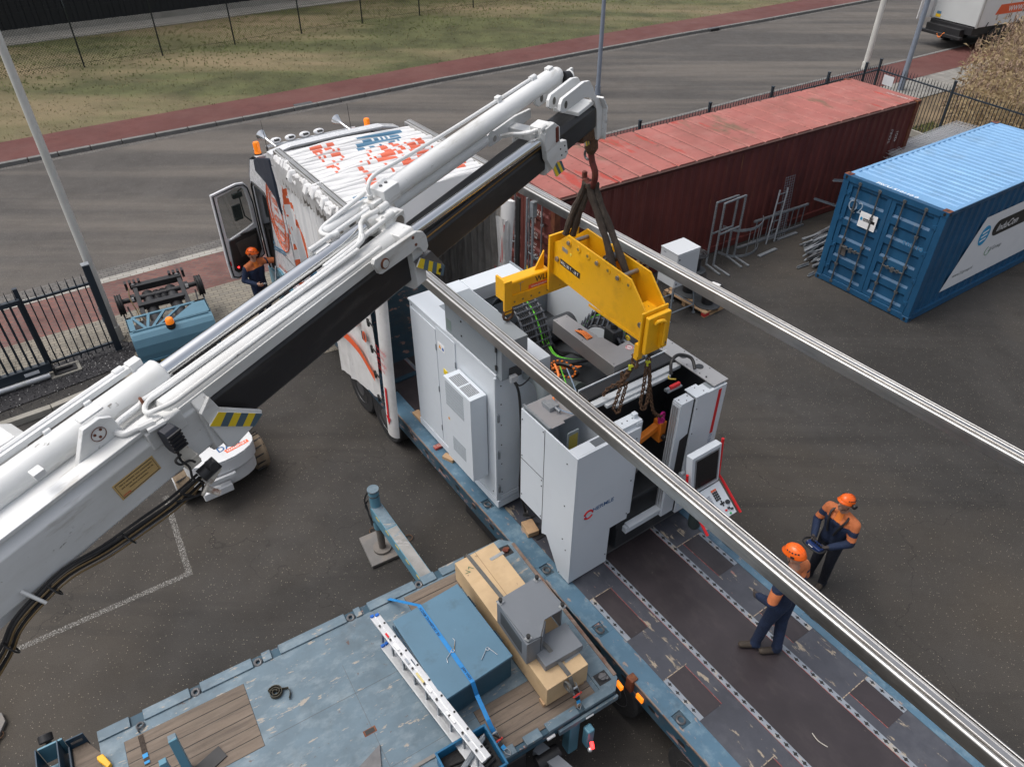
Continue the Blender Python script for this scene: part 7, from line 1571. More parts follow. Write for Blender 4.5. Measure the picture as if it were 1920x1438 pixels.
# cargo -------------------------------------------------
sb = thing('site_box', 'large lidded blue steel box strapped down on the flat bed', 'steel box', FM, (-1.5,1.28,ZF))
Z1 = 1.60
BQ = [(-1.97,1.83),(-1.09,1.90),(-1.02,.74),(-1.90,.67)]
MB().prism([(x*1.0+(-1.5-x)*.02, y+(1.28-y)*.02) for x,y in BQ], ZF+.03, Z1-.02).build('body', mat('blue box side', (.015,.065,.105), .45, 0, .1, 2), sb, bevel=.01)
MB().prism(BQ, Z1-.035, Z1).build('lid', BOXB, sb, bevel=.006)
for k in (.2,.8):
    a = V((-1.94+.0,1.85,0)).lerp(V((-1.87,.69,0)), k)
for t_ in (.13,.62):
    p = V((-1.09,1.90,0)).lerp(V((-1.02,.74,0)), t_); q = V((-1.09,1.90,0)).lerp(V((-1.02,.74,0)), t_+.14)
    MB().tube([p+V((.0,0,Z1-.12)), p+V((.05,0,Z1-.12)), q+V((.05,0,Z1-.12)), q+V((0,0,Z1-.12))], .010, 8).build('handle', NAVYP, sb)
MB().beam((-1.985,1.80,Z1-.06),(-1.915,.69,Z1-.06),.014,.05).cyl((-1.99,1.3,Z1-.03),(-1.96,1.0,Z1-.03),.008,n=8).build('hinge_strip', NAVYP, sb)
for x,y in ((-1.85,.75),(-1.08,.82),(-1.9,1.75),(-1.15,1.8)): MB().box(x-.04,x+.04,y-.04,y+.04,ZF+.001,ZF+.03).build('skid', NAVYP, sb)
pc = thing('plywood_crate', 'long pale plywood crate strapped across the flat bed end', 'crate', FM, (-.65,1.25,ZF))
CQ = [(-.955,2.23),(-.375,2.26),(-.345,.25),(-.90,.23)]
MB().prism(CQ, ZF+.065, 1.537).build('body', PLYL, pc, bevel=.004)
MB().prism([(-.66,2.24),(-.655,2.24),(-.620,.24),(-.625,.24)], 1.5371, 1.5385).box(-.93,-.36,1.23,1.234,1.5371,1.5383).build('top_seam', mat('seam brown', (.22,.14,.07), .8), pc)
for y in (.26,1.25,2.14): MB().prism([(-.92,y),(-.37,y),(-.37,y+.09),(-.92,y+.09)], ZF, ZF+.064).build('skid', WOODN, pc, bevel=.004)
for y in (2.05,.42): MB().obox((-.45,y,1.539),(.20,.045,.004),(1,.08,0)).build('corner_strap', mat('zinc plate', (.42,.44,.45), .35, .6, .1, 8), pc)
text('V', pc, mat('crate marker', (.04,.12,.06), .7), (-.86,1.98,1.538), (.5,.9,0), (-.9,.5,0), .10); text('7', pc, mat('crate marker', (.04,.12,.06)), (-.80,2.02,1.538), (.5,.9,0), (-.9,.5,0), .10)
gs = thing('steel_stand', 'grey steel frame turned upside down on the plywood crate, four feet up', 'steel frame', FM, (-.62,.95,1.537))
GQ = [(-.935,1.24),(-.36,1.28),(-.305,.765),(-.60,.755),(-.75,.605),(-.905,.62)]
MB().prism(GQ, 1.915, 1.931).build('base_plate', GRYP, gs, bevel=.003)
MB().box(-.93,-.905,.60,1.23,1.54,1.912).box(-.905,-.75,.60,.62,1.54,1.912).prism([(-.74,.61),(-.60,.755),(-.59,.745),(-.73,.60)],1.54,1.912).box(-.35,-.33,.80,1.24,1.54,1.912).build('leg_plates', GRYP, gs, bevel=.003)
MB().box(-.80,-.30,.42,.76,1.54,1.64).build('side_tray', GRYP, gs, bevel=.006)
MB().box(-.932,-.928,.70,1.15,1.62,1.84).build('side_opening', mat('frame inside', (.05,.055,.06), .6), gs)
for x,y in ((-.90,1.20),(-.385,1.245),(-.34,.79),(-.88,.65)):
    MB().obox((x,y,1.935),(.07,.06,.006),(1,.3,0)).build('foot_plate', mat('zinc plate', (.42,.44,.45)), gs); MB().cyl((x,y,1.938),(x,y,1.985),.014,n=10).cyl((x,y,1.965),(x,y,1.99),.024,n=14).build('levelling_foot', BLKP, gs)
# straps
STB = mat('blue lashing strap', (.015,.20,.50), .6, 0, .1, 20); STG = mat('grey lashing strap', (.10,.10,.095), .75, 0, .15, 20)
def strap(label, P, m, wd, lettering=None, wdir=(1,0,0)):
    t = thing('lashing_strap', label, 'strap', FM, P[0]); P = [V(p) for p in P]; mb = MB(); wv = V(wdir).normalized()*wd/2
    for a, b in zip(P, P[1:]): mb.add([a-wv,a+wv,b+wv,b-wv,a-wv+V((0,0,.003)),a+wv+V((0,0,.003)),b+wv+V((0,0,.003)),b-wv+V((0,0,.003))], [(3,2,1,0),(4,5,6,7),(0,1,5,4),(1,2,6,5),(2,3,7,6),(3,0,4,7)])
    mb.build('webbing', m, t); return t
s1 = strap('bright blue lettered strap running over the blue steel box', [(-1.80,2.43,ZF+.03),(-1.62,1.86,Z1+.004),(-1.55,.695,Z1+.004),(-1.545,.62,Z1-.15),(-1.56,.36,ZF+.22),(-1.55,.24,ZF+.10)], STB, .048)
tk_ = mat('strap print dark', (.01,.03,.08), .6)
text('N DAM TRANSPORT BV', s1, tk_, (-1.640,1.82,Z1+.0085), (.060,-1,0), (1,.06,0), .042, bold=.01); text('JAN VAN', s1, tk_, (-1.575,.90,Z1+.0085), (.06,-1,0), (1,.06,0), .042, bold=.01)
s2 = strap('dark grey strap over the plywood crate and under the grey frame', [(-.78,2.30,ZF+.05),(-.78,2.26,1.541),(-.76,2.24,1.541),(-.70,1.25,1.541),(-.70,.60,1.541)], STG, .05)
s3 = strap('grey strap pulled down from the grey frame to the bed edge', [(-.70,.70,1.70),(-.66,.60,1.66),(-.60,.255,1.541),(-.60,.22,1.50),(-.59,.10,ZF+.12)], STG, .05)
def ratchet(p, d, label, hookp):
    t = thing('ratchet_buckle', label, 'ratchet', FM, tuple(p)); p = V(p); d = V(d).normalized(); x = V((1,0,0)); n = d.cross(x)
    MB().beam(p-x*.032, p-x*.032+d*.12, .004, .04).beam(p+x*.032, p+x*.032+d*.12, .004, .04).cyl(p-x*.036+d*.05, p+x*.036+d*.05, .012, n=10).build('frame', GAL, t, bevel=.002)
    MB().cyl(p-x*.05+d*.14, p+x*.06+d*.13, .011, n=10).build('red_handle', mat('ratchet red', (.55,.04,.03), .4), t); MB().beam(p-x*.035+d*.03, p+x*.05+d*.14, .012,.02).build('lever', BLKP, t)
    a = p+d*.15; h = V(hookp); MB().beam(a, a.lerp(h,.55), .045, .006).build('short_strap', mat('strap blue', (.02,.25,.55)), t); MB().beam(a.lerp(h,.02), a.lerp(h,.28), .047, .008).build('black_loop', BLKP, t)
    MB().tube([a.lerp(h,.55)-x*.02, a.lerp(h,.55)+x*.02, a.lerp(h,.8)+x*.025, h, a.lerp(h,.8)-x*.025], .005, 6, closed=True).build('claw_hook', ALU, t)
    for k in range(2): MB().ring(p-x*.06+d*.01-n*.02, (1,.2*k,0), .05+.015*k, .012, 16, 6).build('strap_coil', STG if 'crate' in label else STB, t)
ratchet((-.60,.17,ZF+.33), (.02,-.5,-.75), 'open ratchet with red handle below the plywood crate', (-.60,.02,ZF+.04))
ratchet((-1.56,.28,ZF+.17), (.02,-.7,-.45), 'open ratchet with red handle beside the blue tray', (-1.50,.0,ZF+.03))
for p, l in (((-1.56,1.13),'bent wire pin lying across the blue strap on the box lid'),((-1.22,.95),'bent wire pin lying alone near the lid corner')):
    t = thing('wire_pin', l, 'pin', FM, (p[0],p[1],Z1)); c = V((p[0],p[1],Z1+.012)); m = MB().ring(c, (0,0,1), .018, .004, 12, 6)
    s = -1 if 'across' in l else 1
    m.tube([c+V((-.018,0,0)), c+V((-.10,.05*s,0)), c+V((-.115,.10*s,.0))] if s < 0 else [c+V((-.018,0,0)), c+V((-.12,-.08,0))], .004, 6).tube([c+V((.018,0,0)), c+V((.08,.10,0)), c+V((.075,.14,0))] if s < 0 else [c+V((.018,0,0)), c+V((.06,-.12,0))], .004, 6); m.build('wire', CHR, t)
# strap coil on the bed
t = thing('strap_roll', 'rolled brown strap lying alone on the blue bed', 'strap roll', FM, (-3.38,1.96,ZF))
m = MB(); c = V((-3.38,1.96,ZF+.025))
pts = [c+V(((.02+.0042*a)*math.cos(a), (.02+.0042*a)*math.sin(a), 0)) for a in [k*.35 for k in range(44)]]
m2 = MB(); 
for a_, b_ in zip(pts, pts[1:]): m2.beam(a_, b_, .0075, .05)
pts2 = [pts[-1], c+V((.14,-.02,0)), c+V((.14,-.09,0)), c+V((.11,-.15,0))]
for a_, b_ in zip(pts2, pts2[1:]): m2.beam(a_, b_, .004, .045)
m2.build('webbing', mat('old brown strap', (.075,.068,.050), .9, 0, .2, 15), t)
# ladder
ld = thing('ladder', 'folded aluminium ladder with blue end caps beside the steel box', 'ladder', FM, (-2.05,1.2,1.4))
def ladder():
    A, B = V((-2.13,2.06,1.50)), V((-1.86,-.10,1.62)); d = (B-A).normalized(); x = V((1,.12,0)); x = (x-d*x.dot(d)).normalized(); n = d.cross(x)
    if n.z < 0: n = -n
    for k, (off, zz, st) in enumerate(((.0,.0,.0),(.052,.012,.05),(-.03,-.30,.42),(.02,-.30,.42))):
        a = A+x*off+V((0,0,zz))+d*st*.55; b = B+x*off+V((0,0,zz)); MB().beam(a, b, .026 if k > 1 else .034, .055 if k > 1 else .06, x).beam(a+V((0,0,0)), b, .05, .012, (0,0,1)).build('stile', ALU, ld, bevel=.004)
        MB().beam(a-d*.025, a+d*.012, .044, .066, (0,0,1)).build('end_cap', mat('cap blue', (.01,.12,.50), .4), ld, bevel=.006)
    Lh = (B-A).length
    for i in range(9):
        p = A+d*(.17+i*.235); MB().beam(p+x*.02, p-V((0,0,.30))-x*.0, .026,.026).build('rung', GAL, ld, bevel=.004)
        for o in (-.002,.062): MB().cyl(p+x*o+V((0,0,.030)), p+x*o+V((0,0,.0345)), .013, n=12).build('rung_end', BLKP, ld)
    for s0, s1, m_ in ((.30,.37,REDP),(.48,.58,WHT),(.72,.80,GRYT),(.95,1.10,mat('sticker yellow', (.60,.50,.20), .5)),(1.15,1.24,WHT),(1.52,1.68,WHT),(1.85,1.92,GRYT)):
        p = A+d*s0+V((0,0,.0315)); q = A+d*s1+V((0,0,.0315)); MB().beam(p, q, .022, .002).build('sticker', m_, ld)
ladder()
# blue tray with rods
tr2 = thing('blue_tray', 'bright blue plastic tray standing on the bed under the ladder foot', 'tray', FM, (-1.9,.12,ZF))
BT = mat('tray blue', (.01,.13,.27), .4, 0, .1, 4)
m = MB(); x0, x1, y0, y1, h = -2.19,-1.62,-.13,.33,.22
for bx in ((x0,x0+.012,y0,y1),(x1-.012,x1,y0,y1),(x0,x1,y0,y0+.012),(x0,x1,y1-.012,y1)): m.box(*bx, ZF+.002, ZF+h)
m.box(x0,x1,y0,y1,ZF+.002,ZF+.012)
for bx in ((x0-.012,x0+.012,y0-.012,y1+.012),(x1-.012,x1+.012,y0-.012,y1+.012),(x0,x1,y0-.012,y0+.012),(x0,x1,y1-.012,y1+.012)): m.box(*bx, ZF+h, ZF+h+.014)
m.build('tray', BT, tr2, bevel=.004)
MB().box(x0+.015,x1-.015,y0+.015,y1-.015,ZF+.05,ZF+.10).build('rubber_mats', RUB, tr2)
t = thing('rod_bundle', 'bundle of thin shiny rods lying in the blue tray', 'rods', FM, (-1.9,.1,ZF+.12)); m = MB(); r_ = random.Random(2)
for k in range(14): o = V((r_.uniform(-.02,.02), r_.uniform(-.03,.03), r_.uniform(0,.03))); m.cyl(V((-2.35,-.12,ZF+.22))+o, V((-1.68,.24,ZF+.17))+o, .006, n=6)
m.build('rods', GAL, t)
t = thing('hose_heap', 'dark corrugated hoses lying in the blue tray', 'hoses', FM, (-1.85,.0,ZF+.1)); m = MB()
for k in range(5): m.tube(smooth([(-2.1,.0+.05*k,ZF+.12),(-1.9,-.03+.05*k,ZF+.13),(-1.68,.02+.05*k,ZF+.12)],5), [.018+.003*(j % 2) for j in range(11)], 8)
m.build('hoses', RUB, t)
# ================================================================ PROPS IN THE YARD
def CF(x, y, yaw): return yawframe(V((x,y,0)), yaw)
W2 = mat('cabinet pale grey', (.55,.575,.60), .45, 0, .02, 2)
F_ = CF(3.44, 13.61, 34)
cc = thing('control_cabinet', 'pale grey electrical cabinet raised on a thin grey tubular stand', 'cabinet', F_, (.32,.25,0))
MB().box(0,.64,0,.50,.83,1.61).build('body', W2, cc, bevel=.006); MB().box(-.008,.648,-.008,.508,1.611,1.632).build('top_cover', W2, cc, bevel=.004)
d = MB().box(.012,.628,-.014,-.001,.84,1.60).build('door', W2, cc, bevel=.003); MB().cyl((.05,-.014,1.50),(.05,-.022,1.50),.018,n=12).cyl((.05,-.014,.92),(.05,-.022,.92),.018,n=12).build('door_lock', MD, d)
MB().slab([(-.0015,.42,1.56),(-.0015,.34,1.56),(-.0015,.34,1.53),(-.0015,.42,1.53)], (-1,0,0), .001).build('small_label', GRYT, cc)
m = MB(); SG = mat('stand grey', (.22,.25,.28), .5, .3, .1, 5)
for (x,y),(fx,fy) in zip(((.02,.02),(.62,.02),(.62,.48),(.02,.48)), ((-.02,-.05),(.72,-.05),(.66,.56),(-.10,.58))):
    MB().cyl((x,y,.83),(fx,fy,.01),.017,n=10).cyl((fx,fy,0),(fx,fy,.02),.04,n=12).build('leg', SG, cc)
for a, b in (((-.015,-.04,.22),(.70,-.04,.22)),((.70,-.04,.22),(.65,.54,.22)),((.65,.54,.22),(-.08,.56,.22)),((-.08,.56,.22),(-.015,-.04,.22))): m.cyl(a,b,.014,n=8)
m.build('brace', SG, cc)
MB().tube(smooth([(-.05,.3,.80),(-.08,.2,.72),(-.02,.1,.70),(.03,.15,.78)]), .008, 6).build('cable', BLKC, cc)
# pallets
def pallet(F, label, L=1.2, W=1.0, base=(0,0,0), group=None, name='pallet'):
    t = thing(name, label, 'pallet', F, base, group); z = base[2]; x0, y0 = base[0], base[1]
    for k in range(3): y = y0+k*(W-.10)/2; MB().box(x0,x0+L,y,y+.10,z,z+.022).build('bottom_board', WOODN, t, bevel=.002)
    for i in range(3):
        for k in range(3): MB().box(x0+i*(L-.145)/2,x0+i*(L-.145)/2+.145,y0+k*(W-.10)/2,y0+k*(W-.10)/2+.10,z+.022,z+.10).build('block', WOODN, t)
    for k in range(7): x = x0+k*(L-.12)/6; MB().box(x,x+.12,y0,y0+W,z+.10,z+.122).build('top_board', WOODN, t, bevel=.002)
    return t
FP = CF(4.26, 13.73, 37)
pt = pallet(FP, 'wooden pallet with a red painted corner carrying the black cable reels', 1.05, 1.25)
MB().box(-.004,.148,-.004,.10,.024,.098).build('red_corner', mat('red block', (.45,.03,.03), .6), pt)
PLB = mat('black reel plastic', (.020,.021,.024), .5, 0, .2, 6)
def reel(F, c, r, h, label, wound=.6, spokes=True):
    t = thing('cable_reel', label, 'cable reel', F, c, 'black cable reels on the pallet'); x, y, z = c
    MB().lathe(c, (0,0,1), [(0,r),(.02,r),(.025,r*.97)], 32).build('bottom_flange', mat('reel grey black', (.045,.05,.055), .6, 0, .2, 8), t)
    MB().cyl((x,y,z+.02),(x,y,z+h-.02), r*wound*.75, n=24).build('drum', PLB, t)
    m = MB(); m.ring((x,y,z+h),(0,0,1),r*.97,.014,32,6).ring((x,y,z+h),(0,0,1),r*.70,.010,28,6).ring((x,y,z+h),(0,0,1),r*.40,.014,24,6).cyl((x,y,z+h-.01),(x,y,z+h+.004),r*.34,n=20)
    for k in range(30): a = k*math.pi/15; m.tube([(x+r*.3*math.cos(a),y+r*.3*math.sin(a),z+h),(x+r*.97*math.cos(a+.12),y+r*.97*math.sin(a+.12),z+h)],.006,4)
    m.build('top_flange', PLB, t); MB().cyl((x,y,z+h+.004),(x,y,z+h+.007),r*.12,n=14).build('hub_hole', BLKP, t); return t
r1 = reel(FP, (.36,.26,.122), .30, .43, 'front cable reel carrying blue and white label sheets')
MB().obox((.40,.38,.567),(.17,.12,.012),(1,-.3,0)).build('blue_sheet', mat('sheet blue', (.02,.22,.65), .5), r1); MB().obox((.41,.38,.577),(.09,.07,.004),(1,-.3,0)).build('sheet_label', WHT, r1); MB().obox((.52,.24,.567),(.11,.20,.014),(1,.2,0)).build('white_sheet', WHT, r1)
reel(FP, (.42,.86,.122), .34, .44, 'larger cable reel standing under the electrical cabinet')
r3 = reel(FP, (.60,.93,.585), .24, .42, 'upper cable reel stacked behind the cabinet with orange tag'); MB().obox((.60,1.02,1.02),(.08,.05,.02),(1,0,0)).build('orange_tag', ORG_, r3)
FQ = CF(2.50, 15.12, 33)
for k in range(4): pallet(FQ, ('bottom','second','third','topmost')[k]+' pallet in the stack behind the yellow beam', .9, .6, (.02*k,.015*k*(-1)**k,.127*k), 'stacked pallets by the red container')
# galvanised frames
def hframe(a, b, fa, fb, label):
    t = thing('steel_frame', label, 'metal frame', W0, (*a,0)); a, b, fa, fb = [V((*p,0)) for p in (a,b,fa,fb)]
    for p, f in ((a,fa),(b,fb)):
        MB().beam(p, p+V((0,0,1.65)), .04,.045,(1,0,0)).build('upright', GAL, t, bevel=.003); MB().beam(p+V((0,0,.025)), f+V((0,0,.025)), .045,.04).build('foot', GAL, t, bevel=.003)
        h = MB(); n = V((.55,-.83,0))
        for k in range(26): h.obox(p+V((0,0,.06+k*.061))+n*.022, (.016,.004,.03), (.83,.55,0))
        h.build('slots', BLKP, t)
    for z in (1.64,.84): MB().beam(a+V((0,0,z)), b+V((0,0,z)), .035,.04).build('crossbar', GAL, t, bevel=.003)
hframe((4.79,16.12),(5.39,16.53),(5.01,15.60),(5.63,15.96), 'galvanised goal shaped frame, the rear left one of the pair')
hframe((4.96,16.07),(5.57,16.53),(5.23,15.55),(5.82,16.03), 'galvanised goal shaped frame, the front right one of the pair')
def rungs(a, b, z0, z1, n, t, up, r=.011, nm='rung'):
    for k in range(n): p = a.lerp(b,(k+.5)/n); MB().beam(p+V((0,0,z0)), p+V((0,0,z1)), .022,.022,(1,0,0)).build(nm, GAL, t)
t = thing('ladder_section', 'long galvanised ladder section standing on edge against the red container', 'ladder', W0, (6.15,17.2,0)); a, b = V((6.15,17.22,0)), V((7.85,18.28,0))
MB().beam(a+V((0,0,.03)), b+V((0,0,.03)), .05,.05).build('lower_rail', GAL, t); MB().beam(a+V((0,0,.62)), b+V((0,0,.62)), .05,.05).build('upper_rail', GAL, t); rungs(a,b,.04,.60,9,t,1)
t = thing('ladder_section', 'short galvanised ladder piece leaning upright on the container wall', 'ladder', W0, (6.6,17.2,0)); a, b = V((6.57,17.20,0)), V((6.72,17.50,1.35))
for o in (V((0,0,0)), V((.25,.16,0))): MB().beam(a+o, b+o, .035,.05).build('rail', GAL, t)
for k in range(6): p = a.lerp(b,(k+.5)/6); MB().beam(p, p+V((.25,.16,0)), .02,.02).build('rung', GAL, t)
t = thing('cable_ladder', 'narrow wire mesh cable tray standing upright beside the short ladder', 'cable tray', W0, (6.85,17.4,0)); m = MB(); a = V((6.85,17.36,0)); x = V((.28,.18,0))
for k in range(26): m.tube([a+V((.01*k/26,.012*k,k*.064)), a+x+V((.01*k/26,.012*k,k*.064))],.0045,4)
for s in (0,.25,.5,.75,1): m.tube([a+x*s, a+x*s+V((.01,.3,1.62))],.0045,4)
m.build('mesh', GAL, t)
t = thing('safety_cage_hoop', 'curved galvanised cage rail with uprights on the ground before the ladder', 'cage hoop', W0, (5.7,16.7,0)); m = MB()
arc = smooth([(5.22,16.72,0),(5.45,16.52,0),(5.75,16.52,0),(6.05,16.68,0),(6.28,16.98,0),(6.36,17.28,0)], 5)
for z in (.03,.74):
    for p, q in zip(arc, arc[1:]): m.beam(V(p)+V((0,0,z)), V(q)+V((0,0,z)), .012,.07)
m.build('hoops', GAL, t)
for k in (2,7,12,17,22): MB().beam(arc[k], V(arc[k])+V((0,0,.74)), .03,.012,(1,0,0)).build('upright', GAL, t)
for a, b, l in (((6.92,17.44),(7.55,17.83),'flat galvanised strip lying by the long ladder section'),((6.2,16.53),(6.75,16.93),'perforated galvanised strip lying alone on the asphalt')):
    t = thing('steel_strip', l, 'metal strip', W0, (*a,0)); MB().beam(V((*a,.02)), V((*b,.02)), .09,.03).build('strip', GAL, t, bevel=.003)
t = thing('ladder_section', 'low galvanised rail running from the cage hoop to the ladder', 'metal rail', W0, (5.9,16.95,0)); MB().beam(V((5.75,16.95,.03)), V((6.9,17.62,.03)), .07,.04).build('rail', GAL, t)
# pile of bars
rr = random.Random(12); bars_ = []
for k in range(38):
    s = rr.random(); st = V((7.05+.35*rr.random()+.35*s, 15.75+1.55*s+rr.uniform(-.1,.1), .02+.42*rr.random()*(1-abs(s-.5)*1.2))); yaw = R(rr.uniform(22,46)); L_ = rr.uniform(1.4,3.0); dz = rr.uniform(-.05,.06)
    e = st+V((math.cos(yaw),math.sin(yaw),dz*.5))*L_; e.z = max(.02,e.z)
    # keep clear of the blue container
    ln = V((7.30,15.56,0)); dd = V((math.cos(R(34)),math.sin(R(34)),0)); off = (e-ln).dot(V((-dd.y,dd.x,0)))
    if off < .12: e += V((-dd.y,dd.x,0))*(.15-off)
    if (st-ln).dot(V((-dd.y,dd.x,0))) < .1: st += V((-dd.y,dd.x,0))*.3
    o = MB().beam(st, e, .035,.03).build('steel_bar', GAL if k % 7 else DSTL, None); o['label'] = 'galvanised bar in the loose pile between the two containers'; o['category'] = 'steel bar'; o['group'] = 'bars piled between the containers'
for a, b, l in (((8.35,18.3,1.25),(9.6,19.0,.9),'upper galvanised channel poking out above the pile of bars'),((8.0,18.35,.72),(9.0,18.5,.35),'lower galvanised channel poking out of the bar pile'),((6.98,15.92,.03),(7.32,16.12,.03),'short bar end lying in front of the bar pile'),((7.12,15.52,.03),(7.30,15.66,.03),'small metal offcut beside the blue container corner')):
    o = MB().beam(a,b,.06,.012).beam(V(a)+V((0,0,.03)),V(b)+V((0,0,.03)),.012,.05).build('steel_channel', GAL, None, bevel=.002); o['label'] = l; o['category'] = 'steel channel'
# wire mesh panels in a stack
WM = mat('pale galvanised mesh', (.50,.51,.53), .5, .3, .1, 9); FMm = CF(10.9, 19.75, 36)
proto = thing('mesh_panel', 'topmost wire mesh panel of the flat stack behind the blue container', 'mesh panel', FMm, (0,0,1.30), 'stacked mesh panels behind the blue container')
m = MB()
for k in range(41): m.box(k*.1-.004,k*.1+.004,0,.80,1.30,1.308)
for k in range(9): m.box(0,4.0,k*.1-.004,k*.1+.004,1.308,1.316)
m.build('mesh', WM, proto)
for k in range(1, 6):
    c_ = copy_tree(proto, FMm @ MX.Translation((.03*k*(-1)**k, .05*k*(-1)**k, 1.30-.055*k)))
    c_['label'] = ('second','third','fourth','fifth','lowest')[k-1]+' wire mesh panel from the top of the flat stack behind the blue container'
t = thing('trestle', 'low dark trestle carrying the stack of mesh panels', 'trestle', FMm, (2,.4,0))
for x in (.3,2.0,3.7): MB().box(x,x+.06,.05,.75,.9,1.0).box(x,x+.06,.05,.12,0,.9).box(x,x+.06,.68,.75,0,.9).build('support', BLK, t)
# ---------------------------------------------------------------- far trailer on the road
FT = CF(20.65, 35.45, 26)
ft = thing('box_truck', 'white curtain sided truck driving away at the top right corner', 'truck', FT, (5,1.2,0))
MB().box(0,11,0,2.45,1.1,4.0).build('box_body', TARP, ft, bevel=.02)
MB().box(-.03,-.005,.08,2.37,1.12,3.95).build('rear_door', mat('rear door pale', (.52,.54,.54), .5, 0, .05, 1), ft, bevel=.01)
for y in (.0,2.37): MB().box(-.06,.02,y,y+.08,1.08,4.0).build('corner_post', ALU, ft)
MB().box(-.9,.0,2.47,2.50,1.1,4.0).build('open_flap', TARP, ft)
MB().box(-.05,-.032,1.95,2.20,1.18,1.30).build('plate', mat('number plate yellow', (.80,.50,.01), .5), ft); MB().box(-.05,-.032,1.97,2.17,1.32,1.42).build('blue_sign', BLUP, ft)
MB().box(-.1,11,.1,2.35,.75,1.08).box(-.35,.0,.5,2.3,.62,.95).box(-.5,-.3,.3,2.6,.55,.68).build('underframe', BLK, ft, bevel=.02)
for x in (1.4,2.6,3.8,9.5):
    for y in (.0,2.15): MB().lathe((x,y,.5),(0,1,0),[(0,.25),(0,.47),(.03,.5),(.27,.5),(.3,.47),(.3,.25)],20).build('wheel', RUB, ft)
m = MB(); 
for k in range(9): m.tube([(-.48,1.5-.04*k,.62-.03*math.sin(k*.5)*4),(-.50,1.5-.04*k-.02,.60-.03*math.sin(k*.5)*4)],.03,6)
m.build('orange_coil', ORGC, ft)
MB().slab([(.9,-.003,1.55),(7,-.003,1.55),(7,-.003,1.95),(1.1,-.003,1.95)], (0,-1,0), .003).build('orange_band', ORG_, ft); text('WWW.JANVANDAM.NL', ft, WHT, (1.7,-.007,1.64), (1,0,0), (0,0,1), .30, bold=.02)
m = MB()
for k in range(14): x = .5+k*.75; m.beam((x,-.02,1.05),(x+.12,-.02,1.28),.03,.02)
m.build('curtain_straps', BLKP, ft); MB().box(.7,.78,-.01,-.001,2.5,2.62).build('small_window', BLKP, ft)
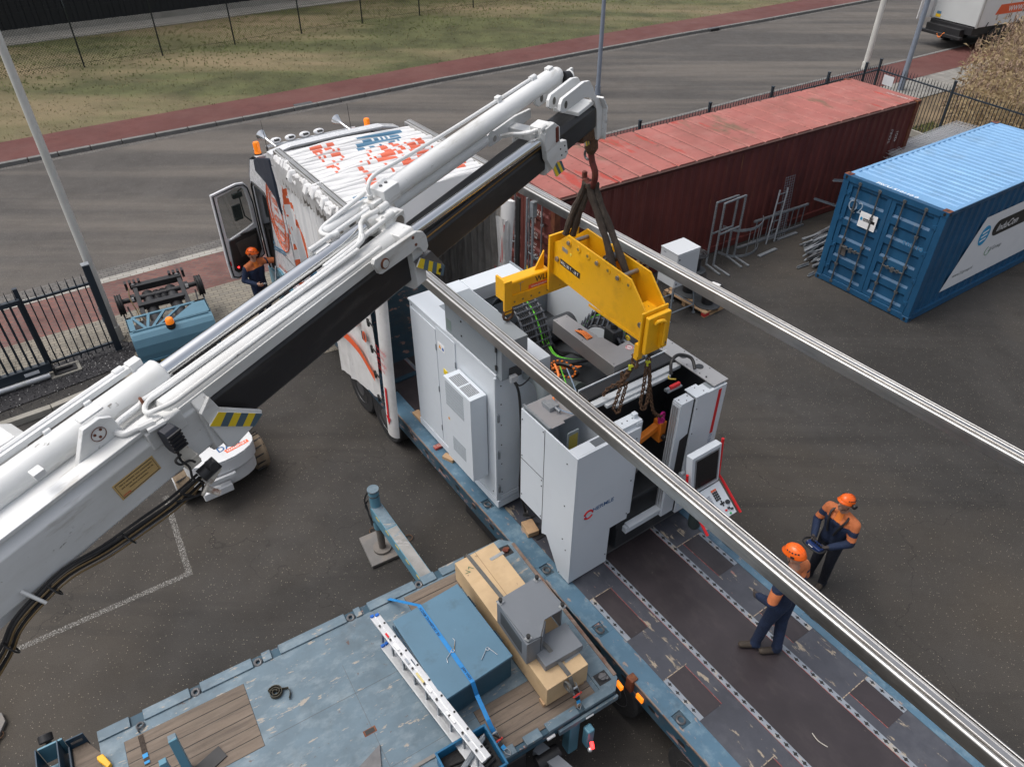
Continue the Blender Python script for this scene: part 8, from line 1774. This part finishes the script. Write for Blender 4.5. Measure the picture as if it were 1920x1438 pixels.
# ---------------------------------------------------------------- blue hooded carrier at the left
FCR = yawframe(V((-7.43, 11.87, 0)), 30.7)
ct = thing('compact_carrier', 'blue hooded carrier with orange beacon and black wheeled frame behind the fence', 'carrier', FCR, (.75,.5,0))
HB = mat('hood blue', (.085,.19,.26), .42, 0, .05, 3, [((.07,.16,.21),2,.5,.8,.4,U)])
def carrier():
    top = 1.2
    # top plate with diagonal cut outs: built as bars
    m = MB(); m.box(.0,1.49,-.06,.0,top-.03,top).box(.0,.12,-.56,.0,top-.03,top).prism([(.70,-.56),(1.49,-.56),(1.49,.0),(1.30,.0)],top-.03,top).box(0,1.49,-.60,-.52,top-.03,top)
    for a, b in (((.42,-.02),(.33,-.55)),((.72,-.02),(.42,-.55)),((1.02,-.02),(.52,-.55)),((.12,-.02),(.30,-.54))): m.beam((a[0],a[1],top-.014),(b[0],b[1],top-.014),.055,.03)
    m.build('top_plate', HB, ct, bevel=.004)
    MB().box(.06,1.43,-.595,-.575,top,top+.02).build('crease_rail', HB, ct)
    prof = [(-.56,top),(-.68,top-.02),(-.76,top-.09),(-.82,top-.22),(-.84,top-.40),(-.83,top-.52)]
    m = MB()
    for (y0,z0),(y1,z1) in zip(prof, prof[1:]): m.poly([(.02,y0,z0),(1.47,y0,z0),(1.47,y1,z1),(.02,y1,z1)])
    m.build('hood', HB, ct, sharp=60)
    for x in (.0,1.47): MB().prism([(y,z) for y,z in prof]+[(-.80,.15),(-.70,.15),(-.56,.7),(-.05,top-.10),(-.0,top),], x, x+.02, 'x').build('side_plate', HB, ct)
    MB().box(.02,1.47,-.86,-.82,top-.56,top-.52).build('hood_lip', HB, ct)
    MB().box(.10,1.40,-.75,-.35,.2,.72).box(.1,1.4,-.5,.1,.45,.95).build('engine', BLK, ct, bevel=.02); MB().box(.35,.50,-.85,-.80,.60,.66).build('yellow_tag', mat('label yellow', (.75,.5,.02)), ct)
    MB().cyl((.25,-.80,.50),(.25,-.84,.50),.05,n=14).build('filler_cap', mat('cap blue', (.01,.12,.50)), ct)
    b = MB().lathe((.72,-.66,top),(0,0,1),[(.03,.075),(.05,.078),(.12,.074),(.15,.055),(.155,.02)],22).build('beacon', AMB, ct); MB().cyl((.72,-.66,top-.06),(.72,-.66,top+.04),.085,n=20).build('beacon_foot', BLKP, b)
    # black frame behind the hood
    f = MB(); z = .78
    f.beam((.30,1.95,z),(1.32,1.93,z),.16,.14).beam((.30,1.12,z-.02),(1.22,1.10,z-.02),.14,.12).beam((.36,2.0,z),(.33,.1,z-.1),.09,.10).beam((1.26,2.0,z),(1.22,.1,z-.1),.09,.10)
    f.build('carrier_frame', BLK, ct, bevel=.01)
    for x in (.34,1.24):
        m = MB()
        for k in range(4): m.box(x-.16+k*.09,x-.11+k*.09,1.98,2.12,z-.05,z+.12)
        m.build('fork_lugs', BLK, ct, bevel=.004); MB().cyl((x,1.96,z+.06),(x,1.96,z+.085),.045,n=16).build('pivot_pin', DSTL, ct)
    for x in (.55,1.02):
        MB().cyl((x,1.8,.62),(x,.3,.62),.12,n=18).build('tank', BLK, ct); m = MB()
        for k in range(9): m.ring((x+(.17 if x < .8 else -.17),1.72-k*.055,.66),(0,1,0),.065,.018,14,5)
        m.build('spring', BLK, ct)
    for s, x in ((-1,-.02),(1,1.60)):
        MB().cyl((x-s*.0,1.58,.72),(.8,1.55,.72),.055,n=12).box(min(x-s*.32,x-s*.22),max(x-s*.32,x-s*.22),1.5,1.64,.68,.80).build('axle', BLK, ct)
        w = MB().cyl((x-.06,1.58,.66),(x+.06,1.58,.66),.21,n=28).build('wheel', BLK, ct); m = MB()
        for k in range(3): m.ring((x-.05+.05*k,1.58,.66),(1,0,0),.215,.014,28,5)
        m.build('wheel_grooves', RUB, w)
        MB().box(x-s*.26-.03,x-s*.26+.03,1.49,1.53,.72,.80).build('white_tag', WHT, ct)
        MB().beam((x-s*.12,1.5,.6),(x-s*.22,.4,.5),.03,.05).beam((x-s*.0,1.4,.5),(x-s*.06,.5,.35),.03,.05).build('link_arm', BLK, ct)
        m = MB(); 
        for k in range(6): m.box(x-s*.30-.08,x-s*.30+.08,.70-.05*k,.725-.05*k,.40,.66)
        m.cyl((x-s*.36,.56,.52),(x-s*.24,.56,.52),.13,n=14).build('drive_block', BLK, ct)
    MB().tube(smooth([(.24,1.85,.85),(.20,1.5,.80),(.25,1.2,.6),(.24,.9,.5)]),.012,6).tube(smooth([(.28,1.1,.75),(.30,.7,.8),(.4,.4,.7)]),.010,6).build('hoses', mat('yellow stripe hose', (.30,.20,.07)), ct)
carrier()
# ================================================================ PEOPLE
SKIN = mat('skin', (.42,.23,.16), .5, 0, .08, 20); NAVYC = mat('navy work clothes', (.008,.018,.050), .85, 0, .35, 6, [((.016,.032,.075),9,.5,.75,.6,U)], .6, 26); ORGK = mat('orange yoke cloth', (.52,.155,.055), .85, 0, .15, 8, (), .4, 30)
BOOT = mat('brown boot', (.05,.038,.028), .8, 0, .3, 10); GLV = mat('dark work glove', (.055,.045,.042), .8, 0, .4, 30); HELM = mat('helmet orange', (.85,.13,.01), .3, 0, .04, 6); HAIR = mat('brown hair', (.05,.028,.016), .8); ORGS = mat('orange shirt', (.75,.20,.03), .8)
BLKCL = mat('black trousers', (.007,.009,.018), .9, 0, .3, 6, (), .6, 26)
def capsule(mb, a, ra, b, rb, n=14):
    a, b = V(a), V(b); d = b-a; L = d.length
    if L < 1e-6: mb.ball(a, ra, n, 8); return
    prof = [(-ra*math.cos(t), ra*math.sin(t)) for t in (R(5),R(30),R(60),R(90))]+[(L+rb*math.sin(t), rb*math.cos(t)) for t in (R(0),R(30),R(60),R(85))]
    mb.lathe(a, d, prof, n)
def person(label, P, F, caps, rule, helmet, vox=.0085, base_z=0, extra=None):
    """caps: (a, ra, b, rb, region) in the person's own frame: x ahead, y to the left, z up"""
    F = V((*F,0)).normalized(); fr = frame(V((P[0],P[1],base_z)), F, V((-F.y,F.x,0)), V((0,0,1)))
    t = thing('person', label, 'person', fr, (0,0,0)); mb = MB()
    for c in caps: capsule(mb, c[0], c[1], c[2], c[3])
    me = bpy.data.meshes.new('tmp'); me.from_pydata([tuple(p) for p in mb.v], [], mb.f); ob = bpy.data.objects.new('tmp', me); COL.objects.link(ob)
    md = ob.modifiers.new('r', 'REMESH'); md.mode = 'VOXEL'; md.voxel_size = vox; md.use_smooth_shade = True
    sm = ob.modifiers.new('s', 'SMOOTH'); sm.factor = .5; sm.iterations = 3
    dg = bpy.context.evaluated_depsgraph_get(); nm = bpy.data.meshes.new_from_object(ob.evaluated_get(dg)); bpy.data.objects.remove(ob); nm.name = 'body'
    regs = ['skin','navy','orange','boot','glove','shirt','black']; MT = [SKIN,NAVYC,ORGK,BOOT,GLV,ORGS,BLKCL]
    vreg = []
    segs = [(V(c[0]), V(c[2])-V(c[0]), c[1], c[3], c[4]) for c in caps]
    for v in nm.vertices:
        best, br = 1e9, 'navy'; p = v.co
        for a, d, ra, rb, rg in segs:
            L2 = d.length_squared; s = 0 if L2 < 1e-9 else max(0, min(1, (p-a).dot(d)/L2)); q = (p-a-d*s).length-(ra+(rb-ra)*s)
            if q < best: best, br = q, rg
        vreg.append(rule(p, br))
    idx = []
    for pl in nm.polygons: idx.append(regs.index(vreg[pl.vertices[0]]))
    o = link_mesh('body', nm, MT, t); nm.polygons.foreach_set('material_index', idx); nm.polygons.foreach_set('use_smooth', [True]*len(idx)); nm.update()
    # helmet: shell, brim, vents, strap
    hc, look, up = helmet; hc = V(hc); lk = V(look).normalized(); upv = V(up); upv = (upv-lk*upv.dot(lk)).normalized(); sd = upv.cross(lk)
    H = MB(); rows = []
    for i in range(9):
        th = R(90*i/8); ring = []
        for k in range(28):
            a = 2*math.pi*k/28; rx, ry = .120, .096
            bulge = 1+.04*math.cos(6*a)*math.sin(th)*(1 if i < 7 else 0)*0
            ring.append(hc+lk*(rx*math.sin(th)*math.cos(a))+sd*(ry*math.sin(th)*math.sin(a))+upv*(.104*math.cos(th)+(.012*math.cos(a)*math.sin(th))))
        rows.append(ring)
    vs = [p for r_ in rows for p in r_]; fs = [(i*28+k,i*28+(k+1)%28,(i+1)*28+(k+1)%28,(i+1)*28+k) for i in range(8) for k in range(28)]
    H.add(vs, fs); base = len(H.v); out = []
    for k in range(28):
        a = 2*math.pi*k/28; e = .006+.020*max(0,math.cos(a))**2; p = rows[-1][k]; dr = (p-hc); dr = (dr-upv*dr.dot(upv)).normalized(); out.append(p+dr*e-upv*.012)
    H.add(out, []); H.f += [[8*28+k, 8*28+(k+1)%28, base+(k+1)%28, base+k] for k in range(28)]; H.m += [0]*28
    h = H.build('helmet', HELM, t, sharp=60)
    md = h.modifiers.new('thick', 'SOLIDIFY'); md.thickness = .004
    vn = MB()
    for sgn in (-1,1):
        for k in range(5): a = R(60+k*18)*sgn; p = hc+lk*(.120*.87*math.cos(a))+sd*(.096*.87*math.sin(a))+upv*.055; vn.obox(p, (.018,.010,.010), V((0,0,1)).cross(p-hc) if (p-hc).length else lk, upv)
        vn.obox(hc+lk*(-.02)+sd*(.096*sgn)+upv*.005, (.04,.012,.024), lk, upv)
    vn.build('helmet_vents', BLKP, h)
    ridge = MB()
    for q in (-.035,0,.035): ridge.tube([hc+lk*(.110*math.cos(R(x)))+sd*q*.8+upv*(.1055*math.sin(R(x))*(1-abs(q)*2)) for x in range(25,160,15)], .004, 5)
    ridge.build('helmet_ridges', HELM, h)
    HR = MB().ball(hc-lk*.02-upv*.012, .088, 16, 8, (1,.93,.55)).build('hair', HAIR, t)
    MB().tube([hc+sd*.085-upv*.02, hc+sd*.082+lk*.02-upv*.10, hc+lk*.06-upv*.155, hc-sd*.082+lk*.02-upv*.10, hc-sd*.085-upv*.02], .005, 5).build('chin_strap', BLKP, t)
    if extra: extra(t, hc, lk, sd, upv)
    return t, fr
def head(hc, lk, up):
    """capsules of neck and head with nose, chin, brow and ears, hc is the centre of the helmet rim"""
    hc, lk, up = V(hc), V(lk).normalized(), V(up); up = (up-lk*up.dot(lk)).normalized(); sd = up.cross(lk); c = hc-up*.045
    o = [(c-lk*.02, .078, c+lk*.02, .074, 'skin'), (c+lk*.02-up*.05, .056, c+lk*.045-up*.085, .034, 'skin'), (c+lk*.084, .012, c+lk*.102-up*.032, .015, 'skin'),
         (c+lk*.068+sd*.032+up*.018, .015, c+lk*.068-sd*.032+up*.018, .016, 'skin'), (c+lk*.072-up*.060-sd*.018, .012, c+lk*.072-up*.060+sd*.018, .013, 'skin')]
    for s in (-1,1): o.append((c+sd*.078*s+up*.01, .015, c+sd*.080*s-up*.03-lk*.005, .012, 'skin'))
    return o
def hand(w, d, palm, reg, spread=.018, curl=.6):
    """wrist w, pointing d, palm normal palm; five fingers, bent"""
    w, d, pn = V(w), V(d).normalized(), V(palm); pn = (pn-d*pn.dot(d)).normalized(); s = d.cross(pn); k = w+d*.085
    o = [(w, .026, k, .022, reg), (w+s*.018, .022, k+s*.028, .017, reg), (w-s*.018, .022, k-s*.028, .017, reg)]
    for i, (q, L) in enumerate(((-.033,.058),(-.011,.070),(.011,.074),(.033,.066))):
        a = k+s*q; m_ = a+(d*math.cos(curl*.6)+pn*math.sin(curl*.6))*L*.5; e = m_+(d*math.cos(curl*1.8)+pn*math.sin(curl*1.8))*L*.5; o += [(a,.0105,m_,.0098,reg),(m_,.0098,e,.0085,reg)]
    tb = w+d*.03+s*.030; tm = tb+(d*.6+s*.6+pn*.5).normalized()*.035; te = tm+(d*.7+pn*.7).normalized()*.030; o += [(tb,.013,tm,.012,reg),(tm,.012,te,.010,reg)]
    return o
def legs(hl, kl, al, tl, hr, kr, ar, tr_, reg='navy'):
    o = []
    for h, k, a, tt in ((hl,kl,al,tl),(hr,kr,ar,tr_)): o += [(h,.098,k,.070,reg),(k,.072,a,.058,reg),(V(a)+V((0,0,.02)),.062,V(a)-V((0,0,.03)),.066,reg),(V(a)-V((0,0,.055)),.045,tt,.040,'boot'),(V(a)-V((0,0,.05))-(V(tt)-V(a)).normalized()*.03,.045,V(a)-V((0,0,.04)),.05,'boot')]
    return o
def torso(pel, wa, ch, nk, shl, shr, reg='navy'):
    pel, wa, ch, nk = V(pel), V(wa), V(ch), V(nk); o = []
    for s in (-1,1): y = V((0,.065*s,0)); o += [(pel+y,.112,wa+y*.95,.112,reg),(wa+y*.95,.112,ch+y*1.35,.122,reg)]
    o += [(ch+V((0,.09,.02)),.10,shl,.072,reg),(ch+V((0,-.09,.02)),.10,shr,.072,reg),(V(shl),.070,nk,.06,reg),(V(shr),.070,nk,.06,reg),(ch,.12,nk,.065,reg)]
    return o
def arm(s, e, w, reg='navy'): return [(s,.074,e,.060,reg),(e,.060,w,.046,reg)]
# --- worker with remote control, standing on the asphalt
def muffs(t, hc, lk, sd, up):
    for s in (-1,1): MB().lathe(hc+sd*(.096*s)-lk*.04-up*.01, sd*s, [(0,.034),(.02,.038),(.035,.034),(.042,.02)], 18).build('ear_muff', BLK, t)
lkB = V((.93,-.30,.22)); hcB = V((.02,.0,1.715)); upB = V((-.25,.05,1))
capsB = head(hcB, lkB, upB) + [((-.02,0,1.46),.062,(.0,0,1.60),.055,'skin')]
capsB += torso((0,0,.95),(-.01,0,1.10),(-.01,0,1.30),(-.02,0,1.47),(-.02,.185,1.41),(-.02,-.185,1.41))
capsB += legs((0,.085,.90),(.02,.10,.50),(.0,.10,.10),(.15,.13,.045),(0,-.085,.90),(.03,-.09,.50),(.02,-.12,.10),(.17,-.15,.045),'black')
eL, wL = V((.06,.27,1.14)), V((.27,.13,1.06)); eR, wR = V((.06,-.27,1.14)), V((.27,-.13,1.06))
capsB += arm((-.02,.20,1.40), eL, wL)+arm((-.02,-.20,1.40), eR, wR)
capsB += hand(wL+V((.01,-.01,0)), (.8,-.45,-.05), (-.1,-.6,.6), 'glove', curl=.7)+hand(wR+V((.01,.01,0)), (.8,.45,-.05), (-.1,.6,.6), 'glove', curl=.7)
def ruleB(p, r):
    if r == 'navy':
        if p.z > 1.345 and abs(p.y) < .30: return 'shirt' if (p.x > .03 and abs(p.y) < .045) else 'orange'
        if abs(p.y) > .18 and 1.20 < p.z < 1.27: return 'orange'
    return r
def harness(t, hc, lk, sd, up):
    muffs(t, hc, lk, sd, up)
    MB().tube(smooth([(.135,.05,1.14),(.13,.09,1.32),(.06,.12,1.455),(-.07,.06,1.46),(-.15,-.02,1.3)]), .016, 6).tube(smooth([(.135,-.05,1.14),(.13,-.09,1.32),(.06,-.12,1.455),(-.07,-.06,1.46),(-.15,.02,1.3)]), .016, 6).build('harness', BLK, t)
tB, frB = person('worker with orange helmet and ear muffs looking up on the asphalt with a remote control', (4.46,6.72), (-.84,-.54), capsB, ruleB, (hcB, lkB, upB), extra=harness)
rc = thing('remote_control', 'dark blue crane remote control held by the looking up worker', 'remote control', frB, (.38,0,1.05))
MB().obox((.40,0,1.04),(.15,.22,.07),(1,0,.25)).build('body', mat('remote blue', (.01,.03,.12), .4), rc, bevel=.012)
m = MB()
for y in (-.075,-.045,-.015,.015,.045,.075): m.cyl((.40,y,1.07),(.395,y,1.115),.008,n=8)
m.build('levers', BLKP, rc); MB().tube(smooth([(.34,.13,1.05),(.44,.15,1.09),(.52,.12,1.10),(.54,0,1.10),(.52,-.12,1.10),(.44,-.15,1.09),(.34,-.13,1.05)]), .012, 8).build('guard_frame', BLKP, rc)
MB().obox((.46,-.03,1.062),(.03,.07,.012),(1,0,.25)).build('white_label', WHT, rc)
# --- worker standing on the loader deck, seen from behind
lkC = V((.95,.05,-.18)); hcC = V((.05,0,1.685)); upC = V((.2,0,1))
capsC = head(hcC, lkC, upC) + [((.0,0,1.44),.062,(.03,0,1.57),.055,'skin')]
capsC += torso((-.02,0,.93),(-.01,0,1.08),(.0,0,1.28),(.0,0,1.45),(.0,.185,1.39),(.0,-.185,1.39))
capsC += legs((-.02,.09,.90),(.05,.10,.50),(.08,.12,.10),(.18,.25,.045),(-.02,-.09,.90),(-.04,-.08,.50),(-.12,-.02,.10),(-.03,.13,.045))
eLc, wLc = V((-.02,.32,1.14)), V((.16,.24,1.00)); eRc, wRc = V((-.02,-.28,1.14)), V((.18,-.16,1.04))
capsC += arm((.0,.20,1.38), eLc, wLc)+arm((.0,-.20,1.38), eRc, wRc)+hand(wLc, (.8,-.2,-.5), (-.1,-.9,-.2), 'glove')+hand(wRc, (.8,.3,-.4), (0,.9,-.2), 'glove')
def ruleC(p, r):
    if r == 'navy':
        if p.z > 1.34 and abs(p.y) < .24: return 'orange'
        if p.y > .20 and 1.17 < p.z < 1.30: return 'orange'
        if p.y < -.20 and 1.17 < p.z < 1.30: return 'orange'
    return r
person('worker in navy overalls standing on the loader deck, helmet half hidden by the steel rail', (3.06,5.03), (-.62,.78), capsC, ruleC, (hcC, lkC, upC), base_z=1.0)
# --- worker by the open cab door
lkA = V((.55,.55,-.10)).normalized(); hcA = V((.02,.0,1.675)); upA = V((.1,.08,1))
capsA = head(hcA, lkA, upA) + [((.0,0,1.44),.062,(.015,0,1.57),.055,'skin')]
capsA += torso((0,0,.93),(0,0,1.08),(0,0,1.28),(0,0,1.45),(.0,.185,1.39),(.0,-.185,1.39))+legs((0,.09,.90),(.03,.10,.50),(.0,.10,.10),(.15,.12,.045),(0,-.09,.90),(.02,-.10,.50),(-.02,-.10,.10),(.13,-.12,.045))
eLa, wLa = V((.14,.40,1.36)), V((.24,.62,1.40)); eRa, wRa = V((-.02,-.30,1.13)), V((.22,-.18,1.06))
capsA += arm((.0,.20,1.38), eLa, wLa)+arm((.0,-.20,1.38), eRa, wRa)+hand(wLa, (.4,.9,0), (.5,-.2,-.8), 'skin')+hand(wRa, (.9,.35,.0), (0,.8,.3), 'skin')
def ruleA(p, r):
    if r == 'navy':
        if p.z > 1.335 and abs(p.y) < .24: return 'shirt' if (p.x > .04 and abs(p.y) < .05) else 'orange'
        if .27 < p.y < .42 and p.z > 1.25: return 'orange'
    return r
tA, frA = person('worker reaching into the truck cab beside its open door', (-5.40,13.66), (.80,-.60), capsA, ruleA, (hcA, lkA, upA))
t = thing('hand_lamp', 'small silver lamp in the hand of the worker at the cab', 'lamp', frA, (.33,-.12,1.07)); MB().lathe((.30,-.12,1.07),(.8,.3,.3),[(0,.014),(.08,.014),(.09,.022),(.12,.024)],14).build('body', GAL, t)
# loose grit on the deck
t = thing('cable_tie', 'pale cut cable tie lying on the dark loader deck', 'cable tie', FL, (7.2,1.2,1.0)); MB().tube(smooth([(7.05,1.18,1.005),(7.14,1.16,1.008),(7.24,1.19,1.005)]), .005, 5).build('strip', mat('tie white', (.5,.48,.42), .6), t)
